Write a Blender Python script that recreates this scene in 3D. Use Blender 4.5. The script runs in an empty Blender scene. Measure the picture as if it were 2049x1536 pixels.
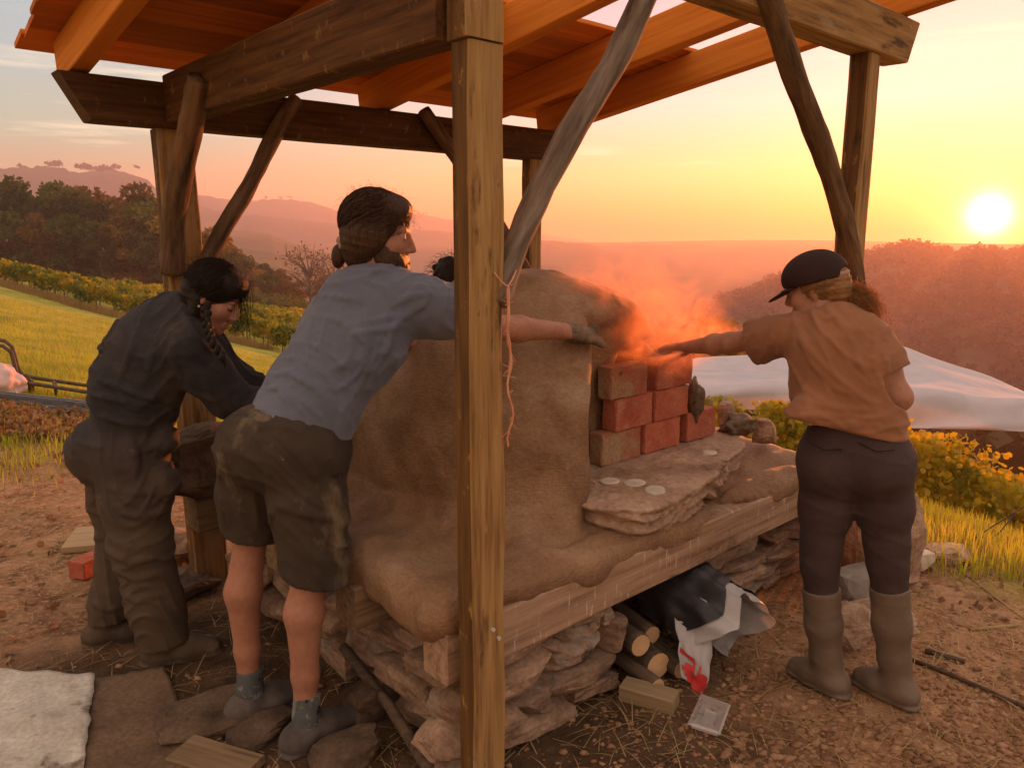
import bpy, bmesh, math, random
import numpy as np
from mathutils import Vector, Matrix, noise as mnoise

# ------------------------------------------------------------------ scene, camera, sky, sun, exposure
SC = bpy.context.scene
COL = SC.collection
R = math.radians
random.seed(7)
RNG = np.random.default_rng(11)

CAM_H, PITCH, FOC = 1.67, R(11.1), 1539.0           # eye height, downward tilt, focal length in px of a 2049 px frame
cam_d = bpy.data.cameras.new('camera')
cam_d.sensor_width = 36.0
cam_d.lens = 36.0 * FOC / 2049.0
cam_d.clip_start, cam_d.clip_end = 0.05, 9000.0
cam = bpy.data.objects.new('camera', cam_d)
COL.objects.link(cam)
cam.location = (0, 0, CAM_H)
cam.rotation_euler = (R(90) - PITCH, 0, 0)
SC.camera = cam

SUN_AZ, SUN_EL = R(31.2), R(1.15)                    # azimuth from +Y towards +X
SUN = Vector((math.sin(SUN_AZ) * math.cos(SUN_EL), math.cos(SUN_AZ) * math.cos(SUN_EL), math.sin(SUN_EL)))

def N(nt, typ, **kw):
    n = nt.nodes.new(typ)
    for k, v in kw.items():
        if k in n.inputs.keys():
            n.inputs[k].default_value = v
        else:
            setattr(n, k, v)
    return n

def ramp(nt, stops, src=None, interp='LINEAR'):
    n = nt.nodes.new('ShaderNodeValToRGB')
    cr = n.color_ramp
    cr.interpolation = interp
    while len(cr.elements) < len(stops):
        cr.elements.new(0.5)
    for e, (p, c) in zip(cr.elements, stops):
        e.position = p
        e.color = (*c, 1) if len(c) == 3 else c
    if src is not None:
        nt.links.new(src, n.inputs[0])
    return n

def mixc(nt, fac, a, b, mode='MIX'):
    n = nt.nodes.new('ShaderNodeMix')
    n.data_type = 'RGBA'; n.blend_type = mode
    for s, v in ((n.inputs[0], fac), (n.inputs[6], a), (n.inputs[7], b)):
        if hasattr(v, 'is_output'):
            nt.links.new(v, s)
        elif isinstance(v, (int, float)):
            s.default_value = v
        else:
            s.default_value = (*v, 1) if len(v) == 3 else v
    return n.outputs[2]

def mth(nt, op, a, b=None, clamp=False):
    n = nt.nodes.new('ShaderNodeMath'); n.operation = op; n.use_clamp = clamp
    for i, v in enumerate((a, b)):
        if v is None: continue
        if hasattr(v, 'is_output'): nt.links.new(v, n.inputs[i])
        else: n.inputs[i].default_value = v
    return n.outputs[0]

def build_world():
    w = bpy.data.worlds.new('World'); SC.world = w; w.use_nodes = True
    nt = w.node_tree; nt.nodes.clear()
    out = nt.nodes.new('ShaderNodeOutputWorld'); bg = nt.nodes.new('ShaderNodeBackground')
    sky = nt.nodes.new('ShaderNodeTexSky'); sky.sky_type = 'NISHITA'; sky.sun_disc = False
    sky.sun_elevation = SUN_EL; sky.sun_rotation = SUN_AZ
    sky.air_density = 1.0; sky.dust_density = 3.0; sky.ozone_density = 2.0; sky.altitude = 300
    tc = nt.nodes.new('ShaderNodeTexCoord')
    nrm = N(nt, 'ShaderNodeVectorMath', operation='NORMALIZE'); nt.links.new(tc.outputs['Generated'], nrm.inputs[0])
    sep = nt.nodes.new('ShaderNodeSeparateXYZ'); nt.links.new(nrm.outputs[0], sep.inputs[0])
    el = mth(nt, 'MAXIMUM', sep.outputs[2], 0.0)
    dot = N(nt, 'ShaderNodeVectorMath', operation='DOT_PRODUCT'); nt.links.new(nrm.outputs[0], dot.inputs[0])
    dot.inputs[1].default_value = SUN
    cosA = dot.outputs['Value']
    # low haze band of the evening sky: away from the sun and towards it
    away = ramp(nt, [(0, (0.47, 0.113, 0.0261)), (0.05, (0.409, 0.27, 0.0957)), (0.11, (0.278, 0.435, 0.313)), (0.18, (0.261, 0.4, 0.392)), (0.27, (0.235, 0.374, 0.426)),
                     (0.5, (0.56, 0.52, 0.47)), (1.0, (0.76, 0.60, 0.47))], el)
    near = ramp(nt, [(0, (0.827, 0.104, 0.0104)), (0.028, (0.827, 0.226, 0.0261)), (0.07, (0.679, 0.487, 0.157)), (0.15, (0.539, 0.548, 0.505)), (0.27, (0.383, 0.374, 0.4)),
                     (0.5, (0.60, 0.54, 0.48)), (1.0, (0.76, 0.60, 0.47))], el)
    k = N(nt, 'ShaderNodeMapRange', interpolation_type='SMOOTHSTEP'); nt.links.new(cosA, k.inputs[0])
    k.inputs[1].default_value = 0.52; k.inputs[2].default_value = 0.96
    grad = mixc(nt, k.outputs[0], away.outputs[0], near.outputs[0])
    # sky opposite the sun and overhead, brightened and warmed as added fill on the foreground
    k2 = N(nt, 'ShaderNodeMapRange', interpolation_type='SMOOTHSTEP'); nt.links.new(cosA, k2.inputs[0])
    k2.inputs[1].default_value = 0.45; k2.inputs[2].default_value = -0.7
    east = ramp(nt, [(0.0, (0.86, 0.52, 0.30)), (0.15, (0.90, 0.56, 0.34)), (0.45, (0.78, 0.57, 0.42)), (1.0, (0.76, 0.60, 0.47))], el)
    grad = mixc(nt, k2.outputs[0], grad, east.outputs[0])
    # thin streaks of cloud low over the horizon
    mp = N(nt, 'ShaderNodeMapping'); mp.inputs['Scale'].default_value = (2.0, 2.0, 26.0); mp.inputs['Location'].default_value = (0.35, 0.1, 0.4)
    mp.inputs['Rotation'].default_value = (0.0, R(2.5), 0.0)
    nt.links.new(nrm.outputs[0], mp.inputs[0])
    nz = N(nt, 'ShaderNodeTexNoise', Scale=1.7, Detail=6.0, Roughness=0.62); nt.links.new(mp.outputs[0], nz.inputs['Vector'])
    cl = ramp(nt, [(0.555, (0, 0, 0)), (0.68, (1, 1, 1))], nz.outputs['Fac'])
    band = ramp(nt, [(0.05, (0, 0, 0)), (0.09, (1, 1, 1)), (0.16, (1, 1, 1)), (0.23, (0, 0, 0))], el)
    cfac = mth(nt, 'MULTIPLY', mth(nt, 'MULTIPLY', cl.outputs[0], band.outputs[0]), 0.6)
    grad = mixc(nt, cfac, grad, (0.98, 0.86, 0.58))
    # the sun's own disc with its aureole
    g1 = mth(nt, 'POWER', mth(nt, 'MAXIMUM', cosA, 0.0), 6500.0)
    g2 = mth(nt, 'POWER', mth(nt, 'MAXIMUM', cosA, 0.0), 700.0)
    g3 = mth(nt, 'POWER', mth(nt, 'MAXIMUM', cosA, 0.0), 60.0)
    ns = N(nt, 'ShaderNodeVectorMath', operation='SCALE'); nt.links.new(sky.outputs[0], ns.inputs[0]); ns.inputs['Scale'].default_value = 0.06
    c = mixc(nt, 1.0, grad, ns.outputs[0], 'ADD')
    def add(c, fac, col):
        v = N(nt, 'ShaderNodeVectorMath', operation='SCALE'); v.inputs[0].default_value = col
        nt.links.new(fac, v.inputs['Scale'])
        return mixc(nt, 1.0, c, v.outputs[0], 'ADD')
    c = add(c, g1, (5.0, 4.4, 3.0)); c = add(c, g2, (0.9, 0.70, 0.22)); c = add(c, g3, (0.16, 0.09, 0.01))
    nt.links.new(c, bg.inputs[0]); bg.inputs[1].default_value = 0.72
    nt.links.new(bg.outputs[0], out.inputs[0])
build_world()

sl = bpy.data.lights.new('sun', 'SUN'); sl.energy = 5.0; sl.angle = R(0.6); sl.color = (1.0, 0.235, 0.045)
so = bpy.data.objects.new('sun', sl); COL.objects.link(so)
so.rotation_euler = (-SUN).to_track_quat('-Z', 'Y').to_euler()
so.location = (30, 50, 20)

SC.view_settings.view_transform = 'Standard'
SC.view_settings.look = 'None'
SC.view_settings.gamma = 1.0
SC.view_settings.use_curve_mapping = False
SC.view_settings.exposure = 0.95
SC.render.engine = 'CYCLES'
SC.cycles.use_denoising = True
SC.cycles.max_bounces = 6
SC.cycles.diffuse_bounces = 2
SC.cycles.use_adaptive_sampling = True
SC.cycles.adaptive_threshold = 0.015
SC.cycles.volume_bounces = 1
SC.cycles.transparent_max_bounces = 12
SC.cycles.caustics_reflective = False
SC.cycles.caustics_refractive = False
SC.cycles.volume_step_rate = 1.0
SC.cycles.volume_max_steps = 256
SC.cycles.sample_clamp_indirect = 4.0

# ------------------------------------------------------------------ where things stand
_c, _s = math.cos(PITCH), math.sin(PITCH)
def at(px, py, Y=None, z=None):
    """world point on the sight line of a place in the photograph, at a known distance Y or height z"""
    x, u = (px - 1024.5) / FOC, -(py - 768.0) / FOC
    r = np.array([x, _c + u * _s, -_s + u * _c])
    k = Y / r[1] if Y is not None else (z - CAM_H) / r[2]
    return np.array([0, 0, CAM_H]) + r * k

TH = R(48.0)                                          # the shelter and the oven share these axes
U = np.array([math.sin(TH), math.cos(TH), 0.0]); V = np.array([-math.cos(TH), math.sin(TH), 0.0])
P1 = np.array([-0.09, 2.0, 0.0])
def W(s, t, z=0.0): return P1 + U * s + V * t + np.array([0, 0, z])
M_ST = Matrix(((U[0], V[0], 0, P1[0]), (U[1], V[1], 0, P1[1]), (0, 0, 1, 0), (0, 0, 0, 1)))
YAW = math.atan2(U[1], U[0])

# ------------------------------------------------------------------ objects and meshes
def mesh_np(name, v, f):
    """mesh from numpy arrays, f = (n,3) or (n,4)"""
    v = np.asarray(v, dtype=np.float32); f = np.asarray(f, dtype=np.int32)
    me = bpy.data.meshes.new(name)
    n, k = f.shape
    me.vertices.add(len(v)); me.vertices.foreach_set('co', v.ravel())
    me.loops.add(n * k); me.loops.foreach_set('vertex_index', f.ravel())
    me.polygons.add(n); me.polygons.foreach_set('loop_start', np.arange(0, n * k, k, dtype=np.int32))
    me.polygons.foreach_set('loop_total', np.full(n, k, dtype=np.int32))
    me.update(calc_edges=True); me.validate()
    return me

def smooth(me):
    me.polygons.foreach_set('use_smooth', np.ones(len(me.polygons), dtype=bool)); return me

def obj(name, me, mat=None, parent=None, M=None):
    o = bpy.data.objects.new(name, me); COL.objects.link(o)
    if mat is not None and me is not None:
        if len(me.materials) == 0: me.materials.append(mat)
        elif me.materials[0] is not mat:
            o.material_slots[0].link = 'OBJECT'; o.material_slots[0].material = mat
    if parent is not None: o.parent = parent
    if M is not None:
        M = Matrix(M)
        o.matrix_basis = WM[parent.name].inverted() @ M if parent is not None else M
        WM[o.name] = M
    else:
        WM[o.name] = WM[parent.name] if parent is not None else Matrix.Identity(4)
    return o
WM = {}

def tag(o, label=None, cat=None, group=None, kind=None):
    for k, v in (('label', label), ('category', cat), ('group', group), ('kind', kind)):
        if v: o[k] = v
    return o

def empty(name, loc, rz=0.0):
    return obj(name, None, M=Matrix.Translation(Vector(loc)) @ Matrix.Rotation(rz, 4, 'Z'))

def frame(p, x, up=(0, 0, 1)):
    """matrix with local X along x"""
    x = Vector(x).normalized(); z = Vector(up); y = z.cross(x).normalized(); z = x.cross(y)
    return Matrix(((x.x, y.x, z.x, p[0]), (x.y, y.y, z.y, p[1]), (x.z, y.z, z.z, p[2]), (0, 0, 0, 1)))

class MB:
    def __init__(s): s.v = []; s.f = []
    def add(s, v, f):
        b = len(s.v); s.v += [tuple(p) for p in v]; s.f += [tuple(i + b for i in q) for q in f]
    def tube(s, pts, rad, n=8, cap=True, flat=1.0):
        pts = [Vector(p) for p in pts]; rr = rad if hasattr(rad, '__len__') else [rad] * len(pts)
        v = []; f = []; prev = None
        for i, p in enumerate(pts):
            d = (pts[min(i + 1, len(pts) - 1)] - pts[max(i - 1, 0)]).normalized()
            a = Vector((0, 0, 1)) if abs(d.z) < 0.9 else Vector((1, 0, 0))
            if prev is not None: a = prev
            x = (a - d * a.dot(d)).normalized(); prev = x; y = d.cross(x)
            for k in range(n):
                t = 2 * math.pi * k / n
                v.append(p + (x * math.cos(t) + y * math.sin(t) * flat) * rr[i])
        for i in range(len(pts) - 1):
            for k in range(n):
                f.append((i * n + k, i * n + (k + 1) % n, (i + 1) * n + (k + 1) % n, (i + 1) * n + k))
        if cap:
            f.append(tuple(range(n - 1, -1, -1))); f.append(tuple((len(pts) - 1) * n + k for k in range(n)))
        s.add(v, f)
    def mesh(s, name='mesh', sm=False):
        me = bpy.data.meshes.new(name); me.from_pydata(s.v, [], s.f); me.update()
        if sm: smooth(me)
        return me

def vn(p, sc=1.0, o=0.0):
    return mnoise.noise(Vector((p[0] * sc + o, p[1] * sc - o * 1.7, p[2] * sc + o * 0.6)))

def timber(L, w, h, seg=10, ch=0.006, jit=0.0025, seed=0.0, wane=0.0, c0=0.0, c1=0.0):
    """sawn timber along X from 0 to L, chamfered edges, slightly uneven; wane rounds one edge like bark, c0/c1 cut the lower corner of an end"""
    prof = []
    for sy, sz in ((-1, -1), (1, -1), (1, 1), (-1, 1)):
        c = ch + (wane if (sy, sz) == (-1, -1) else 0)
        a = (sy * (w / 2 - c), sz * h / 2); b = (sy * w / 2, sz * (h / 2 - c))
        prof += [b, a] if (sy * sz > 0) else [a, b]
    n = len(prof); v = []; f = []
    for i in range(seg + 1):
        x = L * i / seg
        for k, (y, z) in enumerate(prof):
            j = jit * vn((x * 3, y * 8, z * 8), 1.0, seed); j2 = jit * vn((x * 3, y * 8 + 5, z * 8), 1.0, seed + 9)
            xx = x
            if c0 and i == 0: xx += c0 * (0.5 - z / h)
            if c1 and i == seg: xx -= c1 * (0.5 - z / h)
            v.append((xx, y + j, z + j2))
    for i in range(seg):
        for k in range(n):
            f.append((i * n + k, (i + 1) * n + k, (i + 1) * n + (k + 1) % n, i * n + (k + 1) % n))
    f.append(tuple(range(n))); f.append(tuple(seg * n + n - 1 - k for k in range(n)))
    me = bpy.data.meshes.new('timber'); me.from_pydata(v, [], f)
    bm = bmesh.new(); bm.from_mesh(me); bmesh.ops.recalc_face_normals(bm, faces=bm.faces); bm.to_mesh(me); bm.free()
    return me

def log_mesh(pts, r0, r1, n=14, seed=0.0, rough=0.12, seg=26):
    """round, crooked pole through pts (local coordinates)"""
    P = [Vector(p) for p in pts]; out = []; rad = []
    for i in range(seg + 1):
        t = i / seg * (len(P) - 1); k = min(int(t), len(P) - 2); a = t - k
        p0, p1, p2, p3 = P[max(k - 1, 0)], P[k], P[k + 1], P[min(k + 2, len(P) - 1)]
        q = 0.5 * ((2 * p1) + (p2 - p0) * a + (2 * p0 - 5 * p1 + 4 * p2 - p3) * a * a + (3 * p1 - p0 - 3 * p2 + p3) * a ** 3)
        out.append(q); rad.append((r0 + (r1 - r0) * i / seg) * (1 + rough * vn(q, 6.0, seed)))
    m = MB(); m.tube(out, rad, n)
    me = m.mesh('log')
    for v in me.vertices:
        d = Vector((vn(v.co, 22, seed), vn(v.co, 22, seed + 3), vn(v.co, 22, seed + 7)))
        v.co += d * r0 * 0.10
    return smooth(me)

def rock(lx, ly, lz, seed=0.0, sub=3, rough=0.22, square=0.55, strata=0.0):
    """broken stone, about lx by ly by lz, centred"""
    bm = bmesh.new(); bmesh.ops.create_cube(bm, size=2.0)
    bmesh.ops.subdivide_edges(bm, edges=bm.edges[:], cuts=(1 << sub) - 1, use_grid_fill=True)
    rs = random.Random(seed * 7.13 + 1)
    planes = [(Vector((rs.uniform(-1, 1), rs.uniform(-1, 1), rs.uniform(-1, 1))).normalized(), rs.uniform(0.80, 1.08)) for _ in range(9)]
    for v in bm.verts:
        p = v.co.copy(); s = p.normalized()
        q = p.lerp(s * 1.12, 1 - square)
        for n_, d_ in planes:
            e = q.dot(n_) - d_
            if e > 0: q -= n_ * e * 0.85
        a = vn(q, 1.5, seed) * rough + vn(q, 4.0, seed + 5) * rough * 0.45 + vn(q, 9.0, seed + 8) * rough * 0.16
        q = q * (1 + a)
        if strata: q += Vector((q.x, q.y, 0)) * strata * (abs(math.sin(q.z * 5.5 + seed)) - 0.5)
        v.co = Vector((q.x * lx / 2, q.y * ly / 2, q.z * lz / 2))
    me = bpy.data.meshes.new('rock'); bm.to_mesh(me); bm.free()
    return me

# ------------------------------------------------------------------ distance fields -> one continuous surface
def smin(a, b, k):
    if k <= 0: return np.minimum(a, b)
    h = np.clip(0.5 + 0.5 * (b - a) / k, 0, 1)
    return b * (1 - h) + a * h - k * h * (1 - h)

class Vol:
    def __init__(s, lo, hi, h):
        s.lo = np.array(lo, float); s.h = h
        s.n = np.maximum(((np.array(hi, float) - s.lo) / h).astype(int) + 2, 4)
        s.d = np.full(s.n, 9.0, dtype=np.float32)
    def blk(s, lo, hi):
        i0 = np.clip(np.floor((np.array(lo) - s.lo) / s.h).astype(int), 0, s.n - 1)
        i1 = np.clip(np.ceil((np.array(hi) - s.lo) / s.h).astype(int) + 1, 1, s.n)
        sl_ = tuple(slice(a, b) for a, b in zip(i0, i1))
        ax = [(s.lo[k] + s.h * np.arange(i0[k], i1[k])).astype(np.float32) for k in range(3)]
        return sl_, ax[0][:, None, None], ax[1][None, :, None], ax[2][None, None, :]
    def _do(s, fn, lo, hi, k, op):
        m = max(k, 0.01) * 1.2 + 3 * s.h
        sl_, X, Y, Z = s.blk(np.array(lo) - m, np.array(hi) + m)
        if 0 in s.d[sl_].shape: return
        d = fn(X, Y, Z); o = s.d[sl_]
        if op == 'add': s.d[sl_] = smin(o, d, k)
        elif op == 'sub': s.d[sl_] = -smin(-o, d, k)
        elif op == 'disp': s.d[sl_] = o + d
    def cone(s, a, b, ra, rb=None, k=0.03, op='add', flat=None):
        a = np.array(a, float); b = np.array(b, float); rb = ra if rb is None else rb
        ba = b - a; L2 = max(ba @ ba, 1e-9)
        R_ = max(ra, rb)
        def fn(X, Y, Z):
            px, py, pz = X - a[0], Y - a[1], Z - a[2]
            t = np.clip((px * ba[0] + py * ba[1] + pz * ba[2]) / L2, 0, 1)
            dx, dy, dz = px - ba[0] * t, py - ba[1] * t, pz - ba[2] * t
            q = dx * dx + dy * dy + dz * dz
            f = 1.0
            if flat is not None:
                n, f = flat; n = np.array(n, float); n /= np.linalg.norm(n)
                e = dx * n[0] + dy * n[1] + dz * n[2]
                q = q + e * e * (1 / (f * f) - 1)
            return (np.sqrt(q) - (ra + (rb - ra) * t)) * min(1.0, 0.5 + 0.5 * f)
        s._do(fn, np.minimum(a, b) - R_, np.maximum(a, b) + R_, k, op)
    def ell(s, c, r, ax=None, k=0.03, op='add'):
        c = np.array(c, float); A = np.eye(3) if ax is None else np.array(ax, float)
        R_ = max(r)
        def fn(X, Y, Z):
            px, py, pz = X - c[0], Y - c[1], Z - c[2]
            q = [(A[i, 0] * px + A[i, 1] * py + A[i, 2] * pz) / r[i] for i in range(3)]
            k0 = np.sqrt(q[0] ** 2 + q[1] ** 2 + q[2] ** 2)
            k1 = np.sqrt((q[0] / r[0]) ** 2 + (q[1] / r[1]) ** 2 + (q[2] / r[2]) ** 2) + 1e-6
            return k0 * (k0 - 1) / k1
        s._do(fn, c - R_, c + R_, k, op)
    def half(s, p, n, k=0.0):
        """cut away the side n points to"""
        p = np.array(p, float); n = np.array(n, float); n /= np.linalg.norm(n)
        sl_, X, Y, Z = s.blk(s.lo, s.lo + s.n * s.h)
        d = (X - p[0]) * n[0] + (Y - p[1]) * n[1] + (Z - p[2]) * n[2]
        s.d = -smin(-s.d, -d, k)
    def cuff(s, p, n, r):
        p = np.array(p, float); n = np.array(n, float); c = p + n * 0.02
        def fn(X, Y, Z):
            px, py, pz = X - p[0], Y - p[1], Z - p[2]
            return np.maximum(-(px * n[0] + py * n[1] + pz * n[2]), np.sqrt((X - c[0]) ** 2 + (Y - c[1]) ** 2 + (Z - c[2]) ** 2) - r)
        s._do(fn, c - r, c + r, 0.003, 'sub')
    def crease(s, lines, r, h, k):
        """raised folds: each line of picture points is laid on the surface the camera sees and built up as a soft ridge of height h"""
        o = np.array([0, 0, CAM_H])
        for ln in lines:
            q = []
            for (x0, y0), (x1, y1) in zip(ln[:-1], ln[1:]):
                for t in np.linspace(0, 1, 5)[:-1]: q.append((x0 + (x1 - x0) * t, y0 + (y1 - y0) * t))
            q.append(ln[-1]); pts = []
            for px, py in q:
                d = at(px, py, Y=1.0) - o; ys = np.arange(max(s.lo[1], 0.5), s.lo[1] + s.n[1] * s.h, s.h * 0.7)
                P = o + d * ys[:, None]; ix = np.round((P - s.lo) / s.h).astype(int)
                ok = ((ix >= 0) & (ix < s.n)).all(1)
                if not ok.any(): continue
                val = s.d[tuple(ix[ok].T)]
                if (val < 0).any():
                    p = P[ok][np.argmax(val < 0)]; pts.append(p + d / np.linalg.norm(d) * (r - h))
            n = len(pts)
            for i in range(n - 1):
                w = lambda j: r * (0.35 + 0.65 * math.sin(math.pi * min(max((j + 0.6) / (n + 0.2), 0), 1)) ** 0.6)
                if np.linalg.norm(pts[i + 1] - pts[i]) < 0.10: s.cone(pts[i], pts[i + 1], w(i), w(i + 1), k)
    def disp(s, fn, band=0.05):
        m = np.abs(s.d) < band; idx = np.argwhere(m)
        if len(idx) == 0: return
        P = s.lo + idx * s.h
        s.d[m] += fn(P).astype(np.float32)
    def mesh(s):
        d = s.d; n = np.array(d.shape); ins = d < 0
        c = np.zeros(n - 1, dtype=np.int8)
        for i in (0, 1):
            for j in (0, 1):
                for k in (0, 1):
                    c += ins[i:n[0] - 1 + i, j:n[1] - 1 + j, k:n[2] - 1 + k]
        act = (c > 0) & (c < 8)
        idx = np.argwhere(act); vid = -np.ones(n - 1, dtype=np.int64); vid[tuple(idx.T)] = np.arange(len(idx))
        acc = np.zeros((len(idx), 3)); cnt = np.zeros(len(idx))
        cor = [(0, 0, 0), (1, 0, 0), (0, 1, 0), (1, 1, 0), (0, 0, 1), (1, 0, 1), (0, 1, 1), (1, 1, 1)]
        val = {q: d[idx[:, 0] + q[0], idx[:, 1] + q[1], idx[:, 2] + q[2]] for q in cor}
        for a in cor:
            for ax in range(3):
                if a[ax] == 0:
                    b = list(a); b[ax] = 1; b = tuple(b)
                    m = (val[a] < 0) != (val[b] < 0)
                    t = val[a][m] / (val[a][m] - val[b][m])
                    p = np.tile(np.array(a, float), (m.sum(), 1)); p[:, ax] += t
                    acc[m] += p; cnt[m] += 1
        V_ = s.lo + (idx + acc / cnt[:, None]) * s.h
        F = []
        for ax in range(3):
            o1, o2 = [(1, 2), (2, 0), (0, 1)][ax]
            a = [slice(1, n[k] - 1) for k in range(3)]; a[ax] = slice(0, n[ax] - 1)
            b = list(a); b[ax] = slice(1, n[ax])
            A_, B_ = ins[tuple(a)], ins[tuple(b)]
            e = np.argwhere(A_ != B_)
            flip = A_[tuple(e.T)]
            g = e.copy(); g[:, o1] += 1; g[:, o2] += 1
            q = []
            for u_, w_ in ((0, 0), (1, 0), (1, 1), (0, 1)):
                h_ = g.copy(); h_[:, o1] -= u_; h_[:, o2] -= w_
                q.append(vid[tuple(h_.T)])
            q = np.stack(q, 1)
            q[~flip] = q[~flip][:, ::-1]
            F.append(q)
        return V_, np.concatenate(F)

def vol_obj(name, vol, mat, parent, base=(0, 0, 0), M=None):
    v, f = vol.mesh()
    me = smooth(mesh_np(name, v - np.array(base), f))
    return obj(name, me, mat, parent, M if M is not None else Matrix.Translation(Vector(base)))

def folds(dirs, amp, seed=0, warp=0.05, sharp=1.0):
    """cloth folds: soft ridges lying across each (vector, wavelength); returns a displacement for Vol.disp"""
    rs = np.random.default_rng(seed)
    ws = [(nrm_(rs.normal(size=3)), rs.uniform(0, 6.28)) for _ in range(12)]
    def fn(P):
        o = np.zeros(len(P))
        wv = sum(np.sin(P @ w * f + ph) for (w, ph), f in zip(ws[:4], (8, 12, 17, 23)))
        wv2 = sum(np.sin(P @ w * f + ph) for (w, ph), f in zip(ws[4:8], (9, 13, 18, 25)))
        for i, (d, lam) in enumerate(dirs):
            d = nrm_(np.array(d, float))
            mk = sum(np.sin(P @ w * f + ph + i * 2.1) for (w, ph), f in zip(ws[8:], (10, 15, 21, 29)))
            for j, q in enumerate((1.0, 0.58)):
                ph = (P @ d) * 2 * math.pi / (lam * q) + (wv if j == 0 else wv2) * warp * 2 * math.pi / lam + i * 1.3 + j * 2
                r = np.exp(-(np.sin(ph * 0.5) / 0.42) ** 2)
                o -= amp * q * r * np.clip(0.45 + 0.42 * mk, 0, 1.2) * (1.0 if j == 0 else 0.6)
        return o + amp * 0.4
    return fn
def nrm_(v): return v / np.linalg.norm(v)

# ------------------------------------------------------------------ materials
MAT = {}
def pmat(name, cols, scale=4.0, stretch=(1, 1, 1), detail=6.0, rough=0.85, bump=0.3, bscale=None, bdist=0.01, spots=None, rnd=0.25, spec=0.3,
         stops=None, transl=None, sheen=0.0, dist=0.0, fine=None, bump2=None, sss=None):
    """layered procedural surface. cols = ramp colours over a noise; spots = list of (colour, scale, threshold, softness, stretch) patches;
    rnd = brightness spread between objects; transl = (colour, share) thin material; fine = (scale, amount) small speckle"""
    m = bpy.data.materials.new(name); m.use_nodes = True; nt = m.node_tree; nt.nodes.clear()
    L = nt.links.new
    out = nt.nodes.new('ShaderNodeOutputMaterial'); bs = nt.nodes.new('ShaderNodeBsdfPrincipled')
    tc = nt.nodes.new('ShaderNodeTexCoord'); oi = nt.nodes.new('ShaderNodeObjectInfo')
    off = N(nt, 'ShaderNodeVectorMath', operation='SCALE'); off.inputs[0].default_value = (13.7, 7.3, 21.1); L(oi.outputs['Random'], off.inputs['Scale'])
    pos = N(nt, 'ShaderNodeVectorMath', operation='ADD'); L(tc.outputs['Object'], pos.inputs[0]); L(off.outputs[0], pos.inputs[1])
    def nz(sc, st, det=6.0, rg=0.6, ds=0.0):
        mp = nt.nodes.new('ShaderNodeMapping'); mp.inputs['Scale'].default_value = st; L(pos.outputs[0], mp.inputs[0])
        n = N(nt, 'ShaderNodeTexNoise', Scale=sc, Detail=det, Roughness=rg, Distortion=ds); L(mp.outputs[0], n.inputs['Vector'])
        return n.outputs['Fac']
    base = nz(scale, stretch, detail, 0.62, dist)
    k = len(cols)
    st = stops or [0.32 + 0.36 * i / max(k - 1, 1) for i in range(k)]
    c = ramp(nt, list(zip(st, cols)), base).outputs[0]
    for (sc_, s_, th, sf, stt) in (spots or []):
        f = ramp(nt, [(th, (0, 0, 0)), (min(th + sf, 1.0), (1, 1, 1))], nz(s_, stt, 7.0, 0.65)).outputs[0]
        c = mixc(nt, f, c, sc_)
    if fine:
        f = N(nt, 'ShaderNodeMapRange'); L(nz(fine[0], (1, 1, 1), 3.0), f.inputs[0])
        f.inputs[1].default_value = 0.3; f.inputs[2].default_value = 0.7; f.inputs[3].default_value = 1 - fine[1]; f.inputs[4].default_value = 1 + fine[1]
        s = N(nt, 'ShaderNodeVectorMath', operation='SCALE'); L(c, s.inputs[0]); L(f.outputs[0], s.inputs['Scale']); c = s.outputs[0]
    if rnd:
        mr = N(nt, 'ShaderNodeMapRange'); L(oi.outputs['Random'], mr.inputs[0]); mr.inputs[3].default_value = 1 - rnd; mr.inputs[4].default_value = 1 + rnd
        s = N(nt, 'ShaderNodeVectorMath', operation='SCALE'); L(c, s.inputs[0]); L(mr.outputs[0], s.inputs['Scale']); c = s.outputs[0]
    L(c, bs.inputs['Base Color'])
    bs.inputs['Roughness'].default_value = rough
    bs.inputs['Specular IOR Level'].default_value = spec
    if sheen: bs.inputs['Sheen Weight'].default_value = sheen; bs.inputs['Sheen Roughness'].default_value = 0.5
    if sss:
        bs.inputs['Subsurface Weight'].default_value = sss; bs.inputs['Subsurface Radius'].default_value = (0.012, 0.005, 0.003); bs.inputs['Subsurface Scale'].default_value = 1.0
    if bump:
        b = N(nt, 'ShaderNodeBump', Strength=bump, Distance=bdist)
        h = nz(bscale or scale * 3, stretch, 8.0, 0.65)
        if bump2:
            h = mth(nt, 'ADD', h, mth(nt, 'MULTIPLY', nz(bump2[0], bump2[2] if len(bump2) > 2 else (1, 1, 1), 4.0), bump2[1]))
        L(h, b.inputs['Height']); L(b.outputs[0], bs.inputs['Normal'])
    sh = bs.outputs[0]
    if transl:
        tr = nt.nodes.new('ShaderNodeBsdfTranslucent')
        L(mixc(nt, 1.0, c, transl[0], 'MULTIPLY'), tr.inputs[0])
        mx = nt.nodes.new('ShaderNodeMixShader'); mx.inputs[0].default_value = transl[1]
        L(sh, mx.inputs[1]); L(tr.outputs[0], mx.inputs[2]); sh = mx.outputs[0]
    L(sh, out.inputs[0])
    MAT[name] = m
    return m

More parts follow.
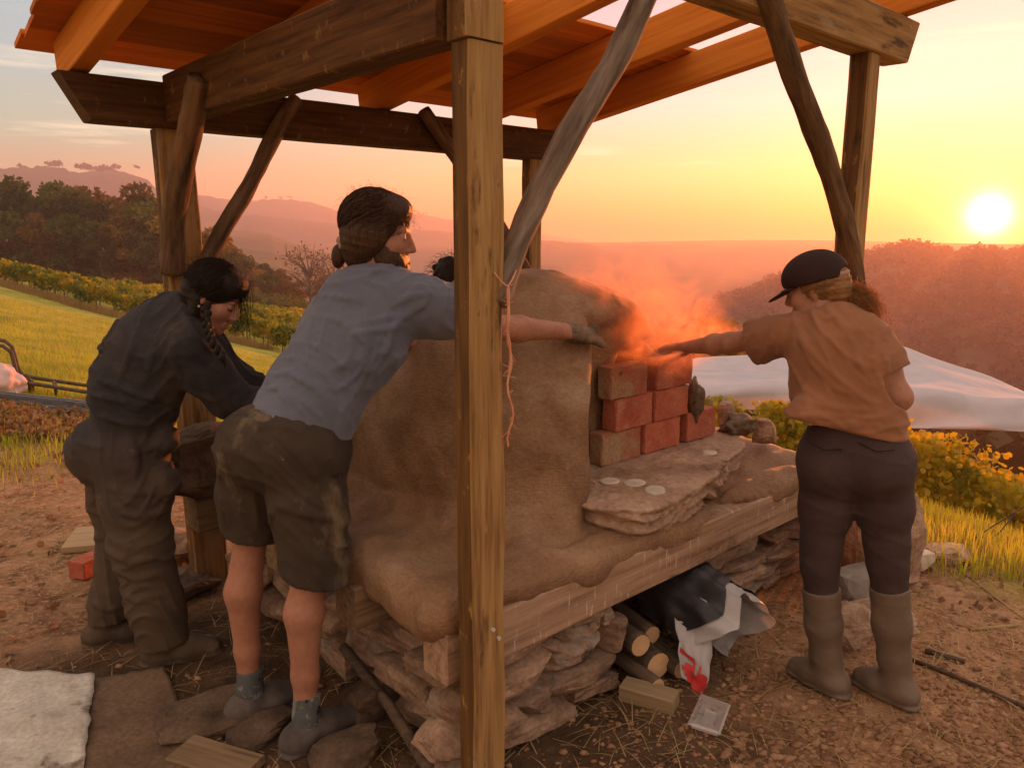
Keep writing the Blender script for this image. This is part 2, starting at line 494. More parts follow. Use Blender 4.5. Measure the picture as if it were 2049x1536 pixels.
WX = (0.5, 9, 9)                                       # grain along X
pmat('old_wood', [(0.045, 0.017, 0.005), (0.10, 0.040, 0.011), (0.15, 0.065, 0.018)], 5, WX, bump=0.5, bscale=22, bdist=0.004,
     spots=[((0.22, 0.125, 0.045), 12, 0.595, 0.09, (2.2, 1.6, 1.6)), ((0.016, 0.009, 0.005), 3, 0.60, 0.12, (1, 1, 1))], rnd=0.12)
pmat('post_wood', [(0.17, 0.085, 0.028), (0.33, 0.185, 0.066), (0.42, 0.255, 0.10)], 5, WX, bump=0.5, bscale=26, bdist=0.003,
     spots=[((0.50, 0.30, 0.10), 15, 0.645, 0.08, (0.9, 3.2, 3.2)), ((0.34, 0.25, 0.16), 3, 0.54, 0.14, (0.7, 2.0, 2.0)), ((0.075, 0.036, 0.016), 5, 0.58, 0.10, (0.5, 2.4, 2.4)), ((0.05, 0.026, 0.014), 11, 0.68, 0.04, (0.8, 1.4, 1.4))], rnd=0.1)
pmat('dark_face', [(0.06, 0.027, 0.009), (0.13, 0.062, 0.018), (0.18, 0.09, 0.028)], 5, WX, bump=0.6, bscale=24, bdist=0.004, spots=[((0.36, 0.20, 0.055), 9, 0.60, 0.08, (1.2, 2.6, 2.6)), ((0.03, 0.014, 0.006), 5, 0.6, 0.1, (0.8, 1.5, 1.5))], rnd=0.1)
pmat('pine', [(0.52, 0.15, 0.012), (0.64, 0.21, 0.022), (0.70, 0.26, 0.035)], 4, (0.35, 10, 10), bump=0.15, bscale=30, bdist=0.002,
     spots=[((0.26, 0.10, 0.03), 9, 0.70, 0.05, (1.0, 2.0, 2.0))], rnd=0.12)
pmat('board_wood', [(0.44, 0.105, 0.008), (0.55, 0.15, 0.014), (0.62, 0.20, 0.024)], 4, (0.35, 10, 10), bump=0.2, bscale=30, bdist=0.002, rnd=0.35)
pmat('bark_log', [(0.05, 0.026, 0.014), (0.13, 0.075, 0.04), (0.21, 0.13, 0.08)], 6, (0.7, 5, 5), bump=0.8, bscale=14, bdist=0.008,
     spots=[((0.26, 0.12, 0.05), 3, 0.58, 0.15, (0.5, 2, 2))], rnd=0.15)
pmat('grey_log', [(0.09, 0.06, 0.042), (0.19, 0.14, 0.105), (0.30, 0.235, 0.185)], 6, (0.7, 6, 6), bump=0.9, bscale=14, bdist=0.008,
     spots=[((0.11, 0.05, 0.025), 3, 0.60, 0.12, (0.5, 2, 2))], rnd=0.12)
pmat('base_beam', [(0.22, 0.125, 0.072), (0.37, 0.23, 0.145), (0.47, 0.315, 0.21)], 4, (0.5, 8, 8), bump=0.7, bscale=20, bdist=0.005,
     spots=[((0.56, 0.45, 0.35), 14, 0.60, 0.05, (4.0, 1.0, 0.6)), ((0.15, 0.085, 0.05), 3.2, 0.58, 0.1, (1, 2, 2)), ((0.10, 0.055, 0.03), 9, 0.68, 0.04, (1, 1.5, 1.5))], rnd=0.1)
pmat('old_sleeper', [(0.12, 0.075, 0.040), (0.22, 0.14, 0.075), (0.28, 0.19, 0.11)], 5, (0.5, 8, 8), bump=0.5, bscale=20, bdist=0.004, rnd=0.15)
pmat('clay', [(0.18, 0.092, 0.044), (0.27, 0.152, 0.080), (0.38, 0.24, 0.145)], 2.2, (1, 1, 1), bump=0.8, bscale=24, bdist=0.018, rough=0.72,
     spots=[((0.42, 0.31, 0.215), 1.6, 0.58, 0.16, (1, 1, 1.6)), ((0.13, 0.085, 0.05), 1.1, 0.60, 0.14, (1, 1, 0.8)), ((0.075, 0.045, 0.025), 34, 0.69, 0.04, (1, 1, 1)), ((0.52, 0.42, 0.30), 30, 0.70, 0.04, (1, 3, 3))],
     fine=(70, 0.16), bump2=(42, 0.5, (1, 1, 4)), rnd=0)
pmat('stone', [(0.14, 0.088, 0.058), (0.30, 0.19, 0.125), (0.46, 0.31, 0.21)], 5, (1, 1, 1.5), bump=0.9, bscale=14, bdist=0.02, rough=0.9,
     spots=[((0.30, 0.27, 0.23), 3, 0.56, 0.12, (1, 1, 1)), ((0.06, 0.042, 0.03), 5, 0.63, 0.06, (1, 1, 1)), ((0.50, 0.42, 0.34), 12, 0.68, 0.06, (1, 1, 1))], fine=(60, 0.2), rnd=0.28)
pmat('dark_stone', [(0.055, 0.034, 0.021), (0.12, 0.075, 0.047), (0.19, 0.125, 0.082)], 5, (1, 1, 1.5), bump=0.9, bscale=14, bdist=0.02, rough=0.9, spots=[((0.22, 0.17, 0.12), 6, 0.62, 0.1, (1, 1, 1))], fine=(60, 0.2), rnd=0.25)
pmat('hearth_rock', [(0.26, 0.155, 0.10), (0.40, 0.265, 0.18), (0.50, 0.35, 0.25)], 4, (1, 1, 2.5), bump=1.0, bscale=12, bdist=0.02, rough=0.92,
     spots=[((0.16, 0.09, 0.055), 5, 0.60, 0.10, (1, 1, 1.5)), ((0.52, 0.42, 0.33), 9, 0.66, 0.08, (1, 1, 1))], fine=(55, 0.2), rnd=0.05)
pmat('brick', [(0.34, 0.085, 0.045), (0.44, 0.125, 0.07), (0.50, 0.17, 0.10)], 6, (1, 1, 1), bump=0.4, bscale=50, bdist=0.004, rough=0.9,
     spots=[((0.10, 0.055, 0.035), 15, 0.645, 0.05, (1, 1, 1)), ((0.46, 0.29, 0.20), 7, 0.58, 0.15, (1, 1, 1)), ((0.30, 0.21, 0.14), 5, 0.60, 0.10, (1, 1, 2))], fine=(90, 0.22), rnd=0.12)
pmat('muddy_brick', [(0.34, 0.10, 0.055), (0.32, 0.155, 0.085), (0.34, 0.235, 0.135)], 4, (1, 1, 1), stops=[0.44, 0.53, 0.62], bump=0.6, bscale=40, bdist=0.006, rough=0.92,
     spots=[((0.12, 0.075, 0.045), 12, 0.64, 0.06, (1, 1, 1))], fine=(80, 0.2), rnd=0.1)
pmat('pale_disc', [(0.42, 0.36, 0.28), (0.60, 0.53, 0.43)], 20, bump=0.5, bscale=50, bdist=0.003, spots=[((0.25, 0.19, 0.13), 40, 0.66, 0.05, (1, 1, 1))], rnd=0.1)
pmat('mud', [(0.07, 0.045, 0.028), (0.15, 0.105, 0.068), (0.22, 0.16, 0.105)], 18, bump=1.0, bscale=40, bdist=0.01, rough=0.75, rnd=0.1)
pmat('skin', [(0.33, 0.145, 0.09), (0.41, 0.195, 0.125)], 9, bump=0.12, bscale=120, bdist=0.001, rough=0.55, sss=0.12, rnd=0, spec=0.35, fine=(45, 0.10), spots=[((0.30, 0.155, 0.10), 7, 0.60, 0.16, (1, 1, 1)), ((0.20, 0.12, 0.075), 14, 0.68, 0.08, (1, 1, 1))])
pmat('hair_dark', [(0.008, 0.005, 0.003), (0.022, 0.012, 0.008)], 20, (6, 6, 1), bump=0.8, bscale=60, bdist=0.004, rough=0.6, rnd=0, spec=0.2)
pmat('hair_brown', [(0.030, 0.013, 0.006), (0.10, 0.042, 0.017)], 20, (6, 6, 1), bump=0.8, bscale=60, bdist=0.004, rough=0.45, rnd=0, spec=0.45, transl=((3.0, 1.6, 0.9), 0.25))
pmat('hair_blond', [(0.30, 0.16, 0.06), (0.58, 0.35, 0.15)], 20, (1, 6, 6), bump=0.8, bscale=60, bdist=0.004, rough=0.45, rnd=0, spec=0.45, transl=((1.8, 1.5, 1.1), 0.55))
pmat('tee_blue', [(0.105, 0.118, 0.165), (0.138, 0.152, 0.205)], 5, bump=0.25, bscale=180, bdist=0.0012, rough=0.9, sheen=0.15, rnd=0)
pmat('tee_rust', [(0.25, 0.105, 0.052), (0.32, 0.142, 0.072)], 5, bump=0.25, bscale=180, bdist=0.0012, rough=0.9, sheen=0.15, rnd=0, transl=((1.1, 1.0, 0.9), 0.06))
pmat('shorts_cloth', [(0.038, 0.026, 0.018), (0.060, 0.042, 0.029)], 7, bump=0.4, bscale=160, bdist=0.0015, rough=0.9, rnd=0,
     spots=[((0.17, 0.125, 0.072), 4.2, 0.565, 0.14, (1.4, 1.4, 0.9)), ((0.22, 0.165, 0.10), 16, 0.66, 0.08, (1, 1, 1))])
pmat('coverall_cloth', [(0.024, 0.022, 0.026), (0.042, 0.037, 0.039)], 6, bump=0.4, bscale=150, bdist=0.0015, rough=0.88, rnd=0,
     spots=[((0.10, 0.072, 0.045), 4.5, 0.55, 0.2, (1, 1, 0.9)), ((0.15, 0.115, 0.08), 13, 0.64, 0.10, (1, 1, 1))])
pmat('jeans', [(0.042, 0.026, 0.026), (0.062, 0.040, 0.038)], 7, bump=0.3, bscale=200, bdist=0.001, rough=0.85, rnd=0, fine=(160, 0.15))
pmat('rubber_boot', [(0.115, 0.082, 0.058), (0.165, 0.122, 0.09)], 6, bump=0.2, bscale=30, bdist=0.003, rough=0.55, rnd=0, spots=[((0.24, 0.17, 0.115), 5, 0.58, 0.15, (1, 1, 1))])
pmat('work_boot', [(0.045, 0.03, 0.02), (0.12, 0.082, 0.052)], 9, bump=0.5, bscale=40, bdist=0.004, rough=0.8, rnd=0.1, spots=[((0.20, 0.145, 0.095), 6, 0.60, 0.12, (1, 1, 1))])
pmat('shoe_grey', [(0.055, 0.045, 0.042), (0.15, 0.12, 0.105)], 9, bump=0.5, bscale=60, bdist=0.004, rough=0.8, rnd=0.1)
pmat('cap_cloth', [(0.022, 0.010, 0.010), (0.034, 0.016, 0.015)], 9, bump=0.3, bscale=200, bdist=0.001, rough=0.85, rnd=0)
pmat('scrunchie_cloth', [(0.30, 0.17, 0.12), (0.42, 0.26, 0.19)], 30, bump=0.3, bscale=80, bdist=0.003, rnd=0)
pmat('lips', [(0.30, 0.10, 0.08), (0.34, 0.12, 0.10)], 30, bump=0, rough=0.4, rnd=0)
pmat('metal_brown', [(0.05, 0.035, 0.022), (0.12, 0.085, 0.05)], 20, bump=0.2, rough=0.6, rnd=0.05)
pmat('metal_dark', [(0.10, 0.10, 0.11), (0.20, 0.20, 0.21)], 14, (0.4, 6, 6), bump=0.2, rough=0.35, rnd=0.15, spec=0.6)
pmat('screw_metal', [(0.45, 0.42, 0.38), (0.6, 0.56, 0.5)], 40, bump=0, rough=0.3, rnd=0)
pmat('black_metal', [(0.012, 0.012, 0.013), (0.02, 0.02, 0.02)], 10, bump=0, rough=0.5, rnd=0)
pmat('pink_cloth', [(0.60, 0.40, 0.38), (0.68, 0.48, 0.45)], 10, bump=0.3, bscale=40, rnd=0)
pmat('tarp', [(0.66, 0.64, 0.70), (0.74, 0.72, 0.78)], 3, bump=0.2, bscale=4, bdist=0.03, rough=0.95, spec=0.1, rnd=0, transl=((1.0, 0.95, 0.95), 0.42))
pmat('white_sheet', [(0.42, 0.36, 0.30), (0.60, 0.55, 0.48)], 5, bump=0.5, bscale=9, bdist=0.01, rough=0.7, rnd=0, spots=[((0.17, 0.12, 0.08), 7, 0.57, 0.10, (1, 1, 1))], fine=(60, 0.2))
pmat('brown_mat', [(0.11, 0.065, 0.038), (0.19, 0.118, 0.072)], 5, bump=0.6, bscale=20, bdist=0.008, rough=0.9, rnd=0.1, fine=(60, 0.25))
pmat('sack_white', [(0.42, 0.40, 0.40), (0.55, 0.53, 0.52)], 5, bump=0.4, bscale=12, bdist=0.01, rough=0.5, rnd=0, transl=((1, 1, 1), 0.15))
pmat('sack_black', [(0.012, 0.012, 0.014), (0.03, 0.03, 0.034)], 6, bump=0.5, bscale=16, bdist=0.01, rough=0.38, rnd=0, spec=0.5)
pmat('sack_red', [(0.50, 0.03, 0.03), (0.58, 0.05, 0.05)], 6, bump=0.2, rough=0.5, rnd=0)
pmat('firewood', [(0.055, 0.035, 0.024), (0.14, 0.095, 0.062)], 6, (0.5, 7, 7), bump=0.7, bscale=14, bdist=0.006, rnd=0.3)
pmat('cut_wood', [(0.50, 0.30, 0.16), (0.60, 0.39, 0.22)], 12, bump=0.2, rnd=0.1)
pmat('lumber', [(0.26, 0.18, 0.10), (0.40, 0.29, 0.165)], 5, (0.4, 9, 9), bump=0.4, bscale=20, bdist=0.003, rnd=0.15)
pmat('concrete', [(0.17, 0.14, 0.12), (0.27, 0.23, 0.20)], 9, bump=0.5, bscale=40, bdist=0.005, rnd=0.15)
pmat('string_fibre', [(0.55, 0.20, 0.12), (0.66, 0.34, 0.20)], 30, bump=0, rnd=0)
pmat('straw_fibre', [(0.30, 0.20, 0.09), (0.52, 0.38, 0.18)], 3, bump=0, rnd=0, transl=((1.2, 1.0, 0.7), 0.25))
pmat('dead_leaf', [(0.12, 0.066, 0.034), (0.25, 0.15, 0.08), (0.36, 0.24, 0.14)], 6, bump=0, rnd=0, transl=((1.3, 0.9, 0.6), 0.3))
pmat('pebble', [(0.12, 0.06, 0.032), (0.26, 0.14, 0.075), (0.40, 0.235, 0.14)], 9, rough=0.9, spec=0.15, bump=0.4, bscale=60, bdist=0.003, rnd=0)
pmat('grass_blade', [(0.16, 0.23, 0.022), (0.36, 0.37, 0.04), (0.54, 0.46, 0.075)], 1.2, bump=0, rnd=0, transl=((1.5, 1.5, 0.6), 0.45), rough=0.6)
pmat('dry_grass', [(0.20, 0.13, 0.055), (0.38, 0.26, 0.12)], 2, bump=0, rnd=0, transl=((1.3, 1.1, 0.7), 0.4))
pmat('vine_leaf', [(0.05, 0.10, 0.010), (0.13, 0.17, 0.014), (0.32, 0.27, 0.02), (0.46, 0.32, 0.03)], 0.9, stops=[0.36, 0.48, 0.60, 0.72], detail=9.0, bump=0, rnd=0.12, transl=((1.5, 1.4, 0.7), 0.45), rough=0.55)
pmat('vine_leaf_gold', [(0.10, 0.13, 0.012), (0.30, 0.25, 0.02), (0.50, 0.36, 0.03), (0.58, 0.38, 0.04)], 0.9, stops=[0.34, 0.45, 0.56, 0.68], detail=9.0, bump=0, rnd=0.12, transl=((1.5, 1.4, 0.7), 0.5), rough=0.55)
pmat('vine_wood', [(0.04, 0.028, 0.02), (0.09, 0.065, 0.045)], 8, bump=0.4, rnd=0.2)
pmat('vine_post', [(0.22, 0.19, 0.16), (0.34, 0.30, 0.26)], 8, bump=0.3, rnd=0.2)
pmat('leaf_green', [(0.030, 0.050, 0.010), (0.065, 0.085, 0.016), (0.12, 0.12, 0.025)], 0.25, bump=0, rnd=0.3, transl=((1.5, 1.4, 0.7), 0.35))
pmat('leaf_autumn', [(0.075, 0.055, 0.016), (0.15, 0.095, 0.025), (0.22, 0.125, 0.035)], 0.25, bump=0, rnd=0.3, transl=((1.5, 1.2, 0.7), 0.35))
pmat('leaf_yellow', [(0.12, 0.10, 0.018), (0.26, 0.17, 0.025), (0.36, 0.21, 0.03)], 0.3, bump=0, rnd=0.25, transl=((1.5, 1.2, 0.7), 0.35))
pmat('tree_bark', [(0.05, 0.036, 0.026), (0.11, 0.08, 0.058)], 4, bump=0.3, rnd=0.2)
pmat('forest', [(0.022, 0.026, 0.010), (0.045, 0.040, 0.014), (0.085, 0.055, 0.02)], 0.06, bump=0, rnd=0, transl=((1.4, 1.2, 0.7), 0.3))
pmat('far_forest', [(0.035, 0.045, 0.022), (0.06, 0.065, 0.03)], 0.02, bump=0.0, rnd=0)

def stain_below(m, z, soft, col, amount):
    nt = m.node_tree; L = nt.links.new; bs = [n for n in nt.nodes if n.type == 'BSDF_PRINCIPLED'][0]
    src = bs.inputs['Base Color'].links[0].from_socket
    tc = nt.nodes.new('ShaderNodeTexCoord'); sp = nt.nodes.new('ShaderNodeSeparateXYZ'); L(tc.outputs['Object'], sp.inputs[0])
    nz = N(nt, 'ShaderNodeTexNoise', Scale=5.0, Detail=6.0); L(tc.outputs['Object'], nz.inputs['Vector'])
    h = mth(nt, 'ADD', sp.outputs[2], mth(nt, 'MULTIPLY', mth(nt, 'SUBTRACT', nz.outputs['Fac'], 0.5), 0.7))
    k = N(nt, 'ShaderNodeMapRange'); L(h, k.inputs[0]); k.inputs[1].default_value = z + soft; k.inputs[2].default_value = z - soft; k.inputs[4].default_value = amount
    L(mixc(nt, k.outputs[0], src, col), bs.inputs['Base Color'])
stain_below(MAT['coverall_cloth'], 0.80, 0.25, (0.095, 0.062, 0.036), 0.75)

def terrain_mat():
    m = bpy.data.materials.new('ground_soil'); m.use_nodes = True; nt = m.node_tree; L = nt.links.new
    bs = nt.nodes['Principled BSDF']; bs.inputs['Roughness'].default_value = 0.92; bs.inputs['Specular IOR Level'].default_value = 0.15
    tc = nt.nodes.new('ShaderNodeTexCoord'); P = tc.outputs['Object']
    def nz(sc, det=8.0, st=(1, 1, 1)):
        mp = nt.nodes.new('ShaderNodeMapping'); mp.inputs['Scale'].default_value = st; L(P, mp.inputs[0])
        n = N(nt, 'ShaderNodeTexNoise', Scale=sc, Detail=det, Roughness=0.65); L(mp.outputs[0], n.inputs['Vector']); return n.outputs['Fac']
    soil = ramp(nt, [(0.3, (0.18, 0.085, 0.04)), (0.5, (0.36, 0.19, 0.098)), (0.7, (0.50, 0.285, 0.16))], nz(5)).outputs[0]
    soil = mixc(nt, ramp(nt, [(0.55, (0, 0, 0)), (0.68, (1, 1, 1))], nz(14)).outputs[0], soil, (0.11, 0.058, 0.03))
    soil = mixc(nt, ramp(nt, [(0.56, (0, 0, 0)), (0.62, (1, 1, 1))], nz(40, 4)).outputs[0], soil, (0.50, 0.31, 0.19))
    grass = ramp(nt, [(0.3, (0.15, 0.17, 0.02)), (0.5, (0.31, 0.29, 0.036)), (0.7, (0.46, 0.37, 0.07))], nz(1.3)).outputs[0]
    # trodden earth round the oven gives way to grass
    vl = N(nt, 'ShaderNodeVectorMath', operation='SUBTRACT'); L(P, vl.inputs[0]); vl.inputs[1].default_value = (-1.2, 2.0, 0)
    sc = N(nt, 'ShaderNodeVectorMath', operation='MULTIPLY'); L(vl.outputs[0], sc.inputs[0]); sc.inputs[1].default_value = (1.0, 0.85, 0)
    ln = N(nt, 'ShaderNodeVectorMath', operation='LENGTH'); L(sc.outputs[0], ln.inputs[0])
    e = mth(nt, 'ADD', ln.outputs['Value'], mth(nt, 'MULTIPLY', mth(nt, 'SUBTRACT', nz(1.6), 0.5), 1.6))
    k = N(nt, 'ShaderNodeMapRange', interpolation_type='SMOOTHSTEP'); L(e, k.inputs[0]); k.inputs[1].default_value = 3.5; k.inputs[2].default_value = 4.5
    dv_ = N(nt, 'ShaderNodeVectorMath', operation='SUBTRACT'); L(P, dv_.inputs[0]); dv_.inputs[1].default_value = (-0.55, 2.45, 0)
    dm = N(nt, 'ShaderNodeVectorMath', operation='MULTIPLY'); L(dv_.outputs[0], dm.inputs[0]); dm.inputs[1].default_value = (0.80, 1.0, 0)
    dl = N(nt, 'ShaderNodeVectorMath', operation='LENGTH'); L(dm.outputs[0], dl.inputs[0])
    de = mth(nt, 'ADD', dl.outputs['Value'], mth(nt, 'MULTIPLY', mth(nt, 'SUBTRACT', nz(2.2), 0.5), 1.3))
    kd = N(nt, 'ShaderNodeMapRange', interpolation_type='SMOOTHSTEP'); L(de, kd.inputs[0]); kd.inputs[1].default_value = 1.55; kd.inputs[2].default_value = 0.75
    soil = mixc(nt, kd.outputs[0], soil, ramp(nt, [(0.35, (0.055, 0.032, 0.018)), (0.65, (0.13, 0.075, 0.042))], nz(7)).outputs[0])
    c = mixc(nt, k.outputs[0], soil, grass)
    k3 = N(nt, 'ShaderNodeMapRange', interpolation_type='SMOOTHSTEP'); L(ln.outputs['Value'], k3.inputs[0]); k3.inputs[1].default_value = 70; k3.inputs[2].default_value = 120
    c = mixc(nt, k3.outputs[0], c, ramp(nt, [(0.4, (0.035, 0.04, 0.016)), (0.6, (0.085, 0.075, 0.03))], nz(0.02)).outputs[0])
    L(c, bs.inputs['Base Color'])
    b = N(nt, 'ShaderNodeBump', Strength=0.9, Distance=0.03); L(mth(nt, 'ADD', nz(16), mth(nt, 'MULTIPLY', nz(60, 5), 0.4)), b.inputs['Height']); L(b.outputs[0], bs.inputs['Normal'])
    MAT['ground'] = m
terrain_mat()

# ------------------------------------------------------------------ terrain
def softp(x, w): return w * np.logaddexp(0.0, x / w)
def wav(x, y, f, ph): return np.sin(x * f + ph) * np.cos(y * f * 1.13 - ph * 1.7)
def hgt(x, y):
    x = np.asarray(x, float); y = np.asarray(y, float)
    q = 0.95 * x + 0.30 * y
    drop = 0.55 * softp(q - 4.1, 0.45) - 0.33 * softp(q - 7.0, 0.6); drop = 44 * (1 - np.exp(-drop / 44))
    fwd = 0.179 * softp(y - 6.0, 1.0); fwd = 34 * (1 - np.exp(-fwd / 34))
    rise = 0.222 * softp(-x - 3.4, 1.0); rise = 30 * (1 - np.exp(-rise / 30))
    z = rise - drop - fwd
    r = np.hypot(x, y)
    z = z + 0.018 * wav(x, y, 3.1, 0.4) * np.clip((r - 1) / 3, 0, 1) + 0.010 * wav(x, y, 7.3, 2.1) + 0.25 * wav(x, y, 0.21, 1.0) * np.clip((r - 8) / 30, 0, 1)
    far = np.clip((r - 260) / 500, 0, 1)
    z = z + far * far * (3 - 2 * far) * (16 * np.clip(0.52 + 0.48 * wav(x, y, 0.0075, 0.6), 0, 1) + 3 * wav(x, y, 0.03, 2.0))
    # the last ring of hills at the edge of the plain
    e = np.clip((r - 780) / 190, 0, 1)
    return z * (1 - e) + e * (-9.0 + 2.5 * wav(x, y, 0.011, 1.2))

def polar_sheet(name, rr, aa, hf, mat, closed=False):
    A, R_ = np.meshgrid(aa, rr)
    x, y = R_ * np.sin(A), R_ * np.cos(A)
    v = np.stack([x, y, hf(x, y)], -1).reshape(-1, 3)
    nr, na = len(rr), len(aa)
    i, j = np.meshgrid(np.arange(nr - 1), np.arange(na - 1 if not closed else na), indexing='ij')
    j2 = (j + 1) % na
    f = np.stack([i * na + j, i * na + j2, (i + 1) * na + j2, (i + 1) * na + j], -1).reshape(-1, 4)
    f = f[:, ::-1]
    return smooth(mesh_np(name, v, f))

aa = np.concatenate([np.linspace(-R(50), R(50), 560), np.linspace(R(50), R(310), 90)[1:-1]])
rr = np.concatenate([[0.02], np.geomspace(0.4, 1000, 190)])
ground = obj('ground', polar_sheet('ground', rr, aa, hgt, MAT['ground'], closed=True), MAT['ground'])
tag(ground, kind='structure')

# far hills to the west, seen through the evening haze
def hill_strip(name, prof, dist, depth, base, mat, seed):
    """long hill whose skyline follows prof (px, py of the ridge); its flanks run down to base before and behind"""
    xs = np.linspace(prof[0][0], prof[-1][0], 220)
    ys = np.interp(xs, [p[0] for p in prof], [p[1] for p in prof])
    rs = np.random.default_rng(seed)
    v = []; rows = [(-1.0, 0.0), (-0.72, 0.30), (-0.5, 0.52), (-0.3, 0.75), (-0.12, 0.94), (0.0, 1.0), (0.2, 0.85), (0.6, 0.3), (1.0, 0.0)]
    for a, hfrac in rows:
        for x_, y_ in zip(xs, ys):
            az = math.atan((x_ - 1024.5) / FOC / _c)
            d = dist + depth * a + 18 * math.sin(x_ * 0.021 + seed)
            zr = at(x_, y_, Y=dist * math.cos(az))[2]
            n_ = 0.06 * math.sin(x_ * 0.034 + a * 5 + seed) + 0.05 * math.sin(x_ * 0.081 - a * 9)
            z = base + (zr - base) * min(1.0, hfrac * (1 + (n_ if 0 < hfrac < 1 else 0)))
            if hfrac > 0.9: z += abs(zr - base) * 0.006 * rs.normal()
            v.append((d * math.sin(az), d * math.cos(az), z))
    n = len(xs); f = []
    for i in range(len(rows) - 1):
        for j in range(n - 1):
            f.append((i * n + j, i * n + j + 1, (i + 1) * n + j + 1, (i + 1) * n + j))
    return obj(name, smooth(mesh_np(name, np.array(v), np.array(f))), mat)

h1 = hill_strip('far_hill', [(-900, 400), (-500, 372), (-100, 348), (60, 340), (130, 333), (200, 345), (262, 334), (310, 352), (360, 385), (450, 420), (700, 450), (1000, 470)], 1020, 190, -60, MAT['far_forest'], 3)
h2 = hill_strip('far_hill', [(-500, 420), (200, 408), (400, 386), (470, 398), (520, 402), (590, 398), (640, 404), (690, 422), (740, 428), (800, 424), (845, 428), (895, 438), (960, 447), (1040, 462), (1120, 474), (1230, 492), (1400, 520)], 1400, 240, -70, MAT['far_forest'], 8)
h3 = hill_strip('far_hill', [(800, 560), (960, 500), (1080, 480), (1160, 486), (1240, 500), (1330, 510), (1420, 512), (1500, 522), (1700, 540), (1900, 560)], 800, 160, -70, MAT['far_forest'], 12)
h4 = hill_strip('far_hill', [(760, 640), (900, 560), (1080, 528), (1180, 536), (1270, 548), (1380, 552), (1500, 560), (1700, 590), (1900, 620)], 610, 110, -75, MAT['far_forest'], 21)
for h_ in (h1, h2, h3, h4): tag(h_, kind='structure')

# the wooded hill the sun sets behind
RIDGE = [(1180, 700), (1290, 655), (1370, 612), (1430, 582), (1500, 556), (1560, 538), (1640, 512), (1700, 490), (1745, 479), (1830, 477), (1900, 482), (1960, 484), (2049, 478), (2250, 470), (2600, 455), (3300, 470)]
HILL_D = 430.0
def hill_surface():
    xs = np.linspace(RIDGE[0][0], RIDGE[-1][0], 150); ys = np.interp(xs, [p[0] for p in RIDGE], [p[1] for p in RIDGE])
    rows = [(-0.62, 0.0), (-0.5, 0.22), (-0.36, 0.46), (-0.22, 0.70), (-0.10, 0.88), (0, 1), (0.12, 0.9), (0.3, 0.4), (0.42, 0.0)]
    v = []
    for a, hf in rows:
        for x_, y_ in zip(xs, ys):
            az = math.atan((x_ - 1024.5) / FOC / _c); d = HILL_D * (1 + a)
            zr = at(x_, y_, Y=HILL_D * math.cos(az))[2] - 5.0
            b = -66 if a < 0 else -60
            v.append((d * math.sin(az), d * math.cos(az), b + (zr - b) * hf + 1.6 * math.sin(x_ * 0.05 + a * 20)))
    return xs, ys, rows, np.array(v)
hx, hy, hrows, hv = hill_surface()
n_ = len(hx)
hf_ = [(i * n_ + j, i * n_ + j + 1, (i + 1) * n_ + j + 1, (i + 1) * n_ + j) for i in range(len(hrows) - 1) for j in range(n_ - 1)]
tag(obj('wooded_hill', smooth(mesh_np('wooded_hill', hv, np.array(hf_))), MAT['forest']), kind='structure')

def leaf_cloud(centres, radii, per, size, squash=0.8, seed=0, shell=0.55):
    """loose quads spread through blobs: foliage"""
    rs = np.random.default_rng(seed)
    C = np.repeat(np.asarray(centres, float), per, 0); Rr = np.repeat(np.asarray(radii, float), per, 0)
    n = len(C)
    d = rs.normal(size=(n, 3)); d /= np.linalg.norm(d, axis=1)[:, None]
    rad = (shell + (1 - shell) * rs.random(n)) ** 0.7
    d[:, 2] *= squash
    p = C + d * (Rr * rad)[:, None]
    a = rs.normal(size=(n, 3)); a /= np.linalg.norm(a, axis=1)[:, None]
    b = np.cross(a, rs.normal(size=(n, 3))); b /= np.linalg.norm(b, axis=1)[:, None]
    sz = (size if np.isscalar(size) else np.repeat(np.asarray(size, float), per)) * (0.6 + 0.8 * rs.random(n))
    a *= sz[:, None]; b *= (sz * 0.7)[:, None]
    v = np.stack([p - a, p - b * 0.9, p + a, p + b * 0.9], 1).reshape(-1, 3)
    return v, np.arange(4 * n).reshape(-1, 4)

def hill_forest():
    rs = np.random.default_rng(5); cs = []; rad = []
    nrow = len(hrows)
    for _ in range(3300):
        j = rs.random() * (n_ - 2); ii = rs.random() ** 0.75 * 5.15
        i0, j0 = int(ii), int(j); a, b = ii - i0, j - j0
        g = lambda i, j: hv[min(i, nrow - 1) * n_ + j]
        p = (g(i0, j0) * (1 - a) + g(i0 + 1, j0) * a) * (1 - b) + (g(i0, j0 + 1) * (1 - a) + g(i0 + 1, j0 + 1) * a) * b
        r_ = rs.uniform(1.7, 3.4)
        for _k in range(3):
            cs.append(p + np.array([rs.normal() * r_ * 0.45, rs.normal() * r_ * 0.45, r_ * rs.uniform(0.2, 0.9)])); rad.append(r_ * rs.uniform(0.5, 0.8))
    v, f = leaf_cloud(cs, rad, 22, 0.85, 0.95, 3, 0.5)
    o = obj('forest', mesh_np('forest', v, f), MAT['forest'])
    tag(o, 'hazy forest covering the hill under the setting sun', 'forest', kind='stuff')
hill_forest()

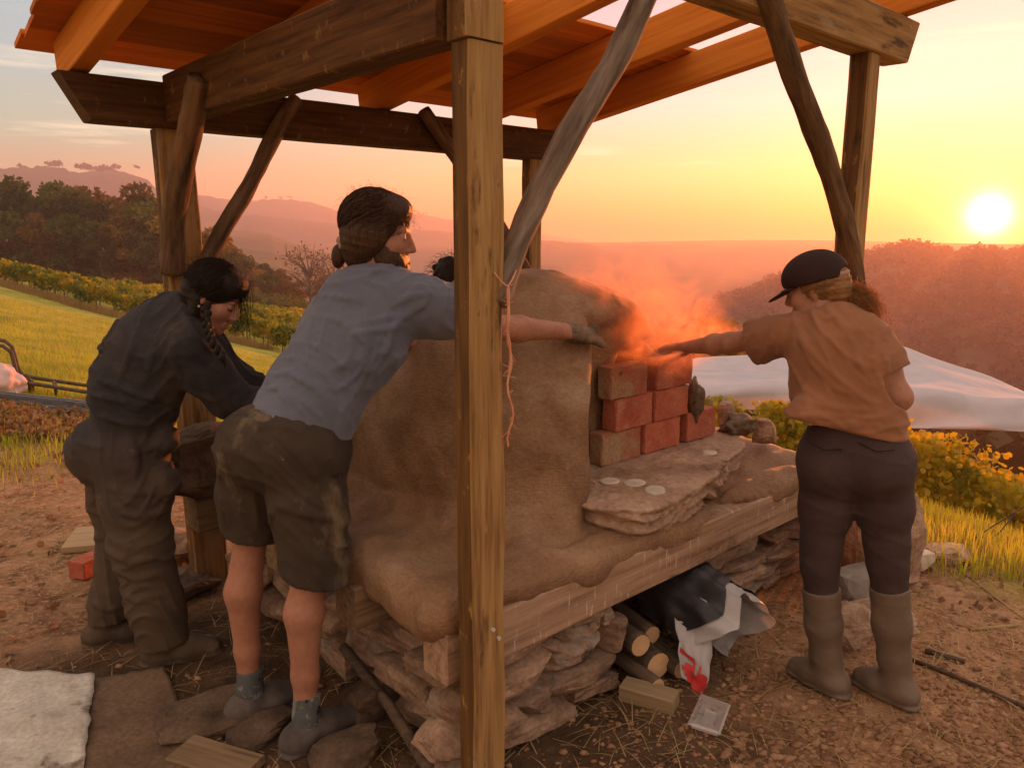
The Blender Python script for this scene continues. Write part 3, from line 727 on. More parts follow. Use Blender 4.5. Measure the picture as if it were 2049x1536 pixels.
# the air: one even box of haze round everything
HAZE_D = 0.00066
def build_haze():
    m = bpy.data.materials.new('haze_air'); m.use_nodes = True; nt = m.node_tree; nt.nodes.clear()
    out = nt.nodes.new('ShaderNodeOutputMaterial'); pv = nt.nodes.new('ShaderNodeVolumePrincipled')
    pv.inputs['Color'].default_value = (0.97, 0.78, 0.82, 1); pv.inputs['Density'].default_value = HAZE_D; pv.inputs["Anisotropy"].default_value = 0.55
    nt.links.new(pv.outputs[0], out.inputs['Volume'])
    az = R(44.0); w = Vector((math.sin(az), math.cos(az), 0)); q = Vector((-w.y, w.x, 0))
    me = bpy.data.meshes.new('haze'); v = []
    for a in (-1100, 1120):
        for b in (-1120, 1780):
            for z in (-140, 112): v.append(w * a + q * b + Vector((0, 0, z)))
    me.from_pydata(v, [], [(0, 1, 3, 2), (4, 6, 7, 5), (0, 4, 5, 1), (2, 3, 7, 6), (0, 2, 6, 4), (1, 5, 7, 3)]); me.update()
    o = obj('haze', me, m); tag(o, 'warm evening haze filling the valley', 'haze', kind='stuff')
build_haze()

# ------------------------------------------------------------------ the timber shelter
SS, TT = 2.10, 2.02                                    # spans between post centres along U and V
shelter = empty('timber_shelter', P1, YAW)
tag(shelter, 'open timber shelter of rough posts and log braces with unfinished board roof over the oven', 'shelter')
def part(name, me, mat, parent, s, t, z, dirv, up=(0, 0, 1)):
    return obj(name, me, MAT[mat], parent, frame(W(s, t, z), dirv, up))
UZ = (0, 0, 1)
def stv(s, t, z=0.0): return Vector(U * s + V * t + np.array([0, 0, z]))
nearv = -V
# posts: local X runs up the post
def post(s, t, z0, z1, wu, wv, seed, wane, mat='post_wood', lean=(0, 0)):
    d = stv(lean[0], lean[1], z1 - z0)
    me = timber(d.length, wv, wu, 24, 0.007, 0.007, seed, wane)
    me.materials.append(MAT[mat]); me.materials.append(MAT['dark_face'])
    for p in me.polygons:                                  # the side towards the slope takes a second, darker wood
        if p.normal.z < -0.8: p.material_index = 1
    return part('post', me, mat, shelter, s, t, z0, d, up=U)
p1 = post(0.0, 0.0, -0.10, 2.12, 0.115, 0.085, 1.0, 0.012)
p1b = post(-0.004, -0.004, 2.124, 2.395, 0.118, 0.088, 2.0, 0.0)
p2 = post(-0.03, TT + 0.02, -0.10, 2.108, 0.155, 0.12, 3.0, 0.03, lean=(0.0, 0.03))
p3 = post(SS, 0.0, -0.12, 2.395, 0.11, 0.095, 4.0, 0.01)
p4 = post(SS, TT, -0.12, 2.29, 0.10, 0.09, 5.0, 0.01)
for i, (dz, du) in enumerate(((0.585, 0.010), (0.552, 0.030))):
    m = MB(); m.tube([(0, 0, -0.004), (0, 0, 0.003)], 0.006, 12)
    obj('screw', m.mesh(), MAT['screw_metal'], p1, frame(W(du, -0.0455, dz), Vector(V), Vector(-V)) @ Matrix.Rotation(R(90), 4, 'Y') if False else
        Matrix.Translation(Vector(W(du, -0.0455, dz))) @ Vector(-V).to_track_quat('Z', 'Y').to_matrix().to_4x4())
# beams
part('beam', timber(2.86, 0.12, 0.18, 20, 0.006, 0.003, 6.0, 0, 0.10, 0.0), 'old_wood', shelter, -0.47, TT, 2.20, Vector(U))
part('beam', timber(2.72, 0.115, 0.18, 20, 0.006, 0.003, 7.0, 0, 0.0, 0.09), 'post_wood', shelter, -0.24, 0.0, 2.486, Vector(U))
part('beam', timber(1.905, 0.10, 0.19, 20, 0.006, 0.004, 8.0, 0.0), 'old_wood', shelter, -0.035, 0.046, 2.222, Vector(V))
# rafters slope from the high near beam down to the far beam
RH = 0.165
slope = (2.576 - 2.292) / TT
def zroof(t): return 2.292 + slope * (TT - t)           # underside of the rafters
rd = stv(0, 1, -slope)
for i, s in enumerate((-0.385, 0.325, 1.035, 1.735, 2.345)):
    t0 = -0.42 + 0.02 * i
    L = (TT + 0.17 - t0) * math.sqrt(1 + slope * slope)
    nrm = Vector((0, 0, 1))
    part('rafter', timber(L, 0.075, RH, 14, 0.004, 0.0015, 20.0 + i), 'pine', shelter, s, t0, zroof(t0) + RH / 2 + 0.002, rd)
# roof boards, each lapping the one below
bw = 0.150; nb = 10
for i in range(nb):
    t = TT + 0.235 - i * 0.128
    s0 = -0.53 + random.uniform(-0.018, 0.018); L = 3.02 + random.uniform(-0.05, 0.05)
    zz = zroof(t) + RH + 0.016
    tilt = stv(0, -1, slope + 0.085)
    up = Vector(U).cross(tilt); up = up if up.z > 0 else -up
    part('roof_board', timber(L, bw, 0.022, 10, 0.003, 0.003, 40.0 + i), 'board_wood', shelter, s0, t, zz, Vector(U), up)
# log braces
def brace(pts, r0, r1, mat, seed):
    P = [W(*p) for p in pts]; b = P[0]
    d = Vector(P[-1] - b); F = frame(b, d, U); Fi = F.inverted()
    return obj('brace', log_mesh([Fi @ Vector(p) for p in P], r0, r1, seed=seed), MAT[mat], shelter, F)
brace([(0.050, -0.012, 1.49), (0.165, -0.014, 1.71), (0.33, -0.015, 1.945), (0.50, -0.015, 2.145), (0.625, -0.016, 2.345), (0.70, -0.012, 2.45)], 0.036, 0.041, 'grey_log', 1)
brace([(2.03, -0.075, 1.40), (1.91, -0.085, 1.63), (1.66, -0.085, 1.94), (1.40, -0.08, 2.20), (1.10, -0.075, 2.54)], 0.045, 0.040, 'bark_log', 2)
brace([(-0.105, 1.96, 1.50), (-0.115, 1.86, 1.74), (-0.11, 1.70, 1.96), (-0.10, 1.50, 2.24)], 0.050, 0.046, 'bark_log', 3)
brace([(-0.03, 1.94, 1.42), (0.10, 1.93, 1.66), (0.25, 1.925, 1.88), (0.40, 1.92, 2.14), (0.50, 1.915, 2.28)], 0.036, 0.038, 'bark_log', 4)
brace([(2.03, 1.93, 1.38), (1.75, 1.925, 1.72), (1.45, 1.92, 2.06), (1.22, 1.915, 2.30)], 0.034, 0.036, 'bark_log', 5)
# a twine tied round the brace hangs beside the near post
m = MB(); b0 = W(0.048, -0.065, 1.535)
pts = [b0 + np.array([0.010 * math.sin(i * 0.9) * (i / 20) + 0.0004 * i, 0.006 * math.cos(i * 0.7), -0.0212 * i]) for i in range(21)]
m.tube(pts, [0.0045 + 0.0015 * math.sin(i * 2.1) for i in range(12)] + [0.003] * 9, 6)
for a, b in (((0.016, -0.048, 1.572), (0.048, -0.065, 1.535)), ((0.048, -0.065, 1.535), (0.088, -0.054, 1.575))):
    m.tube([W(*a), (W(*a) + W(*b)) / 2 + np.array([0, 0, -0.004]), W(*b)], 0.0022, 5)
rs = random.Random(4)
for i in range(26):
    k = rs.randrange(20); p = pts[k]
    q = p + np.array([rs.uniform(-0.02, 0.02), rs.uniform(-0.02, 0.02), rs.uniform(-0.02, 0.012)])
    m.tube([p, q], 0.0008, 3)
tw = obj('twine', m.mesh(), MAT['string_fibre']); tag(tw, 'frayed reddish twine hanging down beside the near shelter post', 'twine')

# ------------------------------------------------------------------ the clay oven
oven = empty('clay_oven', W(1.1, 1.0, 0), YAW)
tag(oven, 'domed clay bread oven on a clay slab with a timber frame', 'oven')
def rbox(vol, c, hf, r, k=0.03, op='add'):
    c = np.array(c, float); hf = np.array(hf, float)
    def fn(X, Y, Z):
        q = [np.abs(X - c[0]) - hf[0] + r, np.abs(Y - c[1]) - hf[1] + r, np.abs(Z - c[2]) - hf[2] + r]
        o = np.sqrt(np.maximum(q[0], 0) ** 2 + np.maximum(q[1], 0) ** 2 + np.maximum(q[2], 0) ** 2)
        return o + np.minimum(np.maximum(q[0], np.maximum(q[1], q[2])), 0) - r
    vol._do(fn, c - hf, c + hf, k, op)

def clay_body():
    v = Vol((-0.2, -0.1, 0.38), (2.6, 2.15, 1.62), 0.0125)
    rbox(v, (1.14, 1.03, 0.538), (1.20, 0.93, 0.092), 0.075, 0.02)
    # the slab top falls away towards the front beam
    v._do(lambda X, Y, Z: np.maximum(np.maximum(0.562 + 0.24 * (Y - 0.1) - Z + 0 * X, Y - 0.60), 0.50 - X), (0.5, -0.1, 0.5), (2.5, 0.6, 0.9), 0.08, 'sub')
    # dome, slightly squarer than an ellipsoid
    c, rad, zb, zt = np.array([1.10, 1.0]), 0.86, 0.60, 1.505
    def dome(X, Y, Z):
        q = np.sqrt(((X - c[0]) / rad) ** 2 + ((Y - c[1]) / rad) ** 2); z = np.maximum(Z - zb, -0.3) / (zt - zb)
        return ((np.abs(q) ** 2.05 + np.abs(z) ** 2.05) ** (1 / 2.05) - 1) * 0.80
    v._do(dome, (0.2, 0.1, 0.4), (2.0, 1.9, 1.55), 0.15, 'add')
    # the mouth side is cut back to a flat face with a jamb
    a, b = np.array([1.03, 0.56]), np.array([0.63, 0.04]); e = (b - a) / np.linalg.norm(b - a); nn = np.array([e[1], -e[0]])
    nn = nn if nn @ np.array([-1, 0]) > 0 else -nn
    def cut(X, Y, Z):
        right = (X + 0.20 * np.clip(1.15 - Z, 0, 0.6) - a[0]) * nn[0] + (Y - a[1]) * nn[1]      # <0 on the mouth side
        return np.maximum(np.maximum(np.maximum(right, Y - 0.60), 0.612 - Z + 0 * X), Z - 1.27 - 1.1 * (0.6 - Y) + 0 * X)
    v._do(lambda X, Y, Z: cut(X, Y, Z), (0.5, -0.1, 0.6), (2.5, 0.62, 1.6), 0.09, 'sub')
    # the mouth itself
    rbox(v, (1.48, 0.75, 0.92), (0.25, 0.35, 0.26), 0.16, 0.03, 'sub')
    # mud lapped unevenly over the front beam
    r3 = random.Random(3); s = -0.04
    while s < 2.30:
        low = 0.532 + 0.010 * math.sin(s * 3.1 + 1) + 0.007 * math.sin(s * 9.7) + r3.uniform(-0.010, 0.010)
        v.cone((s, 0.17, 0.555), (s + r3.uniform(-.02, .02), 0.108, low + 0.018), 0.035, 0.022, 0.03, flat=((0, 1, 0), 0.7)); s += r3.uniform(0.012, 0.032)
    rs_ = np.random.default_rng(2)
    ws = [(rs_.normal(size=3), rs_.uniform(0, 6.3)) for _ in range(20)]
    def lumps(P):
        o = np.zeros(len(P))
        for i, (w, ph) in enumerate(ws):
            f = [7, 11, 17, 26, 42][i % 5]; w = w / np.linalg.norm(w)
            o += np.sin(P @ w * f + ph + 1.5 * np.sin(P @ w[::-1] * f * 0.7)) * [0.005, 0.0036, 0.0028, 0.0022, 0.0016][i % 5]
        return o
    v.disp(lumps, 0.04)
    return v
vv, ff = clay_body().mesh()
off = np.array([1.1, 1.0, 0.0])
obj('clay_body', smooth(mesh_np('clay_body', vv - off, ff)), MAT['clay'], oven)
# frame timbers the slab lies on
def sleeper(s, t, z, L, w, h, d, seed, mat='base_beam'):
    return part('frame_beam', timber(L, w, h, 16, 0.008, 0.005, seed, 0.0), mat, oven, s, t, z, Vector(d))
sleeper(-0.055, 0.142, 0.458, 2.44, 0.12, 0.168, U, 60)
sleeper(-0.09, 0.60, 0.452, 2.40, 0.13, 0.15, U, 61, 'old_sleeper')
sleeper(-0.08, 1.17, 0.452, 2.40, 0.13, 0.15, U, 62, 'old_sleeper')
sleeper(-0.16, 1.80, 0.452, 2.40, 0.13, 0.15, U, 63, 'old_sleeper')
# hearth stone in front of the mouth
def hearth():
    v = Vol((0.55, -0.06, 0.52), (2.25, 0.75, 0.78), 0.009)
    poly = [(0.74, 0.40), (0.695, 0.24), (0.82, 0.07), (1.05, 0.035), (1.30, 0.12), (1.60, 0.17), (1.84, 0.28), (1.99, 0.43), (2.00, 0.62), (1.02, 0.64)]
    hs = []
    cx, cy = np.mean(poly, 0)
    for (ax, ay), (bx, by) in zip(poly, poly[1:] + poly[:1]):
        nx, ny = by - ay, ax - bx; l = math.hypot(nx, ny); nx /= l; ny /= l
        if (cx - ax) * nx + (cy - ay) * ny > 0: nx, ny = -nx, -ny
        hs.append((nx, ny, ax * nx + ay * ny))
    def fn(X, Y, Z):
        d = np.abs(Z - 0.630) - 0.071 + 0 * X + 0 * Y
        for nx, ny, c0 in hs:
            d = -smin(-d, -(X * nx + Y * ny - c0 + (Z - 0.66) * -0.25), 0.02)
        return d
    v._do(fn, (0.55, -0.06, 0.52), (2.25, 0.75, 0.78), 0.02, 'add')
    rs_ = np.random.default_rng(9); ws = [(rs_.normal(size=3), rs_.uniform(0, 6.3)) for _ in range(24)]
    def lumps(P):
        o = np.zeros(len(P))
        for i, (w, ph) in enumerate(ws):
            f = [9, 16, 28, 50][i % 4]; w = w / np.linalg.norm(w); w = w * np.array([1, 1, 1.6])
            r_ = np.sin(P @ w * f + ph + 1.8 * np.sin(P @ w[::-1] * f * 0.6))
            o += (r_ * 0.4 if i % 4 < 2 else np.abs(r_) - 0.6) * [0.007, 0.006, 0.005, 0.0036][i % 4]
        # layered ledges on the broken edge, little on top
        top = np.clip((P[:, 2] - 0.675) / 0.02, 0, 1)
        led = 0.024 * np.abs(np.sin(P[:, 2] * 58 + 3 * np.sin(P[:, 0] * 9)))
        return o * (1 - 0.45 * top) + led * (1 - top) - 0.004
    v.disp(lumps, 0.05)
    # a lower ledge broken off along the near edge
    return v
hv_, hf2 = hearth().mesh()
obj('hearth_stone', smooth(mesh_np('hearth_stone', hv_ - off, hf2)), MAT['hearth_rock'], oven)

# bricks closing the mouth, laid loose on their edges
def brick_mesh(l, w, h, seed):
    bm = bmesh.new(); bmesh.ops.create_cube(bm, size=1.0)
    for v in bm.verts: v.co = Vector((v.co.x * l, v.co.y * w, v.co.z * h))
    bmesh.ops.bevel(bm, geom=bm.edges[:], offset=0.004, segments=2, affect='EDGES')
    bmesh.ops.subdivide_edges(bm, edges=[e for e in bm.edges if e.calc_length() > 0.03], cuts=3, use_grid_fill=True)
    for v in bm.verts:
        v.co += Vector((vn(v.co, 28, seed), vn(v.co, 28, seed + 2), vn(v.co, 28, seed + 4))) * 0.0042
    me = bpy.data.meshes.new('brick'); bm.to_mesh(me); bm.free(); return me
BR = [(1.086, 1.335, 0, 'muddy_brick', 'mud-smeared red brick at the near end of the bottom row in the oven mouth'),
      (1.363, 1.620, 0, 'brick', 'red brick in the middle of the bottom row in the oven mouth'),
      (1.668, 1.896, 0, 'brick', 'red brick at the far end of the bottom row beside the mud lump'),
      (1.150, 1.404, 1, 'brick', 'red brick at the near end of the middle row in the oven mouth'),
      (1.416, 1.668, 1, 'brick', 'red brick at the far end of the middle row below the smoke'),
      (1.123, 1.365, 2, 'muddy_brick', 'brown mud-covered brick at the near end of the top row'),
      (1.433, 1.693, 2, 'brick', 'clean red brick at the far end of the top row')]
for i, (a, b, row, mt, lab) in enumerate(BR):
    z = 0.706 + row * 0.1395 + 0.069
    o = obj('brick', brick_mesh(b - a, 0.075, 0.1375, i * 3.1), MAT[mt], None,
            Matrix.Translation(Vector(W((a + b) / 2, 0.536 + random.uniform(-0.006, 0.006), z))) @ Matrix.Rotation(YAW + R(random.uniform(-1.5, 1.5)), 4, 'Z'))
    tag(o, lab, 'brick', 'loose bricks closing the oven mouth')
# lump of clay on the brick edge, mud clump and stone at the end of the row
def mudlump(name, p, dims, seed, mat, label, cat, rot=0.0, rough=0.4):
    o = obj(name, smooth(rock(*dims, seed=seed, sub=3, rough=rough, square=0.2)), MAT[mat], None, Matrix.Translation(Vector(p)) @ Matrix.Rotation(rot, 4, 'Z'))
    return tag(o, label, cat)
mudlump('clay_lump', W(1.735, 0.505, 0.905), (0.07, 0.075, 0.19), 2.2, 'mud', 'torn lump of wet clay stuck to the far end of the middle bricks', 'clay lump')
mudlump('mud_clump', W(2.02, 0.44, 0.735), (0.16, 0.13, 0.09), 5.2, 'mud', 'dark crumbled mud clump at the far end of the hearth stone', 'mud clump', 0.5, 0.55)
o = obj('stone', rock(0.13, 0.07, 0.15, seed=8.5, sub=2, rough=0.12, square=0.8), MAT['hearth_rock'], None, Matrix.Translation(Vector(W(2.06, 0.53, 0.775))) @ Matrix.Rotation(YAW + 0.3, 4, 'Z'))
tag(o, 'small upright tan stone standing behind the mud clump on the hearth', 'stone')
o = obj('stone', rock(0.12, 0.10, 0.13, seed=9.5, sub=2, rough=0.15, square=0.7), MAT['hearth_rock'], None, Matrix.Translation(Vector(W(2.16, 0.38, 0.70))) @ Matrix.Rotation(YAW + 0.1, 4, 'Z'))
tag(o, 'squarish tan stone wedged against the far end of the hearth stone', 'stone')
# little clay discs
def disc(s, t, r, lab, sx=1.0, tilt=0.0, seed=0):
    m = MB(); n = 22
    rings = [(0.0, 0.0), (0.55, 0.0), (0.92, 0.0), (1.0, 0.003), (1.0, 0.006), (0.9, 0.009), (0.5, 0.0085), (0.0, 0.0085)]
    v = []; f = []
    for rr_, z in rings:
        for k in range(n):
            a = 2 * math.pi * k / n; w = 1 + 0.06 * vn((math.cos(a), math.sin(a), seed), 1.5)
            v.append((r * rr_ * math.cos(a) * sx * w, r * rr_ * math.sin(a) * w, z + 0.001 * vn((math.cos(a) * 3, math.sin(a) * 3, seed + rr_), 2)))
    for i in range(len(rings) - 1):
        for k in range(n): f.append((i * n + k, i * n + (k + 1) % n, (i + 1) * n + (k + 1) % n, (i + 1) * n + k))
    m.add(v, f)
    o = obj('clay_disc', m.mesh('clay_disc', True), MAT['pale_disc'], None, Matrix.Translation(Vector(W(s, t, 0.706))) @ Matrix.Rotation(tilt, 4, 'X') @ Matrix.Rotation(YAW, 4, 'Z'))
    tag(o, lab, 'clay disc', 'pale clay discs on the hearth stone')
disc(0.955, 0.352, 0.038, 'pale round clay disc nearest the oven wall on the hearth stone', 1.1, 0.0, 1)
disc(1.012, 0.272, 0.041, 'pale oval clay disc between two others on the hearth stone', 1.15, 0.0, 2)
disc(0.998, 0.160, 0.042, 'pale speckled clay disc tilted at the front edge of the hearth stone', 1.0, R(10), 3)
disc(1.59, 0.317, 0.032, 'small cracked clay disc alone on the far half of the hearth stone', 1.15, 0.0, 4)
for i, (s, t, a, l, lab) in enumerate(((0.91, 0.44, 0.4, 0.10, 'short pale stick beside the oven wall on the hearth stone'), (0.90, 0.40, 1.3, 0.07, 'splinter of pale wood next to the clay discs'))):
    m = MB(); m.tube([(-l / 2, 0, 0), (0, 0.003, 0.004), (l / 2, 0, 0.012)], 0.004, 6)
    tag(obj('stick', m.mesh(), MAT['cut_wood'], None, Matrix.Translation(Vector(W(s, t, 0.712))) @ Matrix.Rotation(YAW + a, 4, 'Z')), lab, 'stick')

# ------------------------------------------------------------------ dry stone piers under the oven
def wall_stones(pier, s0, t0, dirs, L, z1, depth, seed, hmin=0.06, hmax=0.13):
    """courses of flat broken stones along direction dirs ('u' or 'v') starting at (s0,t0)"""
    rs_ = random.Random(seed); z = 0.0; k = 0
    while z < z1 - 0.025:
        h = min(rs_.uniform(hmin, hmax), z1 - z)
        if z1 - z - h < 0.035: h = z1 - z
        x = -rs_.uniform(0, 0.08)
        while x < L - 0.02:
            l = min(rs_.uniform(0.15, 0.36), L - x + 0.05)
            if L - x - l < 0.06: l = L - x + rs_.uniform(0, 0.03)
            jut = rs_.uniform(-0.022, 0.03); dp = depth * rs_.uniform(0.9, 1.15)
            me = rock(l * 1.10, dp, h * 1.12, seed * 3.3 + k * 1.7, 3, 0.085, 0.92, 0.04)
            a, b = x + l / 2, depth / 2 + jut
            s, t = (s0 + a, t0 + b) if dirs == 'u' else (s0 + b, t0 + a)
            rz = YAW + (0 if dirs == 'u' else R(90)) + R(rs_.uniform(-5, 5))
            obj('stone', me, MAT['stone'], pier, Matrix.Translation(Vector(W(s, t, z + h / 2))) @ Matrix.Rotation(rz, 4, 'Z') @ Matrix.Rotation(R(rs_.uniform(-1.5, 1.5)), 4, 'Y'))
            x += l; k += 1
        z += h
def pier_thing(s, t, lab):
    return tag(empty('stone_pier', W(s, t), YAW), lab, 'stone pier', 'dry stone piers carrying the oven')
pa = pier_thing(0.35, 0.3, 'dry stone pier under the near corner of the oven behind the shelter post')
wall_stones(pa, 0.02, 0.10, 'u', 0.72, 0.372, 0.20, 3)
wall_stones(pa, 0.03, 0.33, 'v', 1.55, 0.372, 0.20, 5)
pb = pier_thing(1.75, 0.4, 'reddish dry stone pier behind the boots of the person in the rust T-shirt')
wall_stones(pb, 1.36, 0.16, 'u', 1.0, 0.372, 0.22, 11, 0.045, 0.10)
wall_stones(pb, 1.38, 0.40, 'v', 0.55, 0.372, 0.20, 13)
pc = pier_thing(1.0, 1.3, 'shadowed dry stone wall at the back of the hollow under the oven')
wall_stones(pc, 0.25, 1.02, 'u', 1.1, 0.372, 0.2, 17)
wall_stones(pc, 0.25, 1.72, 'u', 2.0, 0.372, 0.2, 19, 0.09, 0.15)

# ------------------------------------------------------------------ people
class Shape:
    """list of blended forms, meshed later as one continuous surface"""
    def __init__(s): s.ops = []; s.lo = np.full(3, 1e9); s.hi = -np.full(3, 1e9)
    def _b(s, lo, hi): s.lo = np.minimum(s.lo, lo); s.hi = np.maximum(s.hi, hi)
    def cone(s, a, b, ra, rb=None, k=0.03, op='add', flat=None):
        a = np.array(a, float); b = np.array(b, float)
        s.ops.append(('cone', (a, b, ra, rb, k, op, flat)))
        if op == 'add': m = max(ra, rb or ra) + 0.03; s._b(np.minimum(a, b) - m, np.maximum(a, b) + m)
        return s
    def chain(s, pts, rad, k=0.03, op='add', flat=None):
        for i in range(len(pts) - 1): s.cone(pts[i], pts[i + 1], rad[i], rad[i + 1], k, op, flat)
        return s
    def ell(s, c, r, ax=None, k=0.03, op='add'):
        s.ops.append(('ell', (c, r, ax, k, op)))
        if op == 'add': m = max(r) + 0.03; s._b(np.array(c) - m, np.array(c) + m)
        return s
    def half(s, p, n, k=0.0): s.ops.append(('half', (p, n, k))); return s
    def crease(s, lines, r=0.02, h=0.007, k=0.022, org=(0, 0), sc=1.0):
        s.ops.append(('crease', ([[(org[0] + sc * x, org[1] + sc * y) for x, y in ln] for ln in lines], r, h, k))); return s
    def cuff(s, p, n, r=0.13): s.ops.append(('cuff', (p, n, r))); return s
    def disp(s, fn, band=0.05): s.ops.append(('disp', (fn, band))); return s
    def build(s, h):
        v = Vol(s.lo, s.hi, h)
        for o, a in s.ops: getattr(v, o)(*a)
        return v

def nrm(v): v = np.array(v, float); return v / np.linalg.norm(v)
def lerp(a, b, t): return np.array(a) * (1 - t) + np.array(b) * t

class Axes:
    """local frame: x to the person's right, y forward, z up"""
    def __init__(s, c, fwd, up, k=1.0):
        s.c = np.array(c, float); s.f = nrm(fwd); s.r = nrm(np.cross(s.f, up)); s.u = np.cross(s.r, s.f); s.k = k
    def __call__(s, x, y, z): return s.c + (s.r * x + s.f * y + s.u * z) * s.k
    @property
    def m(s): return np.stack([s.r, s.f, s.u])

def head_form(S, A, k=0.02):
    """skull, jaw, nose, brow, eyes, lips, ears"""
    q = A.k; e = lambda c, r, kk=k, op='add': S.ell(A(*c), [x * q for x in r], A.m, kk, op)
    e((0, -0.018, 0.035), (0.074, 0.093, 0.088))
    e((0, 0.030, -0.030), (0.060, 0.062, 0.078), 0.03)
    e((0, 0.052, -0.085), (0.036, 0.036, 0.030), 0.025)
    e((0, 0.078, -0.104), (0.018, 0.015, 0.015), 0.015)
    S.cone(A(-0.03, 0.078, 0.026), A(0.03, 0.078, 0.026), 0.012 * q, None, 0.02)
    S.cone(A(0, 0.092, 0.012), A(0, 0.110, -0.030), 0.007 * q, 0.011 * q, 0.010)
    S.cone(A(-0.011, 0.096, -0.036), A(0.011, 0.096, -0.036), 0.008 * q, None, 0.008)
    for sx in (-1, 1):
        e((sx * 0.040, 0.060, -0.030), (0.024, 0.022, 0.024), 0.03)
        e((sx * 0.031, 0.096, 0.004), (0.016, 0.012, 0.010), 0.012, 'sub')
        e((sx * 0.031, 0.078, 0.003), (0.014, 0.013, 0.011), 0.004)
        e((sx * 0.073, -0.010, -0.010), (0.008, 0.016, 0.027), 0.008)
    S.cone(A(-0.017, 0.089, -0.064), A(0.017, 0.089, -0.064), 0.0075 * q, None, 0.008)
    S.cone(A(-0.014, 0.088, -0.077), A(0.014, 0.088, -0.077), 0.0085 * q, None, 0.008)

def hand_form(S, w, d, palm, side, curl=0.35, k=1.0, spread=0.12):
    """palm, four fingers of unequal length, thumb on the side; w wrist, d along the hand, palm = direction the palm faces"""
    d = nrm(d); palm = nrm(np.array(palm) - d * np.dot(palm, d)); lat = np.cross(d, palm) * side
    S.cone(w, w + d * 0.035 * k, 0.026 * k, 0.030 * k, 0.02, flat=(palm, 0.65))
    S.cone(w + d * 0.035 * k, w + d * 0.082 * k, 0.034 * k, 0.040 * k, 0.02, flat=(palm, 0.42))
    for i, (o, l) in enumerate(((-0.030, 0.085), (-0.010, 0.098), (0.010, 0.092), (0.029, 0.070))):
        p = w + d * (0.088 - 0.004 * abs(i - 1)) * k + lat * o * k; a = 0.0; c = p
        dd = nrm(d + lat * o * spread * 20)
        for j, fr in enumerate((0.46, 0.30, 0.24)):
            a += curl * (0.6, 1.0, 0.8)[j]
            n_ = c + (dd * math.cos(a) + palm * math.sin(a)) * l * fr * k
            S.cone(c, n_, (0.0095 - 0.0008 * j) * k, (0.0088 - 0.0010 * j) * k, 0.005); c = n_
    p = w + d * 0.028 * k - lat * 0.026 * k
    q1 = p + (d * 0.6 - lat * 0.75 + palm * 0.25) * 0.038 * k; q2 = q1 + (d * 0.9 - lat * 0.3 + palm * 0.35) * 0.032 * k; q3 = q2 + (d * 1.0 + palm * 0.3) * 0.022 * k
    S.chain([p, q1, q2, q3], [0.016 * k, 0.0125 * k, 0.0105 * k, 0.009 * k], 0.008)

def leg_form(S, hip, knee, ank, r=1.0, back=None):
    S.chain([hip, lerp(hip, knee, 0.5), knee], [0.088 * r, 0.078 * r, 0.056 * r], 0.03)
    b = np.zeros(3) if back is None else nrm(back) * 0.026
    S.chain([knee, lerp(knee, ank, 0.33) + b, lerp(knee, ank, 0.7) + b * 0.4, ank], [0.052 * r, 0.059 * r, 0.041 * r, 0.034 * r], 0.025)

def foot_form(S, ank, toe_dir, r=1.0):
    t = nrm(np.array([toe_dir[0], toe_dir[1], 0.0])); g = np.array([ank[0], ank[1], 0.0])
    S.chain([ank, g - t * 0.035 + np.array([0, 0, 0.042])], [0.036 * r, 0.038 * r], 0.02)
    S.chain([g - t * 0.035 + np.array([0, 0, 0.04]), g + t * 0.09 * r * r + np.array([0, 0, 0.038]), g + t * 0.160 * r * r + np.array([0, 0, 0.030])], [0.036 * r, 0.038 * r, 0.026 * r], 0.025)

def shoe_form(ank, toe_dir, high=0.07, r=1.0, sole=0.018, ln=1.0):
    S = Shape(); t = nrm(np.array([toe_dir[0], toe_dir[1], 0.0])); z = lambda h: np.array([0, 0, h]); g = np.array([ank[0], ank[1], 0.0])
    lat = np.array([-t[1], t[0], 0])
    S.chain([g + z(high + 0.02) , g - t * 0.02 + z(0.05)], [0.046 * r, 0.048 * r], 0.02)
    S.chain([g - t * 0.045 + z(0.045), g + t * 0.08 * ln + z(0.045), g + t * 0.165 * ln + z(0.036)], [0.045 * r, 0.050 * r, 0.040 * r], 0.03, flat=((0, 0, 1), 0.9))
    S.chain([g - t * 0.05 + z(0.012), g + t * 0.07 * ln + z(0.012), g + t * 0.175 * ln + z(0.014)], [0.047 * r, 0.051 * r, 0.043 * r], 0.006, flat=((0, 0, 1), 0.33))
    S.half(g + z(0.002), (0, 0, -1))
    return S

def person(loc, label):
    o = empty('person', (loc[0], loc[1], 0.0)); tag(o, label, 'person', 'people plastering the clay oven'); return o
def put(name, S, h, mat, parent, base):
    return vol_obj(name, S.build(h), MAT[mat], parent, base)

def strands(curves, r, n=3):
    m = MB()
    for c in curves: m.tube(c, [r * (1 - 0.5 * i / (len(c) - 1)) for i in range(len(c))], n, cap=False)
    return m.mesh('strands', True)

def hair_strands(A, roots, length, grav, wave, r, seed, flow):
    """loose hairs starting at roots (local head coords) along flow with waviness"""
    rs_ = np.random.default_rng(seed); out = []
    for p in roots:
        d = np.array(flow(p), float) + rs_.normal(size=3) * 0.25; d = nrm(d); q = np.array(p, float); c = [A(*q)]
        ph = rs_.uniform(0, 6.3, 3); L_ = length * rs_.uniform(0.6, 1.3)
        for i in range(7):
            q = q + d * L_ / 7 + np.sin(ph + i * 1.4) * wave; d = nrm(d + np.array([0, 0, -grav]))
            c.append(A(*q))
        out.append(c)
    return out

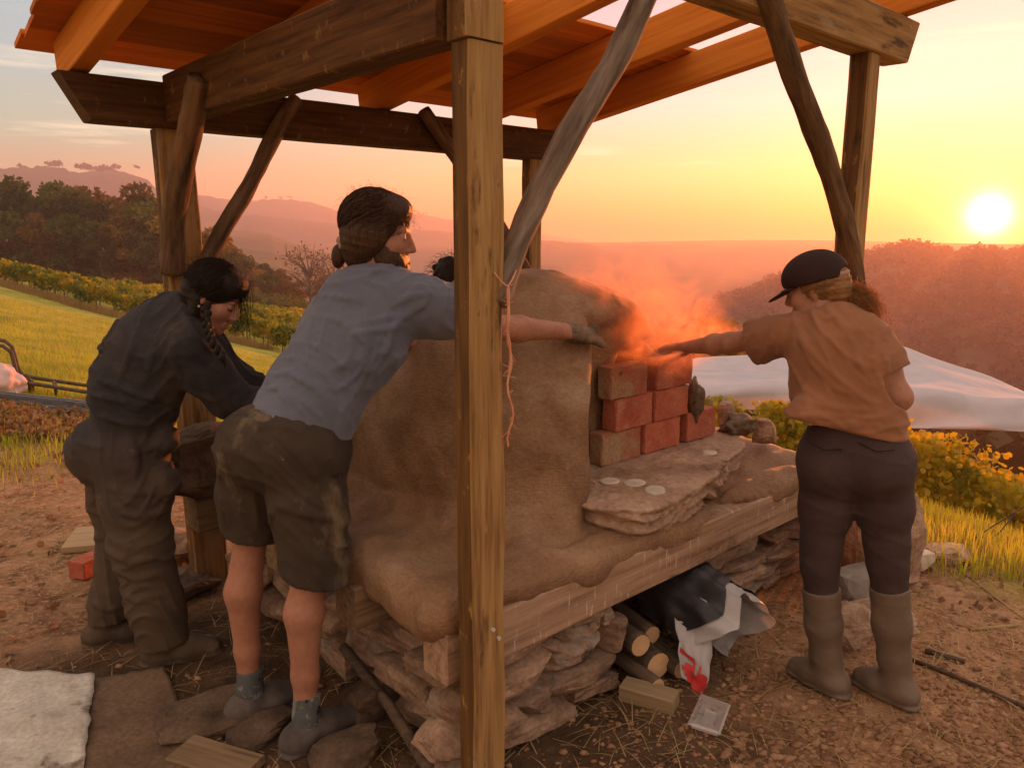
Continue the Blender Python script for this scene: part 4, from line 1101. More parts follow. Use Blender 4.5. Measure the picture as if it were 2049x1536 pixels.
def combed(A, n, c, rad, target, keep, seed, steps=11, step=0.014, lift=0.003, wob=0.0022):
    """hairs lying on an ellipsoid head of hair, combed towards target (head coords)"""
    rs_ = np.random.default_rng(seed); c = np.array(c); rad = np.array(rad) + lift; tg = np.array(target); out = []
    while len(out) < n:
        d = nrm(rs_.normal(size=3)); p = c + d * rad
        if not keep(p): continue
        ph = rs_.uniform(0, 6.3, 3); L = []; l_ = lift * rs_.uniform(-0.5, 1.6)
        for i in range(steps):
            L.append(A(*(p + np.sin(ph + i * 0.9) * wob)))
            v_ = tg - p
            if np.linalg.norm(v_) < 0.02: break
            p = p + nrm(v_ + np.array([0, 0, 0.03])) * step; q = (p - c) / (rad + l_); p = c + q / max(np.linalg.norm(q), 1.0 if i > steps * 2 else 1e-6) * (rad + l_)
        if len(L) > 3: out.append(L)
    return out

# ---- person leaning over the slab in a blue-grey T-shirt
def build_leaning_person():
    g = lambda *a: at(a[0], a[1], Y=a[2])
    pel = g(560, 885, 2.42); hL = g(510, 900, 2.48); hR = g(608, 908, 2.37)
    kL = g(502, 1070, 2.47); kR = g(628, 1105, 2.32); aL = g(500, 1392, 2.43); aR = g(612, 1446, 2.27)
    ch = g(712, 665, 2.50); nk = g(768, 560, 2.56); hd = g(761, 472, 2.57)
    sL = g(690, 598, 2.66); sR = g(842, 606, 2.47); eR = g(985, 655, 2.62); wR = g(1128, 662, 2.82)
    eL = g(735, 640, 2.97); wL = g(840, 700, 3.08)
    toeR, toeL = (0.62, 0.55), (0.75, 0.62)
    P = person((pel[0], pel[1]), 'person in blue-grey T-shirt and dark shorts leaning over the slab, arm on the dome')
    base = np.array([pel[0], pel[1], 0.0])
    ax = nrm(ch - pel); wd = nrm(sR - sL); fw = nrm(np.cross(ax, wd)); fw = fw if fw @ np.array([0.5, 0.8, 0]) > 0 else -fw
    A = Axes(hd, (0.97, -0.10, -0.12), (0.05, 0.02, 1.0), 1.04)
    # body
    S = Shape(); head_form(S, A)
    S.chain([nk - ax * 0.03, hd + np.array([-0.025, 0, -0.06])], [0.062, 0.056], 0.03)
    S.chain([pel, lerp(pel, ch, 0.5), ch, nk - ax * 0.08], [0.125, 0.12, 0.13, 0.09], 0.05, flat=(fw, 0.7))
    S.cone(sL, sR, 0.055, None, 0.05)
    S.chain([sR, lerp(sR, eR, 0.45), eR], [0.052, 0.050, 0.042], 0.03); S.chain([eR, lerp(eR, wR, 0.35), wR], [0.043, 0.044, 0.029], 0.025)
    S.chain([sL, eL], [0.052, 0.042], 0.03); S.chain([eL, wL], [0.043, 0.029], 0.025)
    hand_form(S, wR, nrm(g(1200, 676, 2.93) - wR), (0.1, 0.55, -0.8), -1, 0.14, 1.05)
    hand_form(S, wL, (0.6, 0.6, -0.4), (0.2, 0.3, -0.9), 1, 0.25, 1.05)
    S.cone(hL, hR, 0.10, None, 0.05)
    bk = (-0.6, -0.6, 0); leg_form(S, hL, kL, aL, 1.0, bk); leg_form(S, hR, kR, aR, 1.02, bk)
    foot_form(S, aL, toeL); foot_form(S, aR, toeR)
    body = put('body', S, 0.0055, 'skin', P, base)
    # muddy hand
    S = Shape(); hd_ = nrm(g(1200, 676, 2.93) - wR)
    hand_form(S, wR + hd_ * 0.012, hd_, (0.1, 0.55, -0.8), -1, 0.14, 1.16)
    rs_ = np.random.default_rng(5)
    for i in range(16):
        S.ell(wR + hd_ * rs_.uniform(-0.01, 0.15) + rs_.normal(size=3) * 0.010, [rs_.uniform(0.010, 0.020)] * 3, None, 0.03)
    put('mud_coating', S, 0.005, 'mud', P, base)
    # T-shirt
    T = Shape()
    T.chain([pel - ax * 0.03, lerp(pel, ch, 0.45), ch, lerp(ch, nk, 0.45)], [0.172, 0.172, 0.190, 0.165], 0.06, flat=(fw, 0.70))
    T.chain([sL, lerp(sL, sR, 0.5) + ax * 0.02, sR], [0.072, 0.09, 0.072], 0.05)
    T.cone(nk - ax * 0.10 - fw * 0.03, nk - ax * 0.02 - fw * 0.01, 0.12, 0.070, 0.05)
    cu = lerp(sR, eR, 0.50)
    T.chain([sR - wd * 0.03, lerp(sR, eR, 0.25), lerp(sR, eR, 0.60)], [0.076, 0.078, 0.080], 0.05)
    T.chain([sL, lerp(sL, eL, 0.6)], [0.070, 0.066], 0.05)
    T.cone(lerp(sR, ch, 0.45) + wd * 0.02, lerp(sR, eR, 0.3) - ax * 0.03, 0.06, 0.05, 0.06)
    # loose tail hanging on the far side of the hem
    T.cone(g(650, 790, 2.40), g(672, 868, 2.39), 0.075, 0.05, 0.06, flat=(fw, 0.7))
    d1 = nrm(wd * 0.55 - ax * 0.85)
    T.disp(folds([(ax + wd * 0.35, 0.085), (ax * 0.8 - wd * 0.7, 0.12), (ax * 0.6 - wd * 1.0, 0.07)], 0.0060, 4, 0.045), 0.05)
    T.crease([[(300, 480), (480, 515), (580, 600)], [(240, 590), (380, 590), (470, 640), (520, 740), (520, 830)], [(220, 645), (340, 640), (440, 700), (490, 800), (470, 880)], [(170, 705), (300, 690), (400, 740), (440, 830)],
              [(130, 765), (260, 740), (360, 790), (420, 850)], [(640, 480), (600, 620), (560, 700), (500, 800)], [(660, 520), (640, 600), (590, 680)], [(720, 495), (660, 500), (560, 520)], [(700, 530), (640, 540), (520, 560)],
              [(400, 345), (540, 350), (640, 345)], [(340, 430), (460, 430), (560, 450)], [(760, 460), (690, 500), (650, 550)], [(780, 420), (720, 430), (660, 460)], [(560, 380), (620, 400), (660, 440)]], 0.0085, 0.0050, 0.011, (400, 340), 0.588)
    h3 = [g(443, 812, 2.45), g(560, 806, 2.36), g(690, 888, 2.40)]
    n3 = np.cross(h3[1] - h3[0], h3[2] - h3[0]); n3 = n3 if n3[2] < 0 else -n3
    nb_ = nrm(nrm(n3) * 0.4 - ax * 0.8)
    T.half(g(575, 836, 2.40), nrm(np.array([-0.32, -0.10, -0.94])), 0.004)
    T.cuff(lerp(sR, eR, 0.52), nrm(eR - sR))
    T.cone(lerp(sR, eR, 0.44), lerp(sR, eR, 0.75), 0.058, 0.066, 0.005, 'sub')
    T.cone(nk - ax * 0.02, hd, 0.064, 0.058, 0.006, 'sub')
    put('t_shirt', T, 0.006, 'tee_blue', P, base)
    # shorts
    B = Shape(); dn = np.array([0, 0, -1.0])
    B.cone(hL + ax * 0.02, hR + ax * 0.02, 0.135, 0.138, 0.05); B.cone(pel + ax * 0.09, pel, 0.148, 0.155, 0.05, flat=(fw, 0.72))
    B.ell(lerp(hL, hR, 0.3) - fw * 0.06 - ax * 0.02, (0.10, 0.10, 0.11), None, 0.05); B.ell(lerp(hL, hR, 0.75) - fw * 0.06 - ax * 0.02, (0.10, 0.10, 0.11), None, 0.05)
    B.chain([hL, lerp(hL, kL, 0.5), kL + dn * 0.05], [0.118, 0.108, 0.100], 0.035); B.chain([hR, lerp(hR, kR, 0.5), kR + dn * 0.08], [0.122, 0.118, 0.112], 0.035)
    B.disp(folds([((0.3, 0.2, 1.0), 0.11), ((-0.7, 0.1, 0.7), 0.14), ((0.8, 0.3, 0.5), 0.09)], 0.0055, 8, 0.045), 0.05)
    B.crease([[(900, 150), (1100, 330), (1250, 520), (1340, 700)], [(1000, 480), (1150, 640), (1300, 720)], [(1280, 180), (1340, 400), (1370, 620)], [(950, 700), (1150, 760), (1350, 800)], [(560, 200), (520, 500), (540, 800)], [(840, 300), (900, 600), (880, 900)], [(620, 60), (800, 120), (1000, 130)]], 0.010, 0.0055, 0.014, (300, 820), 0.2734)
    c1, c2 = g(500, 1085, 2.40), g(625, 1158, 2.28); sl_ = nrm(np.cross(c2 - c1, np.array([0.45, 0.9, 0.0]))); sl_ = sl_ if sl_[2] < 0 else -sl_
    B.half(lerp(c1, c2, 0.5), sl_, 0.004)
    B.cone(lerp(hL, kL, 0.75), kL + dn * 0.15, 0.080, 0.084, 0.004, 'sub'); B.cone(lerp(hR, kR, 0.75), kR + dn * 0.2, 0.086, 0.095, 0.004, 'sub')
    put('shorts', B, 0.006, 'shorts_cloth', P, base)
    # socks and shoes
    for a_, k_, td in ((aL, kL, toeL), (aR, kR, toeR)):
        C = Shape(); up = nrm(k_ - a_)
        C.chain([a_ + up * 0.115, a_ + up * 0.03, a_ - np.array([0, 0, 0.03])], [0.0445, 0.0445, 0.05], 0.01)
        C.half(a_ + up * 0.105, up, 0.003)
        put('sock', C, 0.006, 'sock_camo', P, base)
        put('shoe', shoe_form(a_ + np.array([0.0, 0, 0]), td, 0.055, 1.06), 0.006, 'shoe_grey', P, base)
    # hair, bun, scrunchie, beard
    H = Shape(); e = lambda c, r, k=0.02, op='add': H.ell(A(*c), r, A.m, k, op)
    e((0, -0.024, 0.042), (0.088, 0.106, 0.098)); e((0, -0.075, -0.01), (0.070, 0.050, 0.075), 0.04); e((0, 0.035, 0.085), (0.065, 0.062, 0.050), 0.03)
    e((0, 0.112, -0.045), (0.10, 0.072, 0.100), 0.01, 'sub')
    e((0.060, -0.016, -0.015), (0.022, 0.044, 0.045), 0.06); e((-0.060, -0.016, -0.015), (0.022, 0.044, 0.045), 0.06); e((0, -0.052, -0.075), (0.058, 0.046, 0.055), 0.06)
    H.cone(A(0, -0.085, -0.030), A(0, -0.108, -0.050), 0.034, 0.028, 0.02)
    H.disp(folds([(A.r * 1.0 + A.u * 0.5, 0.020), (A.u, 0.028)], 0.0016, 3, 0.012), 0.02)
    put('hair', H, 0.005, 'hair_brown', P, base)
    K = Shape(); K.ell(A(0, -0.126, -0.070), (0.024, 0.026, 0.032), A.m, 0.02); K.ell(A(0.006, -0.128, -0.096), (0.016, 0.018, 0.024), A.m, 0.02)
    put('hair_bun', K, 0.005, 'hair_brown', P, base)
    q = Shape()
    for i in range(9):
        a0, a1 = 2 * math.pi * i / 9, 2 * math.pi * (i + 1) / 9; cc = A(0, -0.106, -0.046); n1, n2 = A.r, nrm(A.u * 0.8 - A.f * 0.5)
        f_ = lambda a: cc + (n1 * math.cos(a) + n2 * math.sin(a)) * (0.030 + 0.004 * math.sin(a * 4))
        q.cone(f_(a0), f_(a1), 0.012 + 0.004 * (i % 2), 0.012 + 0.004 * ((i + 1) % 2), 0.006)
    put('scrunchie', q, 0.0045, 'scrunchie_cloth', P, base)
    E = Shape(); e2 = lambda c, r, k=0.02, op='add': E.ell(A(*c), r, A.m, k, op)
    e2((0, 0.052, -0.080), (0.056, 0.052, 0.050)); e2((0, 0.080, -0.118), (0.030, 0.026, 0.030)); e2((0.050, 0.034, -0.046), (0.017, 0.042, 0.054), 0.045); e2((-0.050, 0.034, -0.046), (0.017, 0.042, 0.054), 0.045)
    e2((0, 0.105, -0.060), (0.03, 0.018, 0.016), 0.006, 'sub')
    E.disp(folds([(A.f + A.r, 0.014), (A.u, 0.016)], 0.0035, 6, 0.01), 0.02)
    put('beard', E, 0.005, 'hair_brown', P, base)
    rs_ = np.random.default_rng(3); roots = []
    for i in range(170):
        d_ = rs_.normal(size=3); d_[2] = abs(d_[2]) * 0.9 + 0.1; d_ = nrm(d_); d_[1] = d_[1] * 1.0
        roots.append((d_[0] * 0.088, -0.024 + d_[1] * 0.105, 0.042 + d_[2] * 0.096))
    cv = hair_strands(A, roots, 0.05, 0.32, 0.0060, 0.0006, 4, lambda p: np.array([p[0] * 6, p[1] * 3 + 0.35, p[2] * 4]))
    cv2 = combed(A, 1200, (0, -0.024, 0.042), (0.088, 0.106, 0.098), (0, -0.108, -0.045), lambda p: p[2] > -0.075 + 1.1 * max(p[1], 0) and p[1] < 0.085, 61)
    cv2 += combed(A, 500, (0, -0.040, -0.025), (0.078, 0.072, 0.085), (0, -0.106, -0.046), lambda p: p[2] < 0.03 and p[1] < 0.02, 71)
    obj('combed_hair', strands(cv2, 0.0016), MAT['hair_brown'], P, Matrix.Identity(4))
    obj('flyaway_hair', strands(cv, 0.00045), MAT['hair_brown'], P, Matrix.Identity(4))
    return P

pmat('sock_camo', [(0.060, 0.066, 0.070), (0.10, 0.11, 0.115)], 8, bump=0.4, bscale=90, bdist=0.002, rnd=0,
     spots=[((0.20, 0.20, 0.20), 17, 0.54, 0.02, (1, 1, 1)), ((0.15, 0.16, 0.045), 15, 0.60, 0.02, (1, 1, 1)), ((0.012, 0.012, 0.014), 19, 0.60, 0.02, (1, 1, 1))])
build_leaning_person()

# ---- person at the far side of the mouth, cap, rust T-shirt, rubber boots
def build_cap_person():
    g = lambda *a: at(a[0], a[1], Y=a[2])
    pel = g(1708, 905, 2.60); hL = g(1662, 925, 2.64); hR = g(1762, 928, 2.58); kL = g(1640, 1130, 2.61); kR = g(1776, 1125, 2.55)
    aL = g(1655, 1352, 2.60); aR = g(1792, 1362, 2.53)
    ch = g(1690, 740, 2.67); nk = g(1650, 625, 2.75); hd = g(1630, 578, 2.80)
    sL = g(1574, 668, 2.80); sR = g(1736, 682, 2.67); eL = g(1460, 686, 3.00); wL = g(1378, 694, 3.19); fL = g(1335, 694, 3.30)
    eR = g(1796, 795, 2.60); wR = g(1738, 812, 2.80)
    td = nrm((-0.55, 0.75, 0))
    P = person((pel[0], pel[1]), 'person in rust T-shirt, dark jeans, cap and rubber boots reaching across to the dome')
    base = np.array([pel[0], pel[1], 0.0])
    ax = nrm(ch - pel); wd = nrm(sR - sL); fw = nrm(np.cross(ax, wd)); fw = fw if fw[1] > 0 else -fw
    A = Axes(hd, (-0.80, 0.55, -0.30), (-0.22, 0.12, 1.0), 0.95)
    S = Shape(); head_form(S, A)
    S.chain([nk - ax * 0.04, hd + A.u * -0.05 - A.f * 0.02], [0.058, 0.050], 0.03)
    S.chain([pel, lerp(pel, ch, 0.5), ch, nk - ax * 0.06], [0.125, 0.105, 0.12, 0.085], 0.05, flat=(fw, 0.7))
    S.cone(sL, sR, 0.05, None, 0.05)
    S.chain([sL, lerp(sL, eL, 0.5), eL], [0.050, 0.046, 0.038], 0.03); S.chain([eL, lerp(eL, wL, 0.35), wL], [0.040, 0.040, 0.026], 0.025)
    S.chain([sR, lerp(sR, eR, 0.5), eR], [0.052, 0.054, 0.046], 0.03); S.chain([eR, lerp(eR, wR, 0.35), wR], [0.045, 0.042, 0.027], 0.025)
    hand_form(S, wL, nrm(fL - wL), (-0.4, 0.3, -0.8), 1, 0.18, 0.95); hand_form(S, wR, (-0.6, 0.5, -0.3), (-0.3, 0.2, -0.9), -1, 0.5, 0.95)
    S.cone(hL, hR, 0.10, None, 0.05)
    leg_form(S, hL, kL, aL, 0.82); leg_form(S, hR, kR, aR, 0.82); foot_form(S, aL, td, 0.8); foot_form(S, aR, td, 0.8)
    put('body', S, 0.0055, 'skin', P, base)
    # T-shirt, loose
    T = Shape(); dn = np.array([0, 0, -1.0])
    wst = g(1705, 845, 2.61)
    T.chain([wst + dn * 0.05, lerp(wst, ch, 0.5), ch, lerp(ch, nk, 0.5)], [0.166, 0.160, 0.168, 0.140], 0.06, flat=(fw, 0.72))
    T.chain([sL, lerp(sL, sR, 0.5) - ax * 0.005, sR], [0.064, 0.082, 0.064], 0.05)
    T.cone(nk - ax * 0.13 - fw * 0.02, nk - ax * 0.055, 0.115, 0.070, 0.05)
    T.chain([sL - wd * -0.02, lerp(sL, eL, 0.35), lerp(sL, eL, 0.62)], [0.068, 0.070, 0.072], 0.05)
    T.cone(lerp(sL, eL, 0.30) + dn * 0.03, lerp(sL, eL, 0.50) + dn * 0.070, 0.045, 0.030, 0.05)
    T.chain([sR, lerp(sR, eR, 0.35), lerp(sR, eR, 0.7)], [0.066, 0.066, 0.068], 0.05)
    T.cone(g(1610, 830, 2.58), g(1598, 900, 2.58), 0.06, 0.035, 0.07, flat=(fw, 0.8))
    T.disp(folds([(ax * 0.75 + wd * 0.75, 0.12), (ax * 0.35 + wd * 1.0, 0.16), (ax * 0.9 - wd * 0.5, 0.13)], 0.0060, 12, 0.04), 0.05)
    T.crease([[(185, 160), (205, 176), (228, 168)], [(150, 200), (180, 260), (230, 310), (320, 340)], [(130, 245), (165, 310), (220, 350), (330, 362)], [(250, 200), (270, 260), (310, 310)], [(300, 200), (300, 270), (325, 330)],
              [(150, 332), (220, 345), (300, 350)], [(160, 362), (240, 362), (340, 370)], [(150, 382), (230, 376), (330, 380)], [(165, 402), (195, 390), (240, 386)], [(128, 200), (115, 240)], [(108, 190), (95, 230)], [(330, 190), (318, 240), (330, 300)]], 0.0085, 0.0048, 0.011, (1440, 460), 1.0294)
    def low(Pn):    # gathered folds above the hem
        z = Pn[:, 2]; w = np.clip((1.13 - z) / 0.10, 0, 1)
        return -0.006 * w * (1 - np.abs(np.sin((z + 0.10 * (Pn @ wd) + 0.02 * np.sin(Pn @ wd * 23)) * 62))) ** 1.5 - 0.006 * w
    T.disp(low, 0.05)
    T.half(g(1705, 868, 2.50), nrm((-0.20, 0.0, -1.0)), 0.012)
    T.cuff(lerp(sL, eL, 0.56), nrm(eL - sL)); T.cuff(lerp(sR, eR, 0.60), nrm(eR - sR))
    T.cone(lerp(sL, eL, 0.35), lerp(sL, eL, 0.85), 0.054, 0.064, 0.004, 'sub'); T.cone(lerp(sR, eR, 0.48), lerp(sR, eR, 0.9), 0.057, 0.060, 0.004, 'sub')
    T.cone(nk - ax * 0.045, hd, 0.062, 0.054, 0.006, 'sub')
    put('t_shirt', T, 0.006, 'tee_rust', P, base)
    # jeans
    B = Shape()
    B.cone(hL + ax * 0.03, hR + ax * 0.03, 0.106, 0.106, 0.05); B.cone(wst + dn * 0.02, pel, 0.138, 0.143, 0.05, flat=(fw, 0.78))
    for hh, sg in ((hL, -1), (hR, 1)): B.ell(hh - fw * 0.055 + wd * sg * 0.002 + dn * 0.02, (0.092, 0.095, 0.100), None, 0.045)
    B.chain([hL, lerp(hL, kL, 0.45), lerp(hL, kL, 0.8), kL, lerp(kL, aL, 0.25)], [0.110, 0.090, 0.070, 0.063, 0.060], 0.03)
    B.chain([hR, lerp(hR, kR, 0.45), lerp(hR, kR, 0.8), kR, lerp(kR, aR, 0.25)], [0.112, 0.092, 0.072, 0.065, 0.061], 0.03)
    B.disp(folds([((0.2, 0.2, 1.0), 0.09), ((0.7, 0, 0.7), 0.10)], 0.0022, 18, 0.03), 0.04)
    seat = lerp(hL, hR, 0.5)
    B.cone(seat - fw * 0.17 + np.array([0, 0, 0.10]), seat - fw * 0.15 + np.array([0, 0, -0.06]), 0.006, 0.012, 0.012, 'sub')
    B.cone(seat + np.array([0, 0, -0.115]), seat + np.array([0, 0, -0.30]), 0.012, 0.040, 0.02, 'sub')
    B.half(wst, ax, 0.004)
    jn = put('jeans', B, 0.006, 'jeans', P, base)
    m = MB()
    for hh, sg in ((hL, -1), (hR, 1)):     # back pocket seams
        c_ = hh - fw * 0.155 + ax * 0.055 + wd * sg * 0.0
        m.tube([c_ - wd * 0.055 + ax * 0.02 + fw * 0.012, c_ + fw * 0.002, c_ + wd * 0.055 + ax * 0.012 + fw * 0.016], 0.0025, 5)
    obj('pocket_seam', m.mesh(), MAT['cap_cloth'], jn, Matrix.Identity(4))
    # boots
    for a_, k_ in ((aL, kL), (aR, kR)):
        C = shoe_form(a_, td, 0.06, 0.98, ln=0.72); top = lerp(k_, a_, 0.20)
        C.chain([top + (top - a_) * 0.15, lerp(top, a_, 0.4) - np.array([0, 0, 0]), lerp(top, a_, 0.75), a_ - td * 0.01], [0.0675, 0.064, 0.053, 0.052], 0.025)
        C.half(top, nrm(k_ - a_), 0.003);
        C.disp(folds([((0.2, 0.1, 1.0), 0.07)], 0.0016, 22, 0.03), 0.03)
        put('rubber_boot', C, 0.006, 'rubber_boot', P, base)
    # hair, ponytail, cap
    H = Shape(); e = lambda c, r, k=0.02, op='add': H.ell(A(*c), r, A.m, k, op)
    e((0, -0.028, 0.022), (0.080, 0.096, 0.088)); e((0, -0.085, -0.03), (0.058, 0.040, 0.055), 0.04); e((0, 0.125, -0.05), (0.11, 0.085, 0.12), 0.01, 'sub')
    H.disp(folds([(A.u * 0.8 + A.f * 0.5, 0.018), (A.u, 0.026)], 0.004, 31, 0.01), 0.02)
    put('hair', H, 0.005, 'hair_blond', P, base)
    cv2 = combed(A, 600, (0, -0.028, 0.022), (0.080, 0.096, 0.088), (0.01, -0.12, -0.04), lambda p: p[2] < 0.03 and p[1] < 0.03, 62)
    obj('combed_hair', strands(cv2, 0.0016), MAT['hair_blond'], P, Matrix.Identity(4))
    tie = A(0.02, -0.105, -0.035); end = g(1748, 632, 2.69)
    rs_ = np.random.default_rng(8); cv = []
    for i in range(520):
        a = rs_.normal(size=3) * 0.014; b = rs_.normal(size=3) * np.array([0.020, 0.020, 0.022]); ph = rs_.uniform(0, 6.3, 3); L_ = rs_.uniform(0.65, 1.12); c = []
        amp = rs_.uniform(0.003, 0.010)
        for j in range(11):
            t = j / 10 * L_
            c.append(lerp(tie, end, t) + lerp(a, b, min(1, t * 1.6)) + np.array([0, 0, 0.022 * math.sin(math.pi * min(t, 1.0))]) + np.sin(ph + j * 1.7) * amp * min(1, t * 3))
        cv.append(c)
    obj('ponytail', strands(cv, 0.0013), MAT['hair_blond'], P, Matrix.Identity(4))
    C = Shape(); e = lambda c, r, k=0.02, op='add': C.ell(A(*c), r, A.m, k, op)
    e((0, -0.020, 0.040), (0.090, 0.109, 0.100)); e((0, 0.02, 0.055), (0.080, 0.085, 0.070), 0.03)
    C.half(A(0, -0.02, 0.022), -A.u + A.f * 0.05, 0.006)
    e((0, -0.020, 0.020), (0.084, 0.103, 0.090), 0.004, 'sub')
    e((0, -0.115, 0.035), (0.045, 0.03, 0.018), 0.01, 'sub')
    cap = put('cap', C, 0.005, 'cap_cloth', P, base)
    Bm = Shape(); Bm.cone(A(-0.050, 0.075, 0.022), A(0.050, 0.075, 0.022), 0.03, 0.03, 0.01, flat=(A.u, 0.16)); Bm.ell(A(0, 0.100, 0.016), (0.076, 0.078, 0.0075), Axes(A.c, A.f * 0.96 - A.u * 0.28, A.u).m, 0.01)
    put('cap_brim', Bm, 0.0045, 'cap_cloth', cap, base)
    m = MB(); pts = [A(0.088 * math.cos(a), -0.020 - 0.112 * math.sin(a), 0.026 + 0.004 * math.sin(a)) for a in np.linspace(0.45, math.pi - 0.45, 12)]
    m.tube(pts, 0.009, 6, flat=0.3)
    obj('cap_strap', m.mesh('cap_strap', True), MAT['hair_blond'] if False else MAT['scrunchie_cloth'], cap, Matrix.Identity(4))
build_cap_person()

# ---- person in dark coveralls
def build_coverall_person():
    g = lambda *a: at(a[0], a[1], Y=a[2])
    pel = g(245, 900, 2.92); hL = g(228, 905, 3.00); hR = g(262, 912, 2.85); kL = g(248, 1085, 3.00); kR = g(282, 1085, 2.80)
    aL = g(212, 1268, 2.93); aR = g(330, 1288, 2.79)
    ch = g(312, 700, 2.90); nk = g(382, 618, 2.92); hd = g(428, 596, 2.90)
    sL = g(352, 632, 3.05); sR = g(378, 690, 2.78); eR = g(452, 792, 2.86); wR = g(610, 846, 3.00); fR = g(695, 872, 3.05)
    eL = g(470, 760, 3.18); wL = g(590, 800, 3.28)
    td = nrm((0.85, 0.30, 0))
    P = person((pel[0], pel[1]), 'person with a dark braid in mud-stained navy coveralls bending towards the oven')
    base = np.array([pel[0], pel[1], 0.0])
    ax = nrm(nk - pel); wd = nrm(sR - sL); fw = nrm(np.cross(ax, wd)); fw = fw if fw[0] > 0 else -fw
    A = Axes(hd, (0.86, -0.06, -0.50), (0.48, 0.10, 0.86), 0.98)
    S = Shape(); head_form(S, A)
    S.chain([nk - ax * 0.03, hd - A.u * 0.05 - A.f * 0.02], [0.055, 0.048], 0.03)
    S.chain([pel, ch, nk - ax * 0.05], [0.11, 0.11, 0.08], 0.05, flat=(fw, 0.7))
    S.chain([sR, eR], [0.045, 0.038], 0.03); S.chain([eR, wR], [0.038, 0.026], 0.025); S.chain([sL, eL], [0.045, 0.038], 0.03); S.chain([eL, wL], [0.038, 0.026], 0.025)
    hand_form(S, wR, nrm(fR - wR), (0.2, 0.3, -0.9), -1, 0.30, 0.98, 0.25); hand_form(S, wL, (0.8, 0.3, -0.4), (0.2, 0.3, -0.9), 1, 0.3, 0.95)
    leg_form(S, hL, kL, aL, 0.9); leg_form(S, hR, kR, aR, 0.9); foot_form(S, aL, td, 0.9); foot_form(S, aR, td, 0.9)
    put('body', S, 0.0055, 'skin', P, base)
    G = Shape(); hand_form(G, wR + nrm(fR - wR) * 0.02, nrm(fR - wR), (0.2, 0.3, -0.9), -1, 0.30, 1.08, 0.25)
    put('mud_coating', G, 0.005, 'mud', P, base)
    T = Shape(); dn = np.array([0, 0, -1.0])
    wst = lerp(pel, ch, 0.42)
    T.chain([pel, wst, ch, lerp(ch, nk, 0.5)], [0.155, 0.160, 0.185, 0.135], 0.06, flat=(fw, 0.80))
    T.ell(lerp(pel, ch, 0.62) - fw * 0.04, (0.15, 0.15, 0.15), None, 0.08)
    T.chain([sL, lerp(sL, sR, 0.5), sR], [0.072, 0.095, 0.078], 0.06)
    T.cone(lerp(ch, nk, 0.6), nk - ax * 0.01, 0.11, 0.068, 0.05)
    T.chain([sR, lerp(sR, eR, 0.5), eR, lerp(eR, wR, 0.4), lerp(eR, wR, 0.9)], [0.080, 0.080, 0.072, 0.062, 0.046], 0.05)
    T.chain([sL, lerp(sL, eL, 0.5), eL, lerp(eL, wL, 0.9)], [0.078, 0.078, 0.070, 0.046], 0.05)
    T.cone(hL, hR, 0.120, 0.122, 0.05)
    T.ell(lerp(hL, hR, 0.5) - fw * 0.075 - ax * 0.01, (0.125, 0.125, 0.13), None, 0.05)
    T.chain([hL, lerp(hL, kL, 0.5), kL, lerp(kL, aL, 0.6), lerp(kL, aL, 0.93)], [0.125, 0.112, 0.095, 0.085, 0.080], 0.04)
    T.chain([hR, lerp(hR, kR, 0.5), kR, lerp(kR, aR, 0.6), lerp(kR, aR, 0.93)], [0.130, 0.122, 0.108, 0.100, 0.096], 0.04)
    # slack cloth standing off the front of waist and thigh
    T.ell(g(338, 880, 2.84), (0.035, 0.05, 0.05), None, 0.05); T.ell(g(338, 965, 2.80), (0.035, 0.06, 0.055), None, 0.06)
    T.cone(g(205, 695, 2.98), g(232, 730, 2.96), 0.02, 0.02, 0.06)
    T.disp(folds([((0.25, 0.0, 1.0), 0.085), ((-0.5, 0.2, 0.8), 0.12), ((0.9, 0.2, 0.6), 0.10)], 0.0062, 27, 0.05), 0.05)
    T.crease([[(760, 430), (680, 560), (620, 680)], [(900, 440), (820, 640), (780, 760), (740, 860)], [(1000, 560), (940, 700), (900, 820)], [(1060, 620), (1080, 740), (1120, 860)], [(1150, 650), (1240, 720), (1330, 800)], [(1100, 900), (1220, 940), (1320, 990)],
              [(600, 860), (740, 900), (900, 960), (1060, 1000)], [(560, 950), (720, 980), (880, 1010)], [(620, 1080), (760, 1120), (900, 1130)], [(480, 1240), (620, 1280)], [(800, 1200), (840, 1350), (830, 1450)], [(900, 1290), (980, 1240)], [(1120, 440), (1180, 560), (1240, 620)]], 0.010, 0.0060, 0.014, (0, 480), 0.3256)
    T.crease([[(370, 700), (500, 720), (610, 690)], [(300, 900), (420, 960), (570, 940)], [(340, 1000), (460, 1050), (590, 1020)], [(330, 1100), (450, 1160), (610, 1130)], [(240, 1180), (300, 1210), (370, 1200)], [(300, 560), (420, 600), (560, 590)]], 0.011, 0.0065, 0.015, (100, 760), 0.3777)
    T.cone(nk - ax * 0.02, hd, 0.062, 0.055, 0.006, 'sub')
    T.half(lerp(aR, kR, 0.05) + dn * 0.0, nrm((0.0, 0.1, -1.0)), 0.006)
    cvr = put('coveralls', T, 0.006, 'coverall_cloth', P, base)
    # collar, pocket with the orange light on its lining
    C = Shape(); 
    for i in range(10):
        a0, a1 = -0.5 + 4.2 * i / 10, -0.5 + 4.2 * (i + 1) / 10; cc = nk + ax * 0.012; n1, n2 = wd, fw
        f_ = lambda a: cc + (n1 * math.cos(a) - n2 * math.sin(a)) * 0.066
        C.cone(f_(a0), f_(a1), 0.026, 0.026, 0.01, flat=(nrm(f_((a0 + a1) / 2) - cc), 0.30))
    put('collar', C, 0.005, 'coverall_cloth', cvr, base)
    for a_, r_ in ((aL, 1.05), (aR, 1.10)):
        put('work_boot', shoe_form(a_, td, 0.10, r_), 0.006, 'work_boot', P, base)
